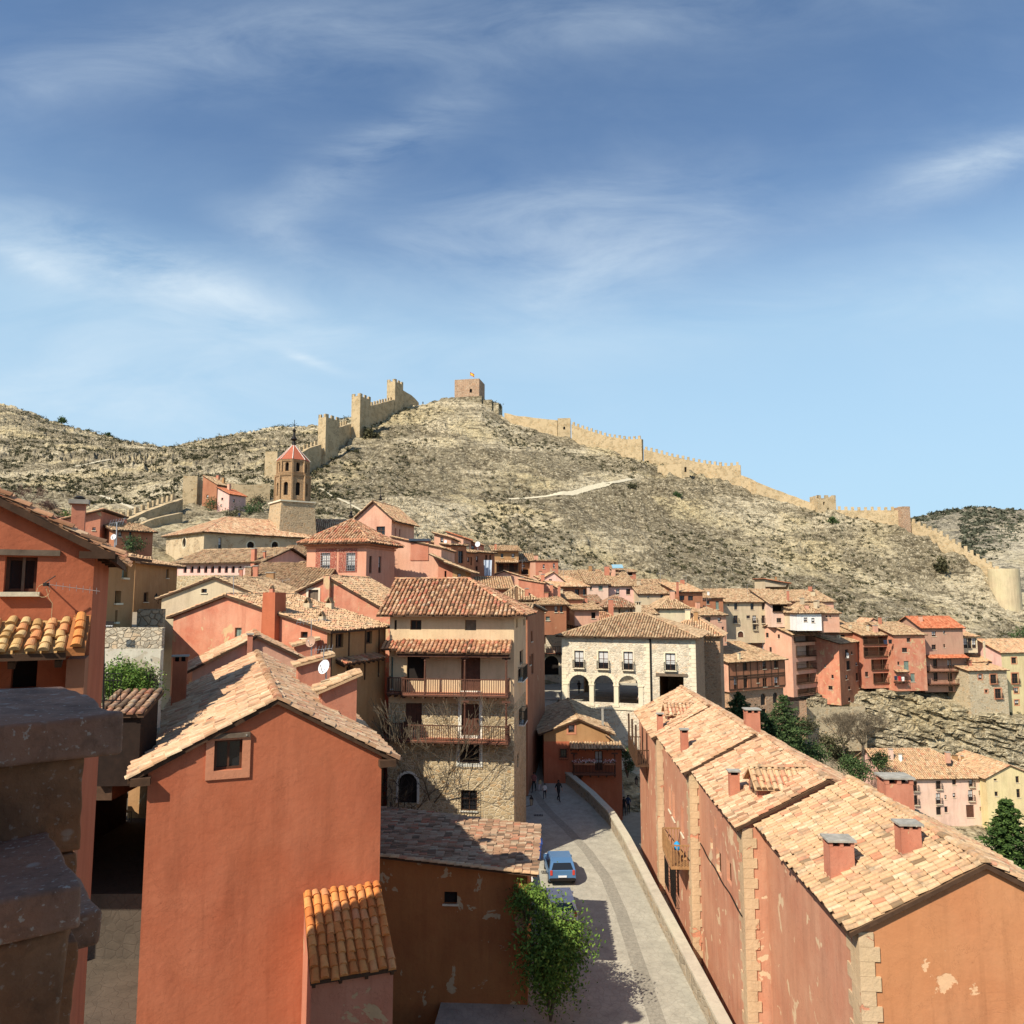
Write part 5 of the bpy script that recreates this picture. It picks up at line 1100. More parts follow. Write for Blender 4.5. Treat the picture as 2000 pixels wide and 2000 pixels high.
G = H('house', 'low red shed house with peeling plaster at the bottom centre', 690, 1030, 1692, 36, -3, zB=-20.5, D=6.2, roof='sr', rise=.75, mat=ORANGE, over=.45, tile=TILE_D, tl=dict(w=.25, e=.36, k=5), wins=[(867, 1742, 893, 1765, 'o')])
mb = MB(); cap_tiles(mb, G.loc(G.W+.5, -.42, G.H-.05), G.loc(-.4, -.42, G.H+.78), .13, .36, 6); mb.build('verge', [TILE_A], G.roof)

# ---------------------------------------------------------------- street, square, alley
def lam(name, c, k=.25, s=1.5, r=.9):
    m, t, b = newmat(name); p = t.pos(); n = t.noise(p, s, 7, .65); n2 = t.noise(p, .3, 5)
    col = t.mix(t.ramp(n, [(.3, 0), (.7, 1)]), jit(c, 1-k), jit(c, 1+k*.5)); col = t.mix(t.math('MULTIPLY', t.ramp(n2, [(.4, 0), (.7, 1)]), .35), col, jit(c, .7))
    col = t.mix(t.math('MULTIPLY', t.math('GREATER_THAN', t.noise(p, 25, 2), .62), .25), col, jit(c, .55))
    v2 = t.new('ShaderNodeTexVoronoi', feature='DISTANCE_TO_EDGE'); t.put(v2.inputs['Vector'], p); v2.inputs['Scale'].default_value = 3.2
    jn = t.ramp(v2.outputs[0], [(.02, 1), (.07, 0)]); col = t.mix(t.math('MULTIPLY', jn, .30), col, jit(c, .5))
    st = t.noise(t.scale(p, (1, .4, 1)), .9, 6, .7); col = t.mix(t.math('MULTIPLY', t.ramp(st, [(.55, 0), (.7, 1)]), .4), col, jit(c, .55))
    t.put(b.inputs['Base Color'], col); b.inputs['Roughness'].default_value = r; t.put(b.inputs['Normal'], t.bump(t.math('SUBTRACT', t.noise(p, 12, 4), jn), .3, .02)); return m
CONCR = lam('street_concrete', (0.42, 0.395, 0.32)); COBB = lam('cobble_strip', (0.31, 0.29, 0.235), .3, 6)
SY = [20, 30, 45, 55, 61, 66, 70, 73, 77, 82, 92, 98, 104]
SL = [-4, -3.5, -2.5, -1.5, -1, -.5, .2, .5, .9, 1.2, 2, 2, 2]; SR = [9.0, 8.3, 7.9, 7.7, 7.4, 6.5, 5.2, 4.0, 3.5, 3.6, 4.6, 6, 7]; SZ = [-18.2, -17.9, -17.7, -17.6, -17.55, -17.4, -17.0, -16.6, -15.9, -15.0, -13.3, -12.92, -12.9]
fz = lambda y: float(np.interp(y, SY, SZ)); fR = lambda y: float(np.interp(y, SY, SR)); fL = lambda y: float(np.interp(y, SY, SL))
mb = MB(); ys = np.arange(20, 104, 1.0)
for a, b in zip(ys, ys[1:]): mb.face([(fL(a), a, fz(a)), (fR(a), a, fz(a)), (fR(b), b, fz(b)), (fL(b), b, fz(b))])
tag(mb.build('street', CONCR), 'pale concrete street curving down past the mansion', None, None, 'structure')
mb = MB(); cl = [(45, 6.1), (50, 5.9), (55, 5.2), (60, 4.1), (64, 3.0), (70, 1.7)]; cy = [c_[0] for c_ in cl]; cx = [c_[1] for c_ in cl]
ys = np.arange(25, 70, 1.0)
for a, b in zip(ys, ys[1:]):
    fa, fb = float(np.interp(a, cy, cx)), float(np.interp(b, cy, cx)); mb.face([(fa-.35, a, fz(a)+.006), (fa+.35, a, fz(a)+.006), (fb+.35, b, fz(b)+.006), (fb-.35, b, fz(b)+.006)])
tag(mb.build('drain_strip', COBB), 'darker cobbled drain strip down the middle of the street', None, None, 'structure')
mb = MB(); mb.face([(-6, 96.5, -12.93), (17, 96.5, -12.93), (20, 116, -12.93), (-6, 116, -12.93)]); tag(mb.build('square', CONCR), 'paved square behind the arcade', None, None, 'structure')
STW = stone('street_wall_stone', (0.40, 0.34, 0.25), (0.44, 0.38, 0.29), .45, .6)
pr = empty('parapet_wall', (7.9, 50, -18), 'curved stone parapet with pale coping along the street edge', 'wall'); mb = MB(); cp = MB()
ys = list(np.arange(22, 78, .8))
for i, (a, b) in enumerate(zip(ys, ys[1:])):
    A_ = Vector((fR(a), a, fz(a))); B_ = Vector((fR(b), b, fz(b))); d = (B_-A_).normalized(); s_ = Vector((d.y, -d.x, 0)).normalized()
    if i: s_1 = s_p
    else: s_1 = s_
    a0, a1, b0, b1 = A_, A_+s_1*.42, B_, B_+s_*.42; t_ = Z*.85; dn = Z*4.5
    mb.mesh([a0-Z*.3, b0-Z*.3, b0+t_, a0+t_, a1-dn, b1-dn, b1+t_, a1+t_], [(0,3,2,1), (4,5,6,7), (3,7,6,2)], 0)
    cp.mesh([a0-s_1*.06+t_, b0-s_*.06+t_, b0-s_*.06+t_+Z*.13, a0-s_1*.06+t_+Z*.13, a1+s_1*.06+t_, b1+s_*.06+t_, b1+s_*.06+t_+Z*.13, a1+s_1*.06+t_+Z*.13], [(0,3,2,1), (4,5,6,7), (3,7,6,2), (0,1,5,4)], 0)
    s_p = s_
mb.build('wall', STW, pr); cp.build('coping', plaster('coping_stone', (.47, .42, .33), (.52, .47, .37)), pr)
al = MB(); AY = [20, 45, 60, 70, 74]; AZ_ = [-19.2, -18.7, -19.6, -20.1, -20.2]; az_ = lambda y: float(np.interp(y, AY, AZ_))
for a in range(20, 74): al.face([(fR(a)+.2, a, az_(a)), (14, a, az_(a)), (14, a+1, az_(a+1)), (fR(a+1)+.2, a+1, az_(a+1))])
tag(al.build('alley', lam('alley_paving', (0.36, 0.31, 0.23))), 'narrow paved alley between the parapet and the long building', None, None, 'structure')
mb = MB()
for i in range(14): mb.box((7.2, 74+i*.55, -20.4), (3.6, 0, 0), (0, .58, 0), (0, 0, .35+i*.3))
tag(mb.build('steps', lam('step_stone', (0.33, 0.30, 0.24))), 'stone steps climbing between the brown house and the long building', None, None, 'structure')
for (u, v, w, lb) in ((1113, 1561, .33, 'round iron manhole cover near the parapet'),):
    q = PZ(u, v, fz(66)+.012); mb = MB(); mb.lathe(q, [(w, 0), (w, .012), (w*.8, .014)], 16); tag(mb.build('manhole_cover', IRON), lb, 'manhole')
for (u, v, lb) in ((1043, 1596, 'square drain grate near the mansion corner'), (1058, 1704, 'square drain grate left of the blue car'), (1272, 1701, 'square drain grate in the narrow alley')):
    zz_ = -17.56 if u < 1200 else -18.72; q = PZ(u, v, zz_+.0); q.z = (fz(q.y) if u < 1200 else az_(q.y))+.01; mb = MB(); mb.box(q, (.7, 0, 0), (0, .5, 0), (0, 0, .012), 0)
    for k in range(5): mb.box(q+Vector((.06+.13*k, .04, .012)), (.05, 0, 0), (0, .42, 0), (0, 0, .01), 1)
    tag(mb.build('drain_grate', [IRON, CONC]), lb, 'drain')

# ---------------------------------------------------------------- arcaded town hall
zfl = -12.9; thY = 92
TH = H('town_hall', 'pale stone town hall with three open arches and a hipped tile roof', 1097, 1358, 1241, thY, -18, zB=-22, D=13, roof='hip', rise=2.3, mat=PALEST, over=.6, tile=TILE_C, cat='town hall', trim=TRIM, sidemat=REDSTONE,
  tl=dict(w=.32, e=.42, k=4), xholes={'B': [(.8, 10.6, 9.1, 12.6)], 'L': [(1.2, 11.5, 9.1, 12.4)]},
  wins=[(1122, 1271, 1140, 1304, 'Wcb'), (1169, 1272, 1188, 1306, 'Wcb'), (1218, 1273, 1236, 1308, 'Wcb'), (1300, 1276, 1319, 1309, 'Wcb'),
        (1112, 1317, 1151, 1369, 'aO'), (1160, 1318, 1199, 1371, 'aO'), (1208, 1319, 1247, 1373, 'aO'), (1289, 1320, 1335, 1374, 'O')])
tw = lambda u, v: Fp(TH, u, v)
mb = MB(); xm = tw(1271, 1340)[0]; hb = zfl-TH.O.z
mb.box(TH.loc(.05, .05, hb-.35), TH.ex*(TH.W-.1), TH.ey*(TH.D-.1), Z*.33, 0); mb.build('porch_floor', [CONCR], TH.root)
mb = MB(); mb.box(TH.loc(.05, .05, hb+3.85), TH.ex*(TH.W-.1), TH.ey*(TH.D-.1), Z*.2, 0); mb.box(TH.loc(xm, .5, hb-.01), TH.ex*.4, TH.ey*(TH.D-.6), Z*3.85, 0)
mb.build('porch_ceiling', [OCHRE], TH.root)
mb = MB()
for (ua, ub, vt) in ((1112, 1151, 1317), (1160, 1199, 1318), (1208, 1247, 1319)):   # voussoirs and jambs
    xa, _ = tw(ua, 1360); xb, _ = tw(ub, 1360); zt = tw(ua, vt)[1]; r_ = (xb-xa)/2; cx_ = (xa+xb)/2; zs = zt-r_
    for k in range(11):
        a0, a1 = math.pi*k/11, math.pi*(k+.95)/11; f = lambda a, rr: TH.loc(cx_+rr*math.cos(a), -.04, zs+rr*math.sin(a))
        pl = [f(a0, r_), f(a1, r_), f(a1, r_+.38), f(a0, r_+.38)]; mb.prism(pl, TH.ey*.045, 0)
for u in (1105, 1155.5, 1203.5, 1251.5):
    x, _ = tw(u, 1350); mb.box(TH.loc(x-.26, -.07, hb), TH.ex*.52, TH.ey*.85, Z*2.35, 0); mb.box(TH.loc(x-.34, -.12, hb+2.35), TH.ex*.68, TH.ey*.95, Z*.16, 0); mb.box(TH.loc(x-.34, -.12, hb), TH.ex*.68, TH.ey*.95, Z*.22, 0)
mb.box(TH.loc(-.05, -.12, hb-.3), TH.ex*(xm+.1), TH.ey*.12, Z*.24, 0); mb.box(TH.loc(xm+.5, -.1, hb-.3), TH.ex*(TH.W-xm-.5), TH.ey*.1, Z*.24, 0)
for x in (0, xm-.55, TH.W-.6):   # quoins
    for k in range(19): w_ = .75 if k % 2 else .5; mb.box(TH.loc(x if x < 5 else x+.6-w_, -.035, hb+k*.42-.3), TH.ex*w_, TH.ey*.036, Z*.395, 0)
mb.build('arch_stones', [TRIM], TH.root)
mb = MB(); xa, za = tw(1281, 1320); xb, _ = tw(1343, 1320); mb.box(TH.loc(xa, -.1, za), TH.ex*(xb-xa), TH.ey*.2, Z*.32, 0); mb.build('lintel', [OLDW], TH.root)
mb = MB(); mb.tube([TH.loc(xm+.05, -.1, 2), TH.loc(xm+.05, -.1, TH.H-.2)], .1, 8); mb.build('drainpipe', IRON, TH.root)
def railrun(h, x0, x1, zf, y=.25, hgt=1.0, step=.14):
    mb = MB(); n = int((x1-x0)/step)
    for i in range(n+1): x = x0+(x1-x0)*i/n; mb.box(h.loc(x, y, zf), h.ex*.02, h.ey*.02, Z*hgt)
    mb.box(h.loc(x0, y, zf+hgt), h.ex*(x1-x0), h.ey*.04, Z*.04); mb.build('iron_railing', IRON, h.root)
for (ua, ub) in ((1112, 1151), (1160, 1199), (1208, 1247), (1289, 1335)): railrun(TH, tw(ua, 1360)[0], tw(ub, 1360)[0], hb)
H('house', 'stone wing with a hipped tile roof at the back right of the town hall', 1300, 1406, 1240, 103, -18, zB=-22, D=8, roof='hip', rise=2.3, mat=REDSTONE, over=.5, tile=TILE_A, tl=dict(w=.32, e=.42, k=4))
NB = H('house', 'stone house with a balcony over an archway across the square', 1052, 1240, 1225, 114, 0, zB=-13.2, D=8, roof='hip', rise=1.9, mat=PALEST, over=.5, tile=TILE_B, tl=dict(w=.32, e=.42, k=4), wins=[(1063, 1281, 1091, 1318, 'aoA'), (1058, 1240, 1066, 1258)])
balcony(NB, .05, 4.5, Fp(NB, 1070, 1275)[1], 1.1, .95, [], 0, IRON, .25)
H('house', 'cream back house seen through the arches of the town hall', 1096, 1300, 1300, 116.5, -4, zB=-13.2, D=4, roof='sf', rise=1, mat=CREAM, wins=[(1176, 1324, 1196, 1331, 'o')])

# ---------------------------------------------------------------- brown balcony house
BH = H('house', 'brown red gable house with a flower decked wooden balcony below the street', 1062, 1190, 1430, 71, 0, zB=-22, D=13, roof='gf', rise=1.2, rp=.53, mat=OCHRE, over=.45, tile=TILE_C, split=(P(1130, 1448, 71).z, RED), tl=dict(w=.26, e=.36, k=5),
  wins=[(1110, 1416, 1122, 1431, 'Wc'), (1094, 1463, 1107, 1480, 'g'), (1162, 1467, 1177, 1505, 'xc'), (1116, 1512, 1136, 1536, 'ds')], trim=TRIMR, chim=[(1177, 1382, 1398, 4, None, 'flat', CONC)])
BX = H('house', 'narrow side extension of the brown balcony house with its own sloping roof', 1189, 1214, 1460, 71.2, 0, zB=-22, D=9, roof='sr', rise=.9, mat=RED, over=.3, tile=TILE_C)
bfx = lambda u: Fp(BH, u, 1490)[0]
bz = Fp(BH, 1150, 1508)[1]; bb = balcony(BH, bfx(1118), bfx(1201), bz, .75, .95, [bfx(1118)+.1, bfx(1201)-.1], Fp(BH, 1150, 1466)[1], WOODR, .13)
pent(BH, 'F', 1111, 1215, 1449, 1.0, .42, TILE_C, s=(bfx(1112), bfx(1214)), tl=dict(w=.26, e=.36, k=5))
FLW = leafmat('pale_pink_petals', (0.45, 0.12, 0.14), (0.75, 0.50, 0.50), (0.85, 0.78, 0.75)); mb = MB(); lf = MB()
for x in np.arange(bfx(1119), bfx(1200), .13):
    if abs(x-bfx(1168)) < .25: continue
    p_ = BH.loc(x, -.85, bz+.98); leaves(mb, np.array(p_)[None]+rng.normal(0, 1, (9, 3))*.09+np.array([0, 0, .16]), .075); leaves(lf, np.array(p_)[None]+rng.normal(0, 1, (9, 3))*.08, .06)
fb = empty('flower_boxes', BH.loc(bfx(1160), -.85, bz+.9), 'row of pale pink flowers along the balcony rail of the brown house', 'flowers'); mb.build('blossom', FLW, fb); lf.build('leaves', LEAFD, fb)
m2 = MB(); m2.box(BH.loc(bfx(1119), -.98, bz+.82), BH.ex*(bfx(1160)-bfx(1119)), BH.ey*.18, Z*.16); m2.box(BH.loc(bfx(1178), -.98, bz+.82), BH.ex*(bfx(1199)-bfx(1178)), BH.ey*.18, Z*.16); m2.build('planter', BROWN, fb)

# ---------------------------------------------------------------- long stepped building on the right
S = []
LONGP = plaster('long_building_plaster', (0.50, 0.215, 0.13), (0.57, 0.31, 0.20), patch=(0.52, 0.38, 0.24), amt=.62)
for i, (uL, v, Y, D, nm, lwin) in enumerate([
    (1678, 1806, 22, 9.4, 'nearest section of the long stepped tile roofed building on the right', []),
    (1451, 1608, 31.6, 9.5, 'second section of the long stepped building with a tiled dormer', [('L', 1395, 1600, 1399, 1615, 'x'), ('L', 1388, 1640, 1392, 1655, 'x'), ('L', 1400, 1668, 1408, 1700, 'x'), ('L', 1420, 1688, 1428, 1718, 'x')]),
    (1347, 1503, 41.2, 10.0, 'third section of the long stepped building with a wooden balcony', [('L', 1307, 1540, 1310, 1580, 's'), ('L', 1314, 1552, 1318, 1595, 's'), ('L', 1331, 1580, 1335, 1625, 's'), ('L', 1306, 1690, 1312, 1720, 'gx'), ('L', 1318, 1700, 1326, 1745, 'gx')]),
    (1283, 1436, 51.4, 10.8, 'farthest section of the long stepped building with a dark wooden gallery', [('L', 1262, 1500, 1264, 1520, 'x'), ('L', 1256, 1475, 1258, 1490, 'x')])]):
    h = H('long_building', nm, uL, uL+50, v, Y, -3.15, zB=-23, D=D, roof='gf', rise=1.70+.05*i, mat=plaster('sand_orange_plaster', (.46, .19, .085), (.50, .23, .11), patch=(.52, .33, .19), amt=.655) if i == 0 else LONGP, sidemat=LONGP, over=.32, vo=.16, tile=TILE_P if i else TILE_A, W=6.75, tl=dict(w=.25, e=.355, k=6), wins=lwin, cat='building', group=None)
    S.append(h); mb = MB()
    for k in range(34): w_ = .95 if k % 2 else .65; mb.box(h.loc(-.05, -.05, h.H-.55-k*.38), h.ex*(.55 if k % 2 else .4), h.ey*w_, Z*.37)
    mb.build('quoins', [QUOIN], h.root)
for a in [(0, 1647, 1645, 1712, 46), (0, 1782, 1613, 1667, 38), (1, 1436, 1508, 1556, 19), (1, 1760, 1523, 1592, 52), (2, 1338, 1426, 1468, 14), (3, 1290, 1395, 1428, 11)]:
    chimney(S[a[0]], a[1], a[2], a[3], a[4], None, 'cap', RED2)
chimney(S[0], 1760, 1522, 1594, 52, 29.0, 'cap', RED2); chimney(S[2], 1472, 1387, 1430, 27, 44.5, 'cap', RED2)
def gdormer(h, yc, w, x0, zr, tile, L):
    """gabled dormer facing down-slope (left); ridge runs across the main roof"""
    mb = MB(); ze = zr-.5; T = h.loc
    mb.prism([T(x0, yc-w/2, ze-1.6), T(x0, yc+w/2, ze-1.6), T(x0, yc+w/2, ze), T(x0, yc, zr-.02), T(x0, yc-w/2, ze)], h.ex*L, 0)
    mb.box(T(x0-.02, yc-w*.3, ze-.85), h.ex*.04, h.ey*w*.6, Z*.8, 2); mb.box(T(x0-.05, yc-.03, ze-.85), h.ex*.03, h.ey*.06, Z*.8, 3)
    for sg in (-1, 1):
        pl = [T(x0-.2, yc, zr), T(x0+L, yc, zr), T(x0+L, yc+sg*(w/2+.2), ze-.16), T(x0-.2, yc+sg*(w/2+.2), ze-.16)]
        n = (pl[1]-pl[0]).cross(pl[2]-pl[0]); pl = pl if n.z > 0 else pl[::-1]
        mb.mesh(pl+[p-Z*.07 for p in pl], [(0,1,2,3), (7,6,5,4), (0,4,5,1), (1,5,6,2), (2,6,7,3), (3,7,4,0)], 1); tile_slope(mb, pl, .25, .34, 6, 1)
    cap_tiles(mb, T(x0-.2, yc, zr+.03), T(x0+L, yc, zr+.03), .12, .34, 6, 1)
    mb.build('dormer', [RED2, tile, GLASS, FRAME], h.roof, rnd0=.4)
h = S[1]; gdormer(h, 2.2, 1.6, 1.0, h.H+1.7, TILE_A, 2.8)
h = S[3]; gdormer(h, 2.6, 1.7, 1.0, h.H+1.72, TILE_P, 2.6)
h = S[2]    # side balcony with a blue watering can
def sidebalcony(h, y0, y1, zf, dp, rh, mat, name='balcony', posts=False, ztop=0):
    mb = MB(); T = lambda y, n, z: h.loc(-n, y, z)
    mb.box(T(y0, 0, zf-.14), h.ey*(y1-y0), -h.ex*dp, Z*.14, 0); b = mb.build(name, [mat], h.root); mb = MB(); n = int((y1-y0)/.15)
    for i in range(n+1): y = y0+.03+(y1-y0-.06)*i/n; mb.bar(T(y, dp-.05, zf), T(y, dp-.05, zf+rh), .04)
    n = int(dp/.15)
    for yy in (y0+.04, y1-.04):
        for i in range(n+1): mb.bar(T(yy, dp*i/n, zf), T(yy, dp*i/n, zf+rh), .04)
        mb.bar(T(yy, 0, zf+rh), T(yy, dp, zf+rh), .07)
        if posts: mb.bar(T(yy, dp-.05, zf), T(yy, dp-.05, ztop), .12)
    if posts: mb.bar(T((y0+y1)/2, dp-.05, zf), T((y0+y1)/2, dp-.05, ztop), .12)
    mb.bar(T(y0, dp-.05, zf+rh), T(y1, dp-.05, zf+rh), .07); mb.build('railing', mat, b); return b
zb_ = P(1335, 1683, 42.5).z-h.O.z; sidebalcony(h, .5, 3.6, zb_, 1.0, 1.05, WOODL)
p_ = h.loc(-.5, 1.6, zb_+.02); BLUE = plain('blue_plastic', (0.02, 0.28, 0.60), .4, 0, .1, bump=0)
mb = MB(); mb.lathe(p_+Z*.5, [(.16, 0), (.19, .1), (.16, .3), (.05, .42)], 12); mb.tube([p_, p_+Z*.5], .02, 6); tag(mb.build('parasol_base', BLUE), 'small bright blue object standing on the wooden side balcony', 'garden object')
h = S[3]; zb_ = P(1250, 1482, 58).z-h.O.z; sidebalcony(h, 4.5, 9.8, zb_, .95, 1.0, WOOD, 'gallery', True, h.H-.1)
mb = MB()
for yy in (5.2, 8.0): mb.box(h.loc(-.02, yy, zb_), h.ex*.03, h.ey*.9, Z*2)
mb.build('door', WOODR, h.root)
# ---------------------------------------------------------------- houses of the middle distance and the far row
def recess(h, u0, v0, u1, v1, mat=None, dep=1.5, rail=True, doors=2, face='F', railm=None):
    (ox, oy), dr, nr = h.fr_[face]; p0 = h.loc(ox, oy, 0); a = onplane(u0, v1, p0, nr); b = onplane(u1, v0, p0, nr)
    lim = h.W if face in 'FB' else h.D; s0, s1 = max(.12, (a-p0).dot(dr)), min(lim-.12, (b-p0).dot(dr)); z0, z1 = (a-p0).z, min((b-p0).z, h.H-.08)
    T = lambda s_, n_, z_: p0+dr*s_+nr*n_+Z*z_; mb = MB()
    mb.face([T(s0, -dep, z0), T(s1, -dep, z0), T(s1, -dep, z1), T(s0, -dep, z1)], 0); mb.face([T(s0, -.19, z0), T(s0, -dep, z0), T(s0, -dep, z1), T(s0, -.19, z1)], 0)
    mb.face([T(s1, -.19, z0), T(s1, -dep, z0), T(s1, -dep, z1), T(s1, -.19, z1)], 0); mb.face([T(s0, -.19, z0), T(s1, -.19, z0), T(s1, -dep, z0), T(s0, -dep, z0)], 1); mb.face([T(s0, -.19, z1), T(s1, -.19, z1), T(s1, -dep, z1), T(s0, -dep, z1)], 1)
    for k in range(doors):
        x = s0+(s1-s0)*(k+.5)/doors; mb.box(T(x-.4, -dep+.02, z0), dr*.8, nr*.03, Z*min(2.0, z1-z0-.1), 2)
    mb.box(T(s0-.05, .0, z0-.12), dr*(s1-s0+.1), nr*.25, Z*.13, 1)
    g = mb.build('gallery', [mat or BROWN, WOOD, FRAME], h.root)
    if rail:
        m = MB(); n = int((s1-s0)/.22)
        for i in range(n+1): x = s0+(s1-s0)*i/n; m.bar(T(x, .15, z0), T(x, .15, z0+.95), .03)
        m.bar(T(s0, .15, z0+.95), T(s1, .15, z0+.95), .06)
        for x in (s0, (s0+s1)/2, s1): m.bar(T(x, .12, z0), T(x, .12, z1), .1)
        m.build('railing', railm or IRON, g)
    return g
RO = lambda *a: tuple(a)+('O',)
X = H
X('house', 'broad salmon red wall house with a lead capped stack right of the turret house', 764, 862, 1070, 82, -6, vB=1140, D=8, roof='sr', rise=1.2, mat=PINK, over=.15, tile=TILE_A, chim=[(819, 1056, 1078, 36, 81.6, '')], wins=[])
q = P(819, 1056, 81.6); mb = MB(); mb.box(q-Vector((1.1, .2, .05)), (2.2, 0, 0), (0, 1.4, 0), (0, 0, .25)); tag(mb.build('lead_cap', LEAD), 'dark lead cap on the broad salmon chimney stack', 'chimney cap')
X('house', 'small lean to house with a dark overhanging roof against the salmon stack wall', 856, 884, 1103, 80, -4, vB=1150, D=5, roof='sr', rise=.7, mat=RED2, over=.9, tile=TILE_C, wins=[(868, 1115, 872, 1128, 'o')])
X('house', 'dark little tower house behind the mansion ridge', 884, 910, 1113, 79, -4, vB=1150, D=4, roof='sr', rise=.5, mat=OCHRE, over=.8, tile=TILE_C, wins=[(893, 1120, 900, 1134)])
X('house', 'tall salmon house with a rooftop box left of the shaded red row', 848, 881, 1050, 98, -4, vB=1150, D=7, roof='sr', rise=.6, mat=PINK, over=.3, tile=TILE_A, wins=[(860, 1049, 866, 1060), (868, 1080, 872, 1100, 's')])
for i, (u0, u1, v, Y, w, lb) in enumerate([(881, 911, 1064, 97, [(885, 1076, 889, 1094, 'x'), (895, 1076, 905, 1100, 'x')], 'first shaded red row house with a dark gallery'),
        (911, 927, 1079, 101, [(913, 1088, 917, 1098, 'x'), (919, 1088, 922, 1104, 'x')], 'low second shaded red row house'),
        (926, 966, 1078, 106, [(930, 1086, 934, 1098, 'x'), (948, 1084, 952, 1094, 'x'), (956, 1084, 959, 1094, 'x'), (929, 1106, 933, 1114, 'x')], 'third shaded red row house with white laundry on its wall')]):
    X('house', lb+' right of the salmon stack', u0, u1, v, Y, 50, vB=1160, D=9, roof='sf', rise=1.1, mat=BROWN, over=.3, tile=TILE_C, wins=w)
X('house', 'upper red house on the skyline of the left row with a white dish', 873, 905, 1050, 112, -8, vB=1110, D=6, roof='sr', rise=.8, mat=PINK, over=.2, tile=TILE_R, wins=[(888, 1060, 895, 1067)])
X('house', 'red roof box behind the upper row with a small dark window', 905, 932, 1061, 118, -8, vB=1110, D=6, roof='sr', rise=.7, mat=RED2, over=.2, tile=TILE_C, wins=[(919, 1065, 926, 1074)])
hh = X('house', 'brown house with a timber gallery under a wide tiled roof below the hillside', 966, 1013, 1076, 132, 6, vB=1150, D=6, roof='sf', rise=1.1, mat=OCHRE, over=.6, tile=TILE_C, wins=[(978, 1081, 983, 1089), (999, 1081, 1005, 1089), RO(970, 1099, 1011, 1117)], chim=[(968, 1062, 1074, 4, None, 'flat')])
recess(hh, 970, 1099, 1011, 1117); pent(hh, 'F', 967, 1012, 1095, .8, .35, TILE_C)
X('house', 'small low house with two stacked roofs right of the timber gallery house', 1014, 1042, 1098, 134, 4, vB=1150, D=5, roof='sf', rise=1.5, mat=OCHRE, over=.5, tile=TILE_C, wins=[(1019, 1102, 1025, 1108), (1018, 1112, 1032, 1122, 'o')])
X('house', 'reddish cube house with planked face on the hillside edge', 1046, 1090, 1095, 128, 8, vB=1160, D=7, roof='sf', rise=.25, mat=RED2, over=.15, tile=TILE_C, wins=[(1060, 1102, 1064, 1110), (1080, 1100, 1084, 1109)], sidemat=PINK)
X('house', 'wide low pink gable without windows behind the mansion roof', 934, 1046, 1133, 112, 0, vB=1165, D=8, roof='gf', rise=1.3, rp=.45, mat=PINK, over=.2, tile=TILE_A, chim=[(988, 1126, 1148, 9, 108, 'flat'), (1021, 1128, 1150, 6, 108, 'tent')])
X('house', 'tangle of small tiled roofs just behind the mansion hip', 912, 1000, 1150, 96, 4, vB=1180, D=7, roof='sf', rise=1.5, mat=RED2, over=.4, tile=TILE_A, wins=[(955, 1153, 962, 1160, 'o')], chim=[(926, 1142, 1151, 10, 93, 'flat')])
X('house', 'small hipped tiled roof with a slim chimney behind the mansion hip', 975, 1043, 1171, 88, 0, vB=1200, D=7, roof='hip', rise=1.3, mat=OCHRE, over=.5, tile=TILE_C, chim=[(1029, 1150, 1166, 7, None, 'flat')])
X('house', 'timbered brown red house with shutters under a flat tiled roof by the square', 1048, 1106, 1181, 100, 6, vB=1240, D=7, roof='sf', rise=.9, mat=BROWN, over=.5, tile=TILE_C, wins=[(1058, 1184, 1065, 1196), (1083, 1184, 1089, 1196), (1052, 1202, 1058, 1214), (1066, 1204, 1074, 1212, 'sn'), (1094, 1184, 1099, 1196)])
X('house', 'red party wall house with several chimney blocks in the middle of the town', 1013, 1062, 1139, 106, -5, vB=1175, D=6, roof='sr', rise=.6, mat=RED2, over=.1, tile=TILE_A, chim=[(1020, 1128, 1142, 6, None, 'flat'), (1060, 1122, 1142, 7, 108, 'flat')])
X('house', 'salmon block house right of the party walls', 1062, 1090, 1149, 108, -5, vB=1180, D=6, roof='sr', rise=1.0, mat=PINK, over=.15, tile=TILE_A, chim=[(1077, 1142, 1160, 6, 107, 'flat'), (1092, 1146, 1162, 5, 107, 'tent')])
X('house', 'white gable house with one small window in the middle of the town', 1049, 1104, 1136, 120, 4, vB=1170, D=7, roof='gf', rise=1.5, rp=.58, mat=ROSE, over=.3, tile=TILE_A, wins=[(1072, 1131, 1078, 1138)])
X('house', 'shaded house with barred windows under a long brown eave', 1086, 1146, 1146, 117, 22, vB=1185, D=7, roof='sf', rise=1.6, mat=BROWN, over=.5, tile=TILE_A, wins=[(1100, 1155, 1105, 1164), (1123, 1151, 1131, 1164), (1139, 1150, 1144, 1162)], sidemat=PALEP)
X('house', 'plain red house with a shed roof left of the old grey roofs', 1088, 1138, 1171, 110, 12, vB=1212, D=6, roof='sf', rise=1.0, mat=RED2, over=.25, tile=TILE_C, wins=[(1112, 1192, 1118, 1200)])
X('house', 'small pink house with a shed roof and open end right behind the square', 1122, 1170, 1191, 107, 8, vB=1222, D=5, roof='sf', rise=.9, mat=PINK, over=.5, tile=TILE_C, wins=[(1155, 1196, 1163, 1208, 'o')])
X('house', 'half timbered pink house with green windows under two broad roofs', 1148, 1188, 1141, 140, 4, vB=1175, D=9, roof='sf', rise=2.7, mat=PALEP, over=.4, tile=TILE_C, wins=[(1152, 1145, 1156, 1152), (1169, 1144, 1177, 1153, 'sn')])
X('house', 'broad bare roof house left of the half timbered pink house', 1100, 1148, 1141, 142, 4, vB=1175, D=9, roof='sf', rise=2.6, mat=OCHRE, over=.4, tile=TILE_C, chim=[(1186, 1106, 1116, 9, 150, 'flat')])
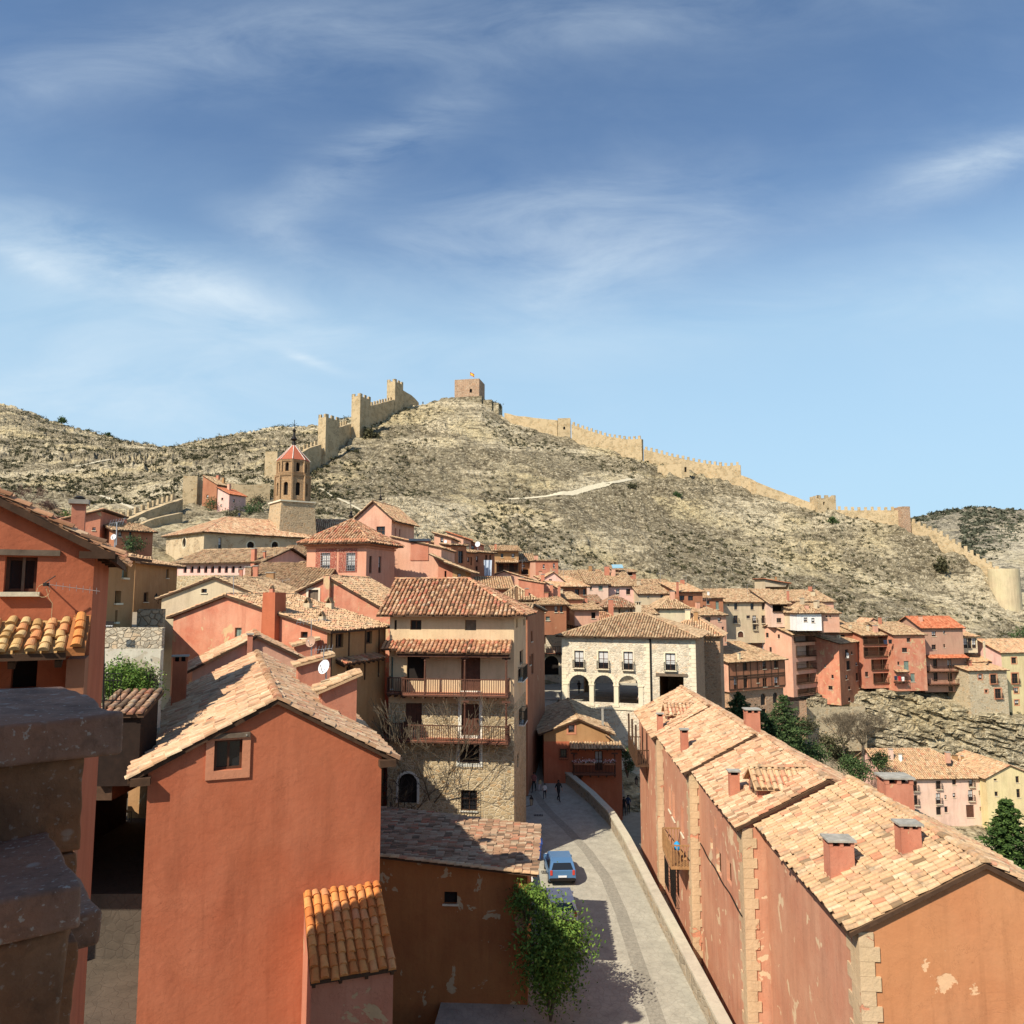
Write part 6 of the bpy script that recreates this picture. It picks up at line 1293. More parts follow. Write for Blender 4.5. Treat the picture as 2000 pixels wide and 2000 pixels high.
X('house', 'pale rose house with two square windows behind the grey roofs', 1189, 1241, 1145, 143, 4, vB=1178, D=9, roof='sf', rise=2.6, mat=ROSE, over=.4, tile=TILE_C, wins=[(1203, 1150, 1210, 1161), (1223, 1150, 1231, 1161)])
X('house', 'small red house with a dark window above the pale rose house', 1216, 1242, 1117, 155, 4, vB=1135, D=4, roof='sf', rise=.6, mat=RED2, over=.3, tile=TILE_C, wins=[(1227, 1118, 1235, 1124, 'o')])
X('house', 'solar panel roof house at the top edge of the middle town', 1196, 1214, 1113, 158, 4, vB=1130, D=4, roof='sf', rise=.9, mat=PINK, over=.3, tile=TILE_C)
q = P(1205, 1110, 154.5); mb = MB(); mb.box(q-Vector((.9, 0, 0)), (2.2, 0, 0), (0, 1.6, .75), (0, -.04, .08)); tag(mb.build('solar_panel', plain('solar_glass', (.25, .42, .5), .2, 0, .1, bump=0)), 'pale blue solar panel on a small roof at the top of the town', 'solar panel')
X('house', 'long tan house with a broad tiled roof and three small windows', 1248, 1325, 1160, 139, 4, vB=1200, D=9, roof='sf', rise=2.6, mat=BEIGE, over=.4, tile=TILE_C, wins=[(1264, 1163, 1268, 1168), (1290, 1162, 1295, 1169), (1310, 1162, 1315, 1169)])
X('house', 'deep red house with two shutters and a small tower chimney right of the tan house', 1324, 1372, 1156, 136, 10, vB=1240, D=8, roof='sf', rise=1.6, mat=BROWN, over=.4, tile=TILE_A, wins=[(1327, 1163, 1337, 1172, 'x'), (1344, 1164, 1354, 1173, 'x'), (1347, 1188, 1352, 1197)], chim=[(1324, 1136, 1156, 4, 135, 'flat'), (1334, 1132, 1142, 7, None, 'flat')])
X('house', 'pair of old lichened grey roofs over a shuttered stone house', 1176, 1243, 1186, 123, 4, vB=1225, D=7, roof='hip', rise=1.6, mat=BEIGE, over=.5, tile=TILE_D, wins=[(1180, 1189, 1186, 1199, 's'), (1212, 1190, 1228, 1199), (1208, 1189, 1213, 1198, 's'), (1230, 1189, 1235, 1198, 's')], chim=[(1194, 1171, 1202, 9, 120, 'flat')])
X('house', 'narrow lichened roof house left of the shuttered stone house', 1150, 1176, 1178, 127, 4, vB=1215, D=6, roof='sf', rise=1.2, mat=BROWN, over=.4, tile=TILE_D, wins=[(1160, 1182, 1166, 1190, 'o')])
X('house', 'windowless cream house with a tiled hip roof in front of the tan house', 1288, 1344, 1188, 121, 4, vB=1225, D=7, roof='hip', rise=1.6, mat=CREAM, over=.4, tile=TILE_C, wins=[(1263+1, 1182, 1265, 1184)])
X('house', 'little tiled roof beside the slim yellow chimney behind the town hall', 1256, 1284, 1200, 113, 4, vB=1225, D=5, roof='sf', rise=1.1, mat=BEIGE, over=.3, tile=TILE_C, chim=[(1248, 1176, 1212, 10, 108, 'cap', CREAM)])
X('house', 'low house with stacked roofs at the hillside foot right of the deep red house', 1373, 1412, 1168, 146, 4, vB=1200, D=6, roof='sf', rise=1.3, mat=BROWN, over=.4, tile=TILE_C, wins=[(1380, 1173, 1386, 1180), (1398, 1174, 1404, 1190, 'sn')], chim=[(1384, 1156, 1164, 4, None, 'flat', WHITE)])
X('house', 'peeling pink house with a red brick bay window above the stone house', 1363, 1418, 1202, 130, 18, vB=1262, D=8, roof='sf', rise=1.5, mat=PINK, over=.35, tile=TILE_C, wins=[(1378, 1205, 1388, 1220, 's'), (1402, 1206, 1408, 1214), (1410, 1224, 1414, 1232), (1416, 1240, 1420, 1254, 'o')])
hh = X('house', 'long beige manor with balcony windows and an arched doorway in the upper row', 1412, 1506, 1176, 150, 6, vB=1256, D=9, roof='sf', rise=2.4, mat=BEIGE, over=.5, tile=TILE_C, cat='manor',
  wins=[(1434, 1178, 1440, 1191), (1466, 1178, 1472, 1191), (1488, 1178, 1494, 1191), (1421, 1180, 1424, 1184), (1433, 1202, 1441, 1217, 'b'), (1470, 1202, 1477, 1217, 'b'), (1488, 1202, 1496, 1217, 'b'), (1458, 1202, 1465, 1208, ''), (1441, 1233, 1452, 1245, 'adA'), (1471, 1221, 1477, 1230, 'b')])
hh = X('house', 'narrow pale pink house with an open top gallery in the upper row', 1506, 1542, 1180, 148, 6, vB=1225, D=9, roof='sf', rise=2.7, mat=PALEP, over=.45, tile=TILE_C, wins=[RO(1509, 1181, 1538, 1194), (1517, 1207, 1526, 1216)], chim=[(1540, 1154, 1170, 4, None, 'flat')])
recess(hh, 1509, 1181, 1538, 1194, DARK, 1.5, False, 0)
X('house', 'house under the long low roof at the right end of the upper row', 1543, 1628, 1175, 155, 4, vB=1215, D=8, roof='sf', rise=2.2, mat=PINK, over=.4, tile=TILE_C, wins=[(1557, 1178, 1568, 1181, 'o')])
hh = X('house', 'open loggia shed at the hillside edge above the upper row', 1494, 1540, 1139, 168, 8, vB=1160, D=5, roof='sr', rise=.9, mat=BEIGE, over=.4, tile=TILE_R, wins=[RO(1494, 1136, 1533, 1146)])
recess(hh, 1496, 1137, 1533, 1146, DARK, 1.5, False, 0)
X('house', 'white house with a hipped roof and two dark windows', 1556, 1604, 1197, 143, 4, vB=1232, D=7, roof='hip', rise=1.6, mat=WHITE, over=.4, tile=TILE_C, wins=[(1570, 1206, 1577, 1214), (1585, 1207, 1591, 1216)])
X('house', 'cream house wedged left of the white house', 1542, 1556, 1190, 146, 4, vB=1230, D=6, roof='sf', rise=.9, mat=CREAM, over=.3, tile=TILE_C, wins=[(1548, 1199, 1551, 1204)])
X('house', 'pink house with two tiny windows right of the white house', 1604, 1639, 1198, 144, 4, vB=1235, D=7, roof='sf', rise=1.6, mat=PINK, over=.4, tile=TILE_C, wins=[(1613, 1202, 1616, 1206), (1620, 1202, 1623, 1206)])
# stone and timber pair above the cedars
hh = X('house', 'half timbered red house pair above the cedar trees', 1423, 1532, 1294, 128, 30, vB=1352, D=10, roof='sf', rise=2.3, mat=BROWN, over=.5, tile=TILE_C, sidemat=PINK,
  wins=[(1452, 1294, 1459, 1310, 'x'), (1434, 1322, 1441, 1346, 'x'), (1453, 1320, 1460, 1344, 'x'), (1490, 1292, 1496, 1307), (1512, 1290, 1518, 1305), (1478, 1324, 1483, 1334), (1490, 1324, 1498, 1342), (1513, 1322, 1520, 1340)], chim=[(1445, 1276, 1290, 5, None, 'flat', CREAM)])
X('house', 'stone ground storey with arched windows under the half timbered pair', 1424, 1530, 1352, 128.6, 30, vB=1440, D=8, roof='sf', rise=.1, mat=REDSTONE, over=.0, noroof=True, wins=[(1486, 1354, 1495, 1378, 'ax'), (1510, 1352, 1518, 1374, 'ax'), (1488, 1384, 1496, 1400, 'o')], cat='house')
mb = MB(); x0 = hh
for k in range(9): xx = hh.W*k/8; mb.box(hh.loc(xx-.08, -.05, 0.3), hh.ex*.15, hh.ey*.06, Z*(hh.H-.4))
for z_ in (.3, hh.H*.42, hh.H*.5): mb.box(hh.loc(0, -.07, z_), hh.ex*hh.W, hh.ey*.06, Z*.15)
mb.build('timber_frame', WOOD, hh.root)
g2 = [(1551, 1240, 1601, 1254), (1555, 1259, 1601, 1283), (1556, 1289, 1602, 1308), (1556, 1313, 1603, 1336), (1558, 1341, 1603, 1357)]
hh = X('house', 'tall pink gable house with five stacked wooden galleries', 1546, 1605, 1240, 146, 35, vB=1362, D=9.3, roof='gs', rise=1.7, mat=PINK, over=.45, tile=TILE_C, wins=[RO(*g) for g in g2]+[('L', 1496, 1236, 1501, 1245), ('L', 1519, 1239, 1523, 1247), ('L', 1487, 1262, 1491, 1272), ('L', 1503, 1264, 1507, 1273)], sidemat=PALEP if False else PINK, chim=[(1552, 1222, 1236, 9, None, 'flat', BEIGE)])
for g in g2: recess(hh, *g, mat=PALEP if g[1] < 1290 else BROWN, railm=WOOD)
X('house', 'tall red and brown peeling house with many tiny windows beside the stacked galleries', 1638, 1688, 1257, 147, 45, vB=1378, D=6, roof='sf', rise=1.5, mat=BROWN, over=.4, tile=TILE_C, sidemat=REDP,
  wins=[(1651, 1268, 1657, 1285, 'o'), (1662, 1272, 1665, 1278), (1679, 1270, 1682, 1278), (1654, 1290, 1660, 1309, 'o'), (1671, 1293, 1675, 1300), (1680, 1294, 1683, 1300), (1672, 1314, 1676, 1330), (1652, 1318, 1656, 1328), (1657, 1340, 1661, 1347), (1678, 1337, 1681, 1344), (1657, 1362, 1661, 1370), (1672, 1361, 1676, 1368), ('L', 1624, 1318, 1628, 1325), ('L', 1618, 1340, 1626, 1347), ('L', 1610, 1298, 1613, 1303)])
g4 = [(1685, 1243, 1744, 1258), (1687, 1263, 1744, 1282), (1702, 1287, 1744, 1308), (1706, 1314, 1744, 1334)]
hh = X('house', 'dark timber gallery house between the peeling tall house and the orange red house', 1684, 1746, 1241, 152, 12, vB=1345, D=8, roof='sf', rise=1.9, mat=RED2, over=.5, tile=TILE_C, wins=[RO(*g) for g in g4]+[(1690, 1312, 1696, 1322)], chim=[(1696, 1222, 1234, 4, None, 'flat', CREAM), (1712, 1222, 1236, 8, None, 'flat', PINK)])
for g in g4: recess(hh, *g, mat=BROWN, railm=WOOD)
X('house', 'long striped tile roof house joining the two gallery houses', 1606, 1684, 1236, 154, 8, vB=1290, D=8, roof='sf', rise=2.0, mat=BROWN, over=.4, tile=TILE_C, chim=[(1662, 1222, 1236, 4, None, 'flat', CREAM)], wins=[(1640, 1240, 1650, 1248, 'o')])
hh = X('house', 'orange red house with peeling base and a laundry balcony on the cliff', 1745, 1806, 1240, 151, 8, vB=1350, D=8, roof='sf', rise=2.0, mat=REDP, over=.4, tile=TILE_C, wins=[(1771, 1246, 1778, 1254), (1762, 1265, 1772, 1274), (1753, 1292, 1757, 1299), (1766, 1291, 1775, 1309, 'sn'), (1779, 1315, 1787, 1332, 'sn')])
LZ = Fp(hh, 1757, 1331); balcony(hh, Fp(hh, 1745, 1331)[0], Fp(hh, 1769, 1331)[0], LZ[1], .9, .9, [], 0, WOOD, .25); pent(hh, 'F', 1745, 1769, 1308, 1.1, .35, TILE_C)
hh = X('house', 'tall brown pink house with a bright red roof and two full width balconies', 1800, 1880, 1227, 154, 6, vB=1352, D=9, roof='gs', rise=2.0, mat=plaster('mauve_plaster', (.42, .235, .165), (.45, .27, .19)), over=.45, tile=TILE_R, wins=[(1820, 1233, 1828, 1243), (1842, 1232, 1846, 1238), (1820, 1259, 1828, 1269), (1843, 1258, 1846, 1265),
  (1823, 1288, 1830, 1305, 'x'), (1851, 1288, 1858, 1305, 'x'), (1824, 1313, 1831, 1331, 'x'), (1852, 1313, 1859, 1331, 'x'), (1853, 1340, 1861, 1351, 'x'), (1868, 1340, 1875, 1357, 'ox')])
pent(hh, 'F', 1807, 1884, 1279, 1.5, .55, TILE_R)
for v in (1310, 1335): balcony(hh, Fp(hh, 1809, v)[0], hh.W, Fp(hh, 1840, v)[1], 1.2, .9, [Fp(hh, 1848, v)[0], hh.W-.1], Fp(hh, 1840, v)[1]+2.3, WOOD, .25)
hh = X('house', 'glass fronted timber gallery room on the upper right edge of the row', 1880, 1908, 1243, 158, 4, vB=1275, D=5, roof='sf', rise=.8, mat=CREAM, over=.5, tile=TILE_A, wins=[(1881, 1246, 1889, 1266), (1891, 1246, 1897, 1266), (1899, 1246, 1906, 1266)])
hh = X('house', 'stone house with two stepped tiled roofs near the right edge', 1892, 1966, 1310, 151, 10, vB=1400, D=6, roof='sf', rise=1.0, mat=stone('far_rubble', (.50, .41, .27), (.58, .50, .35), .5, .6), over=.4, tile=TILE_A, wins=[(1911, 1317, 1918, 1327, 'W'), (1935, 1317, 1946, 1335, 'Wb'), (1924, 1347, 1929, 1353, 'W'), (1944, 1345, 1955, 1364, 'Wb')], trim=TRIMR)
X('house', 'upper storey with a broad lichened roof behind the stepped stone house', 1886, 1953, 1293, 157, 8, vB=1330, D=7, roof='sf', rise=2.3, mat=PINK, over=.4, tile=TILE_A, wins=[(1897, 1295, 1906, 1299, 'o'), (1925, 1295, 1935, 1299, 'o')])
hh = X('house', 'tall yellowish house cut by the right edge of the picture', 1955, 2060, 1275, 155, 10, vB=1400, D=12, roof='gs', rise=2.2, mat=YELL, over=.4, tile=TILE_A, sidemat=ROSE, wins=[(1976, 1284, 1985, 1296, 'W'), (1977, 1315, 1988, 1335, 'Wb'), (1981, 1343, 1989, 1354, 'W'), (1982, 1367, 1990, 1377, 'W'), (2008, 1284, 2016, 1296, 'W')], trim=TRIMR, chim=[(1924, 1254, 1278, 3, 154, 'flat', CREAM)])
X('house', 'pinkish roof house peeping behind the striped roofs', 1684, 1740, 1224, 164, 0, vB=1250, D=6, roof='gf', rise=1.7, rp=.4, mat=PINK, over=.3, tile=TILE_P)
# inn and yellow house by the road
hh = X('inn', 'long pink inn with iron balconies beside the road in the valley', 1733, 1926, 1521, 132, 3, zB=-40.3, D=12, roof='hr', rise=3.4, mat=PALEP, over=.5, tile=TILE_A, cat='inn', sidemat=ROSE,
  wins=[(1784, 1526, 1791, 1545, 'b'), (1829, 1525, 1837, 1541, 'b'), (1860, 1523, 1867, 1533, ''), (1893, 1522, 1900, 1536, 'b'), (1913, 1520, 1918, 1526), (1786, 1553, 1792, 1572, 'b'), (1829, 1549, 1837, 1570, 'b'), (1845, 1553, 1849, 1561), (1861, 1549, 1866, 1558), (1892, 1543, 1900, 1564, 'b'), (1912, 1544, 1918, 1554), (1829, 1576, 1838, 1592, 'o'), (1845, 1575, 1851, 1587), (1888, 1572, 1902, 1597, 'cd'), (1914, 1576, 1921, 1584)],
  chim=[(1742, 1464, 1486, 8, None, 'flat', PALEP), (1760, 1474, 1488, 5, None, 'flat', WHITE), (1853, 1470, 1480, 8, None, 'flat', PINK)])
mb = MB(); mb.box(hh.loc(-.03, -.04, -.3), hh.ex*(hh.W+.06), hh.ey*.05, Z*1.7); mb.build('painted_base', plaster('blue_grey_base', (.30, .34, .34)), hh.root)
hh = X('house', 'yellow gable house with tall windows at the right end of the road', 1926, 2030, 1519, 131, 2, zB=-40.3, D=12, roof='gf', rise=2.0, rp=.45, mat=YELL, over=.4, tile=TILE_A, wins=[(1941, 1521, 1947, 1525), (1984, 1516, 1990, 1529), (1943, 1546, 1949, 1555), (1986, 1541, 1992, 1558), (1960, 1570, 1982, 1586, 'ox')])
# chimneys capped garden furniture on the terrace
ROADM = lam('road_asphalt', (0.16, 0.155, 0.145), .2, 3)
mb = MB(); mb.face([(60, 112, -40.15), (200, 112, -40.15), (200, 131, -40.15), (60, 131, -40.15)]); mb.box((58, 129, -40.3), (140, 0, 0), (0, 2, 0), (0, 0, .3), 0); tag(mb.build('road', ROADM), 'grey valley road in front of the pink inn', None, None, 'structure')
mb = MB(); mb.box((58, 111.4, -44), (140, 0, 0), (0, .5, 0), (0, 0, 4.4)); rw = tag(mb.build('road_wall', STW), 'low retaining wall under the valley road', 'wall')
gr = empty('guard_rail', (90, 112.2, -39.6), 'pale metal guard rail along the valley road', 'guard rail'); mb = MB(); mb.box((62, 112.1, -39.4), (90, 0, 0), (0, .06, 0), (0, 0, .3))
mb.build('rail', METAL, gr); mb = MB()
for i in range(45): mb.box((62.3+i*2, 112.17, -40.2), (.12, 0, 0), (0, .1, 0), (0, 0, .95))
o = mb.build('posts', METAL, gr)
# retaining walls above the valley
mb = MB()
tr = H('retaining_wall', 'high rubble retaining wall below the stacked gallery house', 1560, 1690, 1382, 143, 8, vB=1470, D=5, roof='sf', rise=.05, mat=stone('wall_rubble', (.42, .35, .23), (.48, .41, .28), .5, .6), noroof=True, cat='wall', wins=[])
tr.wall.data.materials[0] = tr.wall.data.materials[0]
H('retaining_wall', 'lower stone terrace wall behind the cedar trees', 1480, 1575, 1372, 137, 14, vB=1450, D=5, roof='sf', rise=.05, mat=REDSTONE, noroof=True, cat='wall')
# ---------------------------------------------------------------- foreground parapet blocks
def roughbox(name, mat, c0, ex, ey, dx, dy, dz, parent, bev=.03, amp=.008, seed=0):
    """stone block hanging down dz from its near right top corner c0, going -ex and +ey"""
    bm = bmesh.new(); bmesh.ops.create_cube(bm, size=1); pl = parent_loc(parent)
    for v in bm.verts: v.co = Vector((v.co.x*dx, v.co.y*dy, v.co.z*dz))
    bmesh.ops.bevel(bm, geom=bm.edges[:], offset=bev, segments=3, profile=.6, affect='EDGES')
    bmesh.ops.subdivide_edges(bm, edges=[e for e in bm.edges if e.calc_length() > .2], cuts=14, use_grid_fill=True)
    from mathutils import noise as mn
    for v in bm.verts:
        n_ = mn.noise_vector(v.co*3+Vector((seed, 0, 0)))*amp*2+mn.noise_vector(v.co*14+Vector((seed, 0, 0)))*amp; v.co += n_
    ctr = c0-ex*dx/2+ey*dy/2-Z*dz/2
    for v in bm.verts: v.co = ctr+ex*v.co.x+ey*v.co.y+Z*v.co.z-pl
    me = bpy.data.meshes.new(name); bm.to_mesh(me); bm.free(); me.materials.append(mat)
    for p in me.polygons: p.use_smooth = True
    o = bpy.data.objects.new(name, me); C.objects.link(o); o.parent = parent; return o
def piermat(name, c, lich):
    m, t, b = newmat(name); p = t.pos(); n = t.noise(p, 3, 8, .68); n2 = t.noise(p, 14, 6, .7); n3 = t.noise(p, 1.1, 5)
    col = t.mix(t.ramp(n, [(.35, 0), (.65, 1)]), jit(c, .6), jit(c, 1.3)); col = t.mix(t.ramp(n3, [(.45, 0), (.6, 1)]), col, (c[0]*1.15, c[1]*.95, c[2]*.8))
    col = t.mix(t.math('MULTIPLY', t.ramp(n2, [(.5, 0), (.7, 1)]), .5), col, jit(c, .35))
    v = t.new('ShaderNodeTexVoronoi'); t.put(v.inputs['Vector'], t.scale(p, (1, 1, 1.5))); v.inputs['Scale'].default_value = 9; v.inputs['Randomness'].default_value = 1
    spot = t.math('MULTIPLY', t.ramp(v.outputs[0], [(.16, 1), (.24, 0)]), t.ramp(t.noise(p, 2.2, 5), [(.48, 0), (.58, 1)]))
    col = t.mix(t.math('MULTIPLY', spot, lich), col, (.40, .38, .33)); spk = t.ramp(t.noise(p, 40, 3), [(.62, 0), (.68, 1)])
    col = t.mix(t.math('MULTIPLY', spk, lich*.8), col, (.42, .40, .35))
    t.put(b.inputs['Base Color'], col); b.inputs['Roughness'].default_value = .95; t.put(b.inputs['Normal'], t.bump(t.math('ADD', n, t.math('MULTIPLY', n2, .5)), .7, .03)); return m
CAPM = piermat('lichened_coping', (.23, .135, .095), .75); BODYM = piermat('pier_stone', (.19, .10, .055), .3)
ex = Vector((math.cos(R(39)), math.sin(R(39)), 0)); ey = Vector((-ex.y, ex.x, 0))
pr = empty('parapet', (-2.6, 3.6, -3), 'dark weathered stone parapet with lichened coping in the near left corner', 'parapet')
c0 = Vector((-1.62, 3.27, -.5)); roughbox('coping', CAPM, c0, ex, ey, 3.4, 1.38, .165, pr, .018, .010)
GREYM = piermat('grey_stone_block', (.26, .235, .20), .3)
b0 = c0-Z*.165-ex*.12+ey*.06; zz_ = 0
for k, (hh_, off, m_) in enumerate([(.38, 0, BODYM), (.33, .015, BODYM), (.42, -.01, BODYM), (.36, .02, BODYM), (.4, 0, BODYM), (.4, .01, BODYM), (1.2, 0, BODYM), (2.4, .01, BODYM)]):
    L_ = (.62, .9, .7, .8, .6, .9, .8, 1)[k]; roughbox('stone_course', m_, b0-Z*zz_-ex*off, ex, ey, L_, 1.2, hh_-.012, pr, .010, .008, 4+k)
    roughbox('stone_course', GREYM if k == 0 else m_, b0-Z*zz_-ex*(L_+off+.012)+ey*.012*((k % 2)*2-1), ex, ey, 3.2-L_, 1.2, hh_-.012, pr, .010, .008, 14+k); zz_ += hh_
c1 = Vector((-1.40, 2.62, -.94)); roughbox('lower_coping', CAPM, c1, ex, ey, 3.0, .8, .14, pr, .016, .010, 2)
roughbox('lower_body', BODYM, c1-Z*.14-ex*.03+ey*.04, ex, ey, 3.0, .7, 4, pr, .02, .01, 7)
roughbox('ledge', CAPM, Vector((-2.42, 4.75, -1.85)), ex, ey, 1.6, 1.2, .2, pr, .03, .012, 3)
# unseen wall added behind the camera to shade the parapet blocks
mb = MB(); mb.box((-14, -12, -20), (14.5, 0, 0), (0, 9, 0), (0, 0, 28.5)); tag(mb.build('shade_wall', RED), 'tall red wall added unseen behind the viewpoint to shade the parapet', 'wall')

# ---------------------------------------------------------------- left courtyard and garden
WH = plaster('limewashed_stone', (.52, .47, .38), (.60, .55, .45), patch=(.33, .29, .22), amt=.55)
GST = stone('garden_wall_stone', (.55, .48, .36), (.33, .27, .19), .2, .7)
gw = H('garden_wall', 'pale rounded rubble garden wall left of the beige gable house', 200, 317, 1227, 27.0, 4, zB=-5, D=.25, roof='sf', rise=.02, mat=GST, noroof=True, cat='wall')
tz = gw.O.z+gw.H-.15; mb = MB(); mb.prism([Vector((-.545*27.6, 27.6, tz)), Vector((-.457*27.6, 27.6, tz)), Vector((-.457*58, 58, tz)), Vector((-.56*58, 58, tz))], (0, 0, -3)); tag(mb.build('terrace', lam('terrace_soil', (.34, .27, .18))), 'stony terrace above the garden wall', None, None, 'structure')
H('garden_wall', 'low limewashed rock wall behind the leafy garden bush', 180, 314, 1271, 26.4, 2, zB=-4.5, D=.25, roof='sf', rise=.05, mat=WH, noroof=True, cat='wall')
RUBB = stone('rubble_heap', (.50, .42, .30), (.25, .2, .13), .3, .8)
H('rubble_wall', 'rough dry rubble wall above the garden wall', 268, 319, 1192, 31, 4, zB=-1.3, D=.25, roof='sf', rise=.05, mat=RUBB, noroof=True, cat='wall')
c_ = P(244, 1332, 25.7); bush('bush', 'bright green leafy bush in the walled garden at the left', (c_.x, c_.y, c_.z-.05), 1.0, LEAF, 60, 150, .042, (1.1, .6, .8))
c_ = P(294, 1325, 25.8); bush('bush', 'brownish straggly shrub at the right end of the leafy garden bush', c_, .34, SCRUB, 8, 60, .035)
mb = MB(); mb.face([(-16, 25.0, -4.3), (-12.0, 25.0, -4.3), (-12.2, 27, -4.3), (-16.3, 27, -4.3)]); mb.face([(-16, 25.0, -4.3), (-12.0, 25.0, -4.3), (-12.0, 25.0, -6), (-16, 25.0, -6)]); tag(mb.build('garden_soil', lam('garden_earth', (.16, .12, .07))), 'earth bed under the garden bush', None, None, 'structure')
rf = H('lean_to', 'small shadowed tile roof over a timber front coloured dark for shade under the garden bush', 196, 276, 1391, 23.6, 4, zB=-5.7, D=1.3, roof='sf', rise=.42, mat=plain('shade_dark_timber', (.022, .012, .008), .9), over=.12, tile=TILE_D, tl=dict(w=.26, e=.32, k=6), cat='lean-to')  # near-black timber colour stands in for the shade on this front
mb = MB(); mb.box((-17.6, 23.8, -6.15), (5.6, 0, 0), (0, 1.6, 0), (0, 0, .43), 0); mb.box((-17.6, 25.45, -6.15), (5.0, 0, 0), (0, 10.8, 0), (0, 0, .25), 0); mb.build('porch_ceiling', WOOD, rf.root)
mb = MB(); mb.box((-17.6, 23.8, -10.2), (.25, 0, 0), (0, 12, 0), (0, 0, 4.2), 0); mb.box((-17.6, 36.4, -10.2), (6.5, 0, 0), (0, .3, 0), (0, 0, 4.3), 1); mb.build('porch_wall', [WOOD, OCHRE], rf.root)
fn = empty('iron_fence', P(200, 1370, 22.5), 'black iron garden fence with a tall post at the left', 'fence'); mb = MB()
a = P(190, 1370, 22.5); tp = P(190, 1315, 22.5).z; mb.tube([P(202, 1385, 22.5), P(203, 1205, 22.5)], .03, 6)
for i in range(7): p_ = a+Vector((.11*i, 0, 0)); mb.tube([p_, Vector((p_.x, p_.y, tp))], .01, 4)
for v in (1316, 1329, 1368): mb.tube([P(188, v, 22.5), P(236, v, 22.5)], .014, 4)
mb.build('bars', IRON, fn)
mb = MB(); mb.box(P(206, 1226, 26.5), (.26, 0, 0), (0, .03, 0), (0, 0, .22), 0)
sg = mb.build('sign', [IRON]); tag(sg, 'small dark hanging sign with white lettering beside the garden wall', 'sign')
def text(body, size, loc, mat, parent, rot=(R(90), 0, 0)):
    cu = bpy.data.curves.new('lettering', 'FONT'); cu.body = body; cu.size = size; cu.extrude = .002; cu.align_x = 'CENTER'; cu.align_y = 'CENTER'
    o = bpy.data.objects.new('tmp', cu); C.objects.link(o); dg = bpy.context.evaluated_depsgraph_get(); me = bpy.data.meshes.new_from_object(o.evaluated_get(dg)); bpy.data.objects.remove(o)
    me.materials.clear(); me.materials.append(mat); t_ = bpy.data.objects.new('lettering', me); C.objects.link(t_); t_.parent = parent; t_.location = Vector(loc)-parent_loc(parent); t_.rotation_euler = rot; return t_
PAINTW = plain('white_paint', (.75, .75, .73), .7, 0, 0, bump=0)
q = P(206, 1226, 26.5); text('www', .11, (q.x+.13, q.y-.008, q.z+.07), PAINTW, sg)
# courtyard floor, its paving colour darkened to stand in for shade
mb = MB(); mb.prism([(-24, 27.5, -10.2), (-10.5, 27.5, -10.2), (-13.6, 35, -10.2), (-16, 42, -10.2), (-24, 42, -10.2)], (0, 0, -8)); mb.prism([(-24, 5, -12.3), (-4.4, 5, -12.3), (-4.4, 24.2, -12.3), (-9.5, 24.2, -12.3), (-10.5, 27.6, -12.3), (-24, 27.6, -12.3)], (0, 0, -8)); tag(mb.build('courtyard', lam('shade_dark_paving', (.10, .08, .06))), 'paved courtyard coloured dark for shade beside the big red gable house', None, None, 'structure')
TBL = plain('dark_table', (.08, .07, .06), .6)
def table(label, p, w=.75):
    r_ = empty('cafe_table', p, label, 'table', 'courtyard cafe tables'); mb = MB(); mb.box(p+Vector((-w/2, -w/2, .7)), (w, 0, 0), (0, w, 0), (0, 0, .04)); mb.build('tabletop', TBL, r_)
    for i in (-1, 1):
        for j in (-1, 1): mb = MB(); mb.tube([p+Vector((i*w*.42, j*w*.42, 0)), p+Vector((i*w*.42, j*w*.42, .7))], .02, 5); mb.build('leg', IRON, r_)
def chair(label, p, yaw):
    r_ = empty('cafe_chair', p, label, 'chair', 'courtyard cafe chairs'); c, s_ = math.cos(yaw), math.sin(yaw); f = lambda x, y, z: p+Vector((x*c-y*s_, x*s_+y*c, z))
    mb = MB(); mb.box(f(-.2, -.2, .44), f(.4, 0, 0)-p, f(0, .4, 0)-p, Z*.03); mb.build('seat', TBL, r_)
    mb = MB(); mb.box(f(-.2, .19, .5), f(.4, 0, 0)-p, f(0, .03, 0)-p, Z*.4); mb.build('backrest', TBL, r_)
    for i in (-1, 1):
        for j in (-1, 1): mb = MB(); mb.tube([f(i*.18, j*.18, 0), f(i*.18, j*.18, .45)], .014, 5); mb.build('leg', IRON, r_)
cz = -10.2
p_ = PZ(222, 1605, cz); table('square dark cafe table nearest the stone parapet in the courtyard', Vector((p_.x, p_.y, cz)))
p_ = PZ(246, 1605, cz); chair('empty dark cafe chair beside the nearest courtyard table', Vector((p_.x, p_.y, cz)), 2.2)
p_ = PZ(268, 1572, cz); table('small cafe table in front of the seated man', Vector((p_.x, p_.y, cz)), .6)

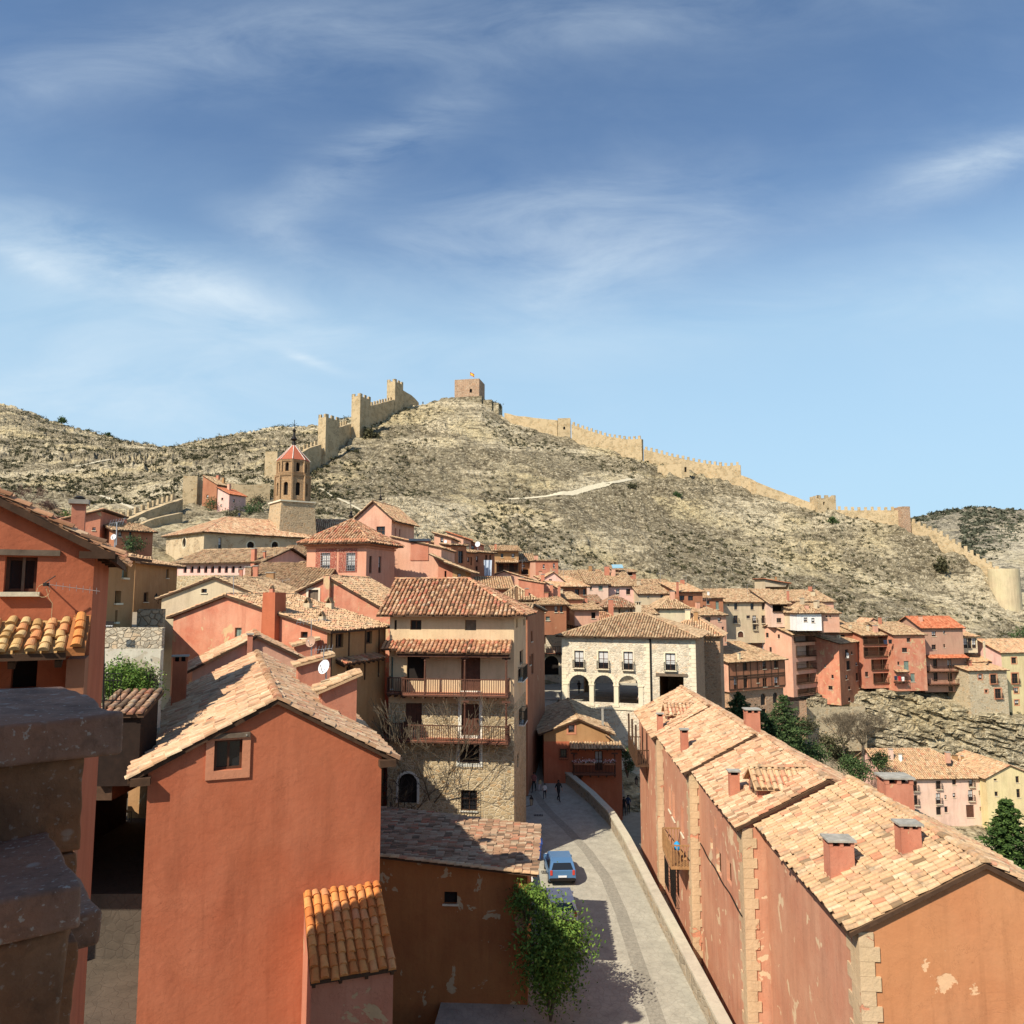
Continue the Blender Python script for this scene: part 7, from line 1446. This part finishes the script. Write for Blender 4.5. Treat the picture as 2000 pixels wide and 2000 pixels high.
# ---------------------------------------------------------------- people
def pmat(name, c): return plain(name, c, .85, 0, .15, 10, bump=0)
SKIN = pmat('skin', (.45, .26, .18)); HAIRM = pmat('dark_hair', (.02, .014, .01)); SHOE = pmat('dark_shoes', (.03, .03, .03))
def person(label, p, yaw, top, legs, h=1.7, pose='walk', stride=.32, sleeve=.6, hairlen=0, detail=True, legskin=False):
    k = h/1.75; J = {}
    st = stride
    J['pelvis'] = (0, 0, .95); J['spine'] = (0, -.01, 1.15); J['chest'] = (0, 0, 1.36); J['neck'] = (0, .01, 1.50); J['head'] = (0, .03, 1.60); J['crown'] = (0, .03, 1.70)
    for s_, n_ in ((-1, 'l'), (1, 'r')):
        J['sh'+n_] = (s_*.18, 0, 1.42); J['el'+n_] = (s_*.24, -s_*st*.35, 1.15); J['ha'+n_] = (s_*.22, -s_*st*.35+.14, .93); J['ti'+n_] = (s_*.21, -s_*st*.35+.18, .84)
        J['hi'+n_] = (s_*.09, 0, .90); J['kn'+n_] = (s_*.10, s_*st*.55+.04, .50); J['an'+n_] = (s_*.10, s_*st-.03, .09+(.05 if s_ < 0 else 0)); J['to'+n_] = (s_*.11, s_*st+.13, .04)
    if pose == 'sit':
        for n_, s_ in (('l', -1), ('r', 1)):
            J['kn'+n_] = (s_*.12, .42, .92); J['an'+n_] = (s_*.12, .46, .52); J['to'+n_] = (s_*.12, .60, .47); J['el'+n_] = (s_*.25, .08, 1.15); J['ha'+n_] = (s_*.15, .32, 1.08); J['ti'+n_] = (s_*.12, .38, 1.06)
        J['chest'] = (0, -.07, 1.36); J['neck'] = (0, -.06, 1.5); J['head'] = (0, -.02, 1.6); J['crown'] = (0, -.02, 1.7)
    names = list(J); E = [('pelvis', 'spine'), ('spine', 'chest'), ('chest', 'neck'), ('neck', 'head'), ('head', 'crown')]
    for n_ in 'lr': E += [('chest', 'sh'+n_), ('sh'+n_, 'el'+n_), ('el'+n_, 'ha'+n_), ('ha'+n_, 'ti'+n_), ('pelvis', 'hi'+n_), ('hi'+n_, 'kn'+n_), ('kn'+n_, 'an'+n_), ('an'+n_, 'to'+n_)]
    rad = dict(pelvis=.135, spine=.125, chest=.15, neck=.055, head=.095, crown=.075)
    for n_ in 'lr': rad.update({'sh'+n_: .065, 'el'+n_: .045, 'ha'+n_: .034, 'ti'+n_: .026, 'hi'+n_: .095, 'kn'+n_: .06, 'an'+n_: .042, 'to'+n_: .035})
    me = bpy.data.meshes.new('body'); me.from_pydata([J[n_] for n_ in names], [(names.index(a), names.index(b)) for a, b in E], [])
    o = bpy.data.objects.new('tmpb', me); C.objects.link(o); sk = o.modifiers.new('s', 'SKIN'); ss = o.modifiers.new('u', 'SUBSURF'); ss.levels = ss.render_levels = 1 if not detail else 2
    for i, n_ in enumerate(names): d = me.skin_vertices[0].data[i]; d.radius = (rad[n_], rad[n_]*(.75 if n_ in ('chest', 'spine', 'pelvis') else 1)); d.use_root = (n_ == 'pelvis')
    dg = bpy.context.evaluated_depsgraph_get(); m2 = bpy.data.meshes.new_from_object(o.evaluated_get(dg)); bpy.data.objects.remove(o)
    m2.materials.clear()
    for mm in (SKIN, top, legs, SHOE): m2.materials.append(mm)
    segs = [(Vector(J[a]), Vector(J[b]), a, b) for a, b in E]
    def seg(pt):
        best = None
        for A_, B_, a, b in segs:
            d = B_-A_; t_ = max(0, min(1, (pt-A_).dot(d)/d.length_squared)); q = A_+d*t_; L = (pt-q).length-rad[a]
            if best is None or L < best[0]: best = (L, a, b, t_)
        return best
    for f in m2.polygons:
        _, a, b, t_ = seg(f.center); mi = 1
        if b in ('head', 'crown'): mi = 0
        elif b[:2] in ('ha',): mi = 0 if t_ > sleeve-.4 else 1
        elif b[:2] == 'ti': mi = 0
        elif b[:2] == 'kn': mi = 2
        elif b[:2] == 'an': mi = 0 if legskin else 2
        elif b[:2] == 'to': mi = 3
        elif a == 'pelvis' and f.center.z < .98: mi = 2
        f.material_index = mi; f.use_smooth = True
    dz = -.5 if pose == 'sit' else 0
    M = Matrix.Rotation(yaw, 4, 'Z') @ Matrix.Scale(k, 4); m2.transform(Matrix.Translation((0, 0, dz*k)) @ M)
    b_ = bpy.data.objects.new('person', m2); C.objects.link(b_); b_.location = p; tag(b_, label, 'person')
    bm = bmesh.new(); bmesh.ops.create_uvsphere(bm, u_segments=12, v_segments=8, radius=.112)
    for v in list(bm.verts):
        if v.co.z < -.02-hairlen and v.co.y > 0: pass
    bmesh.ops.delete(bm, geom=[v for v in bm.verts if (v.co.z < -.01 and v.co.y > -.01)], context='VERTS')
    for v in bm.verts:
        if v.co.z < 0: v.co.z -= hairlen*1.0
        v.co += Vector(J['head'])+Vector((0, -.012, .035))
    bmesh.ops.solidify(bm, geom=bm.faces[:], thickness=.012)
    hm = bpy.data.meshes.new('hair'); bm.to_mesh(hm); bm.free(); hm.materials.append(HAIRM); hm.transform(Matrix.Translation((0, 0, dz*k)) @ M); ho = bpy.data.objects.new('hair', hm); C.objects.link(ho); ho.parent = b_
    return b_
BLK = pmat('black_cloth', (.02, .02, .022)); WHT = pmat('white_cloth', (.72, .71, .68)); STR = pmat('reddish_cloth', (.25, .10, .09)); CRM = pmat('cream_cloth', (.55, .45, .25)); REDC = pmat('red_cloth', (.5, .04, .04)); BLU = pmat('navy_cloth', (.03, .04, .08)); PNK = pmat('pale_pink_cloth', (.6, .5, .5))
def onstreet(u, v):
    ys = np.linspace(22, 100, 400); d = ray(u, v); z = d.z/d.y*ys; g = np.array([fz(y) for y in ys]); i = int(np.where(z < g)[0][0]) if (z < g).any() else 0
    return Vector((d.x/d.y*ys[i], ys[i], g[i]))
person('woman with long dark hair and a reddish top walking by the mansion corner', onstreet(1043, 1548), 2.9, STR, BLK, 1.68, hairlen=.14)
person('small child in a cream shirt walking beside the long haired woman', onstreet(1055, 1546), 2.9, CRM, PNK, 1.05, stride=.25)
person('child in a white shirt and black trousers walking on the street', onstreet(1064, 1560), 3.0, WHT, BLK, 1.25, stride=.3)
person('man dressed all in black walking alone on the street', onstreet(1091, 1565), -2.6, BLK, BLK, 1.74)
person('dark silhouetted person standing behind the first arch of the town hall', Vector((P(1131, 1349, 102).x, 102, -12.92)), .2, BLK, BLK, 1.68, stride=.12, detail=False)
q = TH.loc(tw(1245, 1350)[0], 1.2, hb); person('person in white leaning behind the right pillar of the third arch', q, 1.2, WHT, BLU, 1.65, stride=.1, detail=False)
q = TH.loc(tw(1303, 1360)[0], 1.1, hb); person('person in a red top at the railing of the dark town hall doorway', q, 2.8, REDC, PNK, 1.7, stride=.15, detail=False)
q = TH.loc(tw(1316, 1360)[0], .9, hb); person('person in blue jeans at the railing right of the red top', q, 3.2, BLU, pmat('blue_denim', (.12, .2, .35)), 1.7, stride=.15, detail=False)
for (u, v, m_, lb) in ((1219, 1590, BLK, 'left one of the two dark figures in the shaded alley'), (1227, 1586, BLU, 'right one of the two dark figures in the shaded alley')):
    q = PZ(u, v, -20.0); person(lb, Vector((q.x, q.y, az_(q.y))), 3.0, m_, BLK, 1.72, stride=.15)
q = PZ(243, 1572, cz); chair('dark cafe chair under the seated man', Vector((q.x, q.y, cz)), 1.2+math.pi/2); person('seated man in a white shirt and dark trousers in the shaded courtyard', Vector((q.x, q.y, cz+.0)), -1.2, WHT, BLK, 1.74, 'sit')
q = P(826, 789, 298); person('tiny dark walker on the castle hill skyline left of the keep', Vector((q.x, q.y, ground(q.x, q.y)+.3)), 0, BLK, BLK, 1.75, stride=.2, detail=False)
q = P(467, 1015, 162.5); person('small figure on the terrace wall by the pink hillside house', Vector((q.x, q.y, P(467, 1016, 162.5).z)), 0, BLU, BLK, 1.7, stride=.1, detail=False)

# ---------------------------------------------------------------- vehicles
def car(label, p, yaw, col, L=3.9, W=1.65, Hh=1.42, kind='hatch', name='parked_car'):
    r_ = empty(name, p, label, 'van' if kind == 'van' else 'car'); c, s_ = math.cos(yaw), math.sin(yaw)
    f = lambda x, y, z: Vector(p)+Vector((x*c-y*s_, x*s_+y*c, z))      # x forward
    if kind == 'van': prof = [(-.5, .35), (-.5, .75), (-.47, .97), (-.1, 1.0), (.18, .97), (.34, .62), (.47, .52), (.5, .35)]
    else: prof = [(-.5, .30), (-.5, .62), (-.44, .93), (-.30, 1.0), (.02, 1.0), (.22, .64), (.44, .55), (.5, .45), (.5, .28)]
    belt = .60; mb = MB(); n = len(prof); rows = []
    for (ww) in (-1, 1):
        row = []
        for (x, z) in prof: inset = max(0, (z-belt)/(1-belt))*.20; row.append(f(x*L, ww*W/2*(1-inset), z*Hh))
        rows.append(row)
    mid = [(rows[0][i], rows[1][i]) for i in range(n)]
    for i in range(n-1): mb.face([rows[0][i], rows[1][i], rows[1][i+1], rows[0][i+1]])
    for row, fl in ((rows[0], 1), (rows[1], 0)):
        lo = [f(prof[0][0]*L, (-1 if row is rows[0] else 1)*W/2, .2*Hh), f(prof[-1][0]*L, (-1 if row is rows[0] else 1)*W/2, .2*Hh)]
        pl = [lo[0]]+row+[lo[1]]; mb.face(pl if fl else pl[::-1])
    mb.face([f(-L/2, -W/2, .2*Hh), f(L/2, -W/2, .2*Hh), f(L/2, W/2, .2*Hh), f(-L/2, W/2, .2*Hh)]); body = mb.build('body', col, r_)
    g = MB()
    def glass(i, m0=.1, m1=.9):
        a, b, c_, d = rows[0][i], rows[1][i], rows[1][i+1], rows[0][i+1]; nn = (b-a).cross(c_-a).normalized()*.012; nn = nn if nn.z > -.001 else -nn
        q = lambda s__, t__: (a*(1-s__)+b*s__)*(1-t__)+(d*(1-s__)+c_*s__)*t__+nn
        return [q(.08, m0), q(.92, m0), q(.88, m1), q(.12, m1)]
    wi = 4; mb = MB(); mb.face(glass(wi)); mb.build('windscreen', GLASS, r_)
    mb = MB(); mb.face(glass(1)); mb.build('rear_window', GLASS, r_)
    for sgn in (-1, 1):
        y = lambda z: sgn*(W/2*(1-max(0, (z-belt)/(1-belt))*.20)+.012)
        for (x0, x1, x2, x3) in ((-.40, -.12, -.12, -.34), (-.09, .17, .02, -.09)):
            mb = MB(); mb.face([f(x0*L, y(.63), .63*Hh), f(x1*L, y(.63), .63*Hh), f(x2*L, y(.93), .93*Hh), f(x3*L, y(.93), .93*Hh)]); mb.build('side_window', GLASS, r_)
    TY = plain('tyre_rubber', (.02, .02, .02), .9, 0, 0, bump=0) if 'tyre_rubber' not in MATS else MATS['tyre_rubber']
    for x in (-.32, .32):
        for sgn in (-1, 1):
            c0 = f(x*L, sgn*(W/2-.08), .3); ax = (f(0, 1, 0)-f(0, 0, 0)); mb = MB(); mb.tube([c0-ax*.1, c0+ax*.1], .3, 18); w = mb.build('wheel', TY, r_)
            mb = MB(); mb.tube([c0+ax*sgn*.1, c0+ax*sgn*.115], .19, 14); mb.build('rim', METAL, w)
    for sgn in (-1, 1):
        mb = MB(); mb.box(f(L*.5-.02, sgn*W*.36-.13, .42*Hh), f(.05, 0, 0)-f(0, 0, 0), f(0, .26, 0)-f(0, 0, 0), Z*.14); mb.build('headlight', DISHW, r_)
        mb = MB(); mb.box(f(-L*.5-.03, sgn*W*.42-.07, .45*Hh), f(.05, 0, 0)-f(0, 0, 0), f(0, .14, 0)-f(0, 0, 0), Z*.28); mb.build('tail_light', FR_, r_)
        mb = MB(); mb.box(f(L*.16, sgn*(W/2+.02)-.06, .62*Hh), f(.1, 0, 0)-f(0, 0, 0), f(0, .13, 0)-f(0, 0, 0), Z*.12); mb.build('mirror', col, r_)
    mb = MB(); mb.box(f(-L*.5-.045, -.26, .36*Hh), f(.03, 0, 0)-f(0, 0, 0), f(0, .52, 0)-f(0, 0, 0), Z*.11); mb.build('number_plate', DISHW, r_)
    for sg in (-1, 1): mb = MB(); mb.box(f(sg*L*.5-.04, -W*.47, .22*Hh), f(.08, 0, 0)-f(0, 0, 0), f(0, W*.94, 0)-f(0, 0, 0), Z*.16); mb.build('bumper', IRON, r_)
    return r_
CB = plain('blue_car_paint', (.10, .22, .40), .28, .3, 0, spec=.5, bump=0); CW = plain('white_car_paint', (.75, .76, .77), .3, 0, 0, spec=.5, bump=0)
q = onstreet(1092, 1712); car('small blue hatchback parked at the left edge of the street', q+Vector((.0, 0, .02)), R(93), CB, 3.7, 1.62, 1.45)
q = onstreet(1098, 1790); car('white car half hidden by the leafy tree below the blue hatchback', Vector((q.x-.2, q.y, q.z+.02)), R(93), CW, 3.8, 1.66, 1.42)
q = PZ(1974, 1600, -40.1); car('white van parked in front of the yellow house by the valley road', Vector((q.x-1.0, 122.5, -40.12)), R(5), CW, 4.2, 1.8, 1.85, 'van')
car('white car at the right picture edge behind the white van', Vector((q.x+2.2, 126.3, -40.12)), R(5), CW, 3.9, 1.7, 1.45)

# ---------------------------------------------------------------- trees and shrubs
c_ = P(1075, 1795, 34); bush('leafy_tree', 'bright green leafy tree in front of the parked cars', (c_.x, c_.y, c_.z-1.2), 1.75, LEAF, 60, 170, .075, (1, 1, 1.45), 'tree')
c_ = P(1030, 1740, 34.8); bush('bush', 'bright green bush against the corner of the low red shed house', (c_.x, c_.y, c_.z-.4), .95, LEAF, 18, 120, .06)
c_ = P(1000, 1640, 54); bush('bush', 'dark green shrubs behind the white coped garden wall at the mansion corner', c_, .85, LEAFD, 16, 90, .07, (1.2, .7, .8))
c_ = P(1225, 1485, 74); bush('bush', 'dense dark evergreen between the brown house and the long building', c_, 1.15, LEAFD, 20, 90, .07, (.8, .8, 1.1))
baretree('bare_tree', 'tall leafless tree growing in front of the mansion', (P(836, 1600, 53).x, 53, -18.3), 12.0, (.2, .2), 5, .10, None, .36)
baretree('bare_tree', 'leaning leafless shrub tree left of the tall bare tree', (P(790, 1600, 52).x, 52, -18.3), 7.5, (-.5, 0), 4, .10, plain('dark_twigs', (.05, .04, .03), .9, bump=0), .7)
for (u, vt, vb, Y, w, lb) in ((1445, 1347, 1420, 112, 2.6, 'layered dark cedar beside the slim white capped chimney'), (1533, 1352, 1440, 116, 3.4, 'wide flat topped cedar in front of the half timbered pair'), (1505, 1400, 1460, 114, 3.2, 'dense low dark conifer under the wide cedar'), (1562, 1438, 1490, 117, 2.8, 'spreading low juniper on the slope below the rubble wall')):
    b_ = P(u, vb, Y); t_ = P(u, vt, Y); conifer('conifer', lb, (b_.x, Y, b_.z), t_.z-b_.z, w*1.25, LEAFD, 11, None, .19, 170)
b_ = P(1958, 1560, 84); conifer('conifer', 'tall drooping green cedar at the right edge above the road', (b_.x+.3, 84, b_.z-17), 17.6, 8.5, leafmat('cedar_needles', (.02, .045, .012), (.05, .095, .02), (.10, .16, .035)), 30, None, .21, 420)
for i, (u, v, Y, r_, lb, m_) in enumerate([(1590, 1470, 119, 2.2, 'olive green bush left of the two bare trees', LEAFD), (1620, 1450, 124, 2.3, 'brownish green bush under the high rubble wall', SCRUB), (1575, 1420, 124, 2.0, 'dry scrubby bush against the high rubble wall', SCRUB), (1685, 1508, 118, 2.2, 'rounded bright green hedge left of the pink inn', LEAFD), (1660, 1490, 120, 1.9, 'green hedge below the two bare trees', LEAFD), (1715, 1485, 127, 1.8, 'dark shrub just above the inn roof', LEAFD), (1540, 1455, 115, 2.3, 'dark green mound below the wide cedar', LEAFD), (1640, 1470, 126, 1.8, 'grey green brush between the bare tree trunks', SCRUB), (1480, 1400, 112, 1.7, 'dark shrub between the two cedars', LEAFD)]):
    c_ = P(u, v, Y); bush('bush', lb, c_, r_, m_, 18, 80, .16)
for (u, vb, Y, h_, lb) in ((1648, 1487, 125, 7.0, 'left one of two bare trees on the slope above the inn'), (1686, 1490, 124, 7.6, 'right one of two bare trees on the slope above the inn')):
    b_ = P(u, vb, Y); baretree('bare_tree', lb, (b_.x, Y, b_.z), h_, (.1, 0), 6, .24, None, .65)
b_ = P(1560, 1140, 176); crowntree('leafy_tree', 'lone round green tree on the hillside above the upper row', (b_.x, 176, ground(b_.x, 176)), 4.6, 2.1, LEAFD, .2, 26, 70)
for (u, v, Y, r_, lb, m_) in [(413, 985, 172, 2.0, 'green shrub left of the small rose hillside house', LEAFD), (455, 1003, 165, 2.2, 'grey brush below the small rose hillside house', SCRUB), (494, 1000, 165, 2.8, 'dark green shrubbery left of the bell tower', LEAFD), (500, 980, 172, 2.2, 'pale grey bare shrub against the castle curtain wall', SCRUB), (122, 1008, 104, 1.5, 'green bush left of the tall near chimney', LEAF), (260, 1062, 74, 1.2, 'green bush below the shaded brown house', LEAFD), (2000, 1240, 165, 2.6, 'dark pine bush at the right picture edge above the row', LEAFD), (1945, 1258, 168, 1.6, 'dark bush on the slope above the tall yellowish house', LEAFD), (60, 1010, 108, .8, 'low dark bush behind the far left gable', SCRUB)]:
    bush('bush', lb, P(u, v, Y), r_, m_, 16, 60, r_*.07)
b_ = P(86, 1028, 102); baretree('bare_tree', 'purple brown leafless tree behind the near left roof', (b_.x, 102, b_.z), 3.6, (0, 0), 5, .10, PURP, .8)
b_ = P(58, 985, 150); baretree('bare_tree', 'thin leafless tree in the valley at the left', (b_.x, 150, ground(b_.x, 150)), 5, (0, 0), 5, .10, PURP, .6)
b_ = P(1310, 1150, 178); 
# ---------------------------------------------------------------- roof furniture and street furniture
def dish(label, u, v, Y, rpx, mat, aim=(-.45, -.8, .35), mast=.9):
    c0 = P(u, v, Y); r_ = rpx/F*Y; rt_ = empty('satellite_dish', c0-Z*mast, label, 'satellite dish'); ez = Vector(aim).normalized(); ex_ = ez.cross(Z).normalized(); ey_ = ex_.cross(ez)
    mb = MB(); n = 20; rings = [(0, 0), (.35, .03), (.7, .1), (1, .2)]; vs = []
    for (a, b) in rings[1:]:
        for k in range(n): t_ = 2*math.pi*k/n; vs.append(c0+ex_*a*r_*math.cos(t_)+ey_*a*r_*1.08*math.sin(t_)+ez*b*r_)
    vs.append(c0); fs = [(len(vs)-1, k, (k+1) % n) for k in range(n)]
    for i in range(2): fs += [(i*n+k, (i+1)*n+k, (i+1)*n+(k+1) % n, i*n+(k+1) % n) for k in range(n)]
    mb.mesh(vs, fs); mb.build('reflector', mat, rt_)
    mb = MB(); mb.tube([c0-ey_*r_*.9+ez*.1*r_, c0+ez*r_*.95], .012+r_*.02, 5); mb.tube([c0+ez*r_*.85, c0+ez*r_*1.05], r_*.09, 8); mb.build('feed_arm', METAL, rt_)
    mb = MB(); mb.tube([c0-ez*.1-Z*mast, c0-ez*.1], .025+r_*.03, 6); mb.build('mast', METAL, rt_)
dish('white satellite dish on the big red gable house roof', 634, 1303, 31.5, 13, DISHW); dish('rusty brown satellite dish behind the white one', 607, 1253, 40, 10, DISHR, (-.2, -.9, .2), 1.4)
dish('small white dish on the near left roof', 222, 1049, 30, 5.5, DISHW, (-.1, -1, .25), .6); dish('tiny white dish on the shaded red row of houses', 933, 1063, 105, 5, DISHW, (-.2, -1, .3), .8)
dish('tiny dish on the tall salmon house wall', 870, 1058, 97.5, 3, DISHW, (-.1, -1, .3), .5)
def antenna(label, u, vb, vt, Y, boom=.9, els=7, kind='yagi'):
    b_ = P(u, vb, Y); t_ = P(u, vt, Y); r_ = empty('antenna', b_, label, 'antenna'); mb = MB(); mb.tube([b_-Z*.4, t_], .022, 5); mb.build('mast', METAL, r_)
    mb = MB(); d = Vector((.85, -.3, .1)).normalized(); o_ = Vector((.1, .4, .9)).normalized()
    mb.tube([t_-d*boom*.5, t_+d*boom*.5], .012, 4)
    for i in range(els): p_ = t_+d*boom*(i/(els-1)-.5); mb.tube([p_-o_*.16, p_+o_*.16], .006, 4)
    mb.build('boom', METAL, r_)
antenna('roof aerial on a tall pole beside the rusty dish', 608, 1285, 1213, 41, 1.8, 9); antenna('thin aerial above the white dish', 632, 1290, 1268, 31.8, .8, 6)
antenna('tall aerial on the peeling red gable roof', 456, 1240, 1125, 50, 1.2, 7); antenna('aerial on the near left roof', 228, 1045, 1020, 30, .7, 6)
# wall aerial on the near left house with a loop of cable
hA = A; p0 = onplane(90, 1141, A.O-A.ey*.22, A.ey); an = empty('antenna', p0, 'long thin rod aerial with a loop of cable on the near left wall', 'antenna')
mb = MB(); mb.tube([p0+A.ey*.22, p0-A.ey*.02], .012, 6); mb.box(p0-Vector((.03, .03, .03)), (.06, 0, 0), (0, .06, 0), (0, 0, .05)); mb.tube([p0-A.ex*.04-Z*.0, p0+A.ex*.12+Z*.13], .008, 5); mb.build('bracket', IRON, an)
mb = MB(); e_ = onplane(195, 1155, A.O-A.ey*.45, A.ey); mb.tube([p0, e_], .005, 4)
for i in range(8): q = p0+(e_-p0)*(i+.5)/8; mb.tube([q-Z*.05, q+Z*.05], .003, 4)
mb.build('boom', METAL, an)
mb = MB(); lp = [p0+A.ex*(.085*math.sin(a)-.03)-Z*(.10-.10*math.cos(a)) for a in np.linspace(0, 2*math.pi, 16)]; mb.tube(lp, .004, 5); mb.tube([p0-Z*.05, p0+A.ex*.05-Z*.22, p0+A.ex*.10-Z*.29], .004, 4); mb.tube([p0+A.ex*.10-Z*.29, p0+A.ex*.10-Z*.55], .004, 4)
mb.build('cable', CRM, an)
def lantern(label, p, size=.5, arm=None, wallp=None):
    r_ = empty('wall_lantern', p, label, 'lantern'); s_ = size; mb = MB(); mb.lathe(p, [(s_*.16, 0), (s_*.28, s_*.7)], 4, 0, R(45)); mb.build('glass', plain('lantern_glass', (.25, .24, .2), .2, 0, 0, bump=0) if 'lantern_glass' not in MATS else MATS['lantern_glass'], r_)
    mb = MB(); mb.lathe(p+Z*s_*.7, [(s_*.34, 0), (s_*.12, s_*.3), (s_*.03, s_*.45)], 4, 0, R(45)); mb.lathe(p-Z*s_*.06, [(s_*.1, 0), (s_*.18, s_*.06)], 4, 0, R(45))
    for k in range(4): a = R(45+90*k); mb.tube([p+Vector((math.cos(a)*s_*.165, math.sin(a)*s_*.165, 0)), p+Vector((math.cos(a)*s_*.285, math.sin(a)*s_*.285, s_*.7))], s_*.025, 4)
    mb.build('cage', IRON, r_)
    if arm is not None: mb = MB(); mb.tube([arm, p+Z*s_*1.15], s_*.04, 5); mb.tube([arm-Z*s_*1.2, p-Z*s_*.05], s_*.035, 5); mb.tube([arm, arm-Z*s_*1.2], s_*.04, 5); mb.build('bracket', IRON, r_)
q = P(1038, 1572, 60); lantern('big wall lantern on an iron bracket at the mansion corner', q, .62, P(1018, 1557, 60)); 
q = P(1243, 1532, 66); lantern('dark wall lantern in the alley below the wooden gallery', q, .6, P(1256, 1524, 66))
q = P(305, 1172, 60); lantern('small lantern on the tall shaded brown house', q, .45, P(310, 1166, 60.5)); q = P(1060, 1290, 112); lantern('lantern beside the archway across the square', q, .6, P(1056, 1284, 113))
# bins, coped garden wall
def bin_(label, p, body, lid):
    r_ = empty('waste_container', p, label, 'bin'); mb = MB(); w, d, h_ = 1.15, .9, 1.1; v = [p+Vector((x*w*.5*s1, y*d*.5*s1, z)) for z, s1 in ((.12, .82), (h_, 1)) for x, y in ((-1,-1), (1,-1), (1,1), (-1,1))]
    mb.mesh(v, [(3,2,1,0), (4,5,6,7), (0,1,5,4), (1,2,6,5), (2,3,7,6), (3,0,4,7)]); mb.build('body', body, r_)
    mb = MB(); mb.prism([p+Vector((-w*.54, -d*.54, h_)), p+Vector((-w*.54, d*.54, h_)), p+Vector((-w*.54, d*.35, h_+.14)), p+Vector((-w*.54, -d*.35, h_+.14))], (w*1.08, 0, 0)); mb.build('lid', lid, r_)
    for x in (-1, 1):
        for y in (-1, 1): mb = MB(); c0 = p+Vector((x*.42, y*.3, .07)); mb.tube([c0-Vector((.03, 0, 0)), c0+Vector((.03, 0, 0))], .07, 10); mb.build('wheel', IRON, r_)
GB = plain('green_bin', (.03, .09, .06), .5, 0, .1, bump=0); YB = plain('yellow_bin_lid', (.42, .40, .08), .5, 0, .15, bump=0); BB = plain('blue_bin', (.02, .05, .20), .5, 0, .1, bump=0)
q = onstreet(1037, 1633); bin_('waste container with a yellow green lid at the mansion corner', Vector((q.x, 55.2, fz(55.2)+.02)), GB, YB); bin_('dark blue waste container just below the yellow lidded one', Vector((q.x+.02, 53.4, fz(53)+.02)), BB, BB)
gwl = empty('garden_wall', (0, 50, -17.7), 'low white coped garden wall beside the waste containers', 'wall'); mb = MB(); cp = MB()
W_ = [Vector((.15, 56.3, 0)), Vector((1.0, 55.6, 0)), Vector((1.45, 45, 0))]; W_ = [Vector((-.3, 56.0, 0)), Vector((.85, 55.9, 0)), Vector((1.05, 44, 0))]
for a, b in zip(W_, W_[1:]):
    za = Z*(-18.6); mb.bar(a-Z*17.9, b-Z*17.9, .4, 1.7, 0); cp.bar(a-Z*17.0, b-Z*17.0, .55, .12, 0)
mb.build('wall', STW, gwl); cp.build('coping', TRIMW, gwl)
mb = MB(); mb.box((-4, 43.5, -18.6), (4.9, 0, 0), (0, 12.4, 0), (0, 0, .75)); tag(mb.build('garden_bed', lam('bed_earth', (.15, .12, .08))), 'planted earth bed behind the white coped wall', None, None, 'structure')
# laundry and flags
def cloth(label, u, v, Y, w, h_, mat, name='laundry'):
    p_ = P(u, v, Y); mb = MB(); n = 10
    for i in range(n):
        f = lambda a, b: p_+Vector((w*(a/n-.5)*(1-.15*b), -.12*math.sin(a*1.4+b)*1.0-.25*b*0, -h_*b)); 
        for j in range(4): mb.face([f(i, j/4), f(i+1, j/4), f(i+1, (j+1)/4), f(i, (j+1)/4)])
    return tag(mb.build(name, mat), label, 'laundry')
cloth('pale blue and white sheet hanging from the shaded red row', 953, 1094, 104, 1.1, 2.1, pmat('pale_blue_cloth', (.45, .52, .62)))
for (u, v, m_, lb) in ((1749, 1320, BLU, 'blue laundry on the cliff side balcony'), (1756, 1321, REDC, 'red laundry on the cliff side balcony'), (1763, 1322, WHT, 'white laundry on the cliff side balcony')): cloth(lb, u, v, 150, .5, .8, m_)
for (u, v, m_, lb) in ((1729, 1250, BLU, 'navy laundry on the top timber gallery'), (1738, 1249, BLK, 'black laundry on the top timber gallery')): cloth(lb, u, v, 150.5, .7, .8, m_)
cloth('white cloth on the peeling tall house window', 1655, 1275, 148, .45, 1.0, WHT)
# cables along the long building
mb = MB(); pts = [S[1].loc(-.08, y, S[1].H-3.6-.05*math.sin(y*2)) for y in np.linspace(.3, 9, 14)]; mb.tube(pts, .03, 5); mb.build('cable', IRON, S[1].root)
mb = MB(); pts = [S[2].loc(-.08, y, S[2].H-4.6-(y*.12)) for y in np.linspace(.3, 9.6, 14)]; mb.tube(pts, .03, 5); mb.build('cable', IRON, S[2].root)

for i, (u, v, Y, lb) in enumerate([(1100, 1128, 121, 'thin aerial above the white gable house in the middle town'), (1160, 1118, 146, 'thin aerial above the half timbered pink house'), (1225, 1122, 148, 'thin aerial above the pale rose house'), (1290, 1136, 144, 'thin aerial above the long tan house'), (1340, 1140, 140, 'thin aerial above the deep red house'), (1460, 1158, 156, 'thin aerial above the beige manor'), (1590, 1160, 160, 'thin aerial above the long low roof'), (1380, 1186, 134, 'thin aerial above the peeling pink house'), (1490, 1268, 133, 'thin aerial above the half timbered pair'), (1574, 1222, 150, 'thin aerial above the stacked gallery house'), (1730, 1222, 156, 'thin aerial above the dark timber gallery house'), (1775, 1205, 158, 'tall thin aerial left of the bright red roof'), (1020, 1110, 118, 'thin aerial above the low pink gable'), (552, 1150, 66, 'thin aerial above the patched brown roof')]):
    antenna(lb, u, v, v-16, Y, 1.4, 5)
# plates and bumpers are parts of the cars
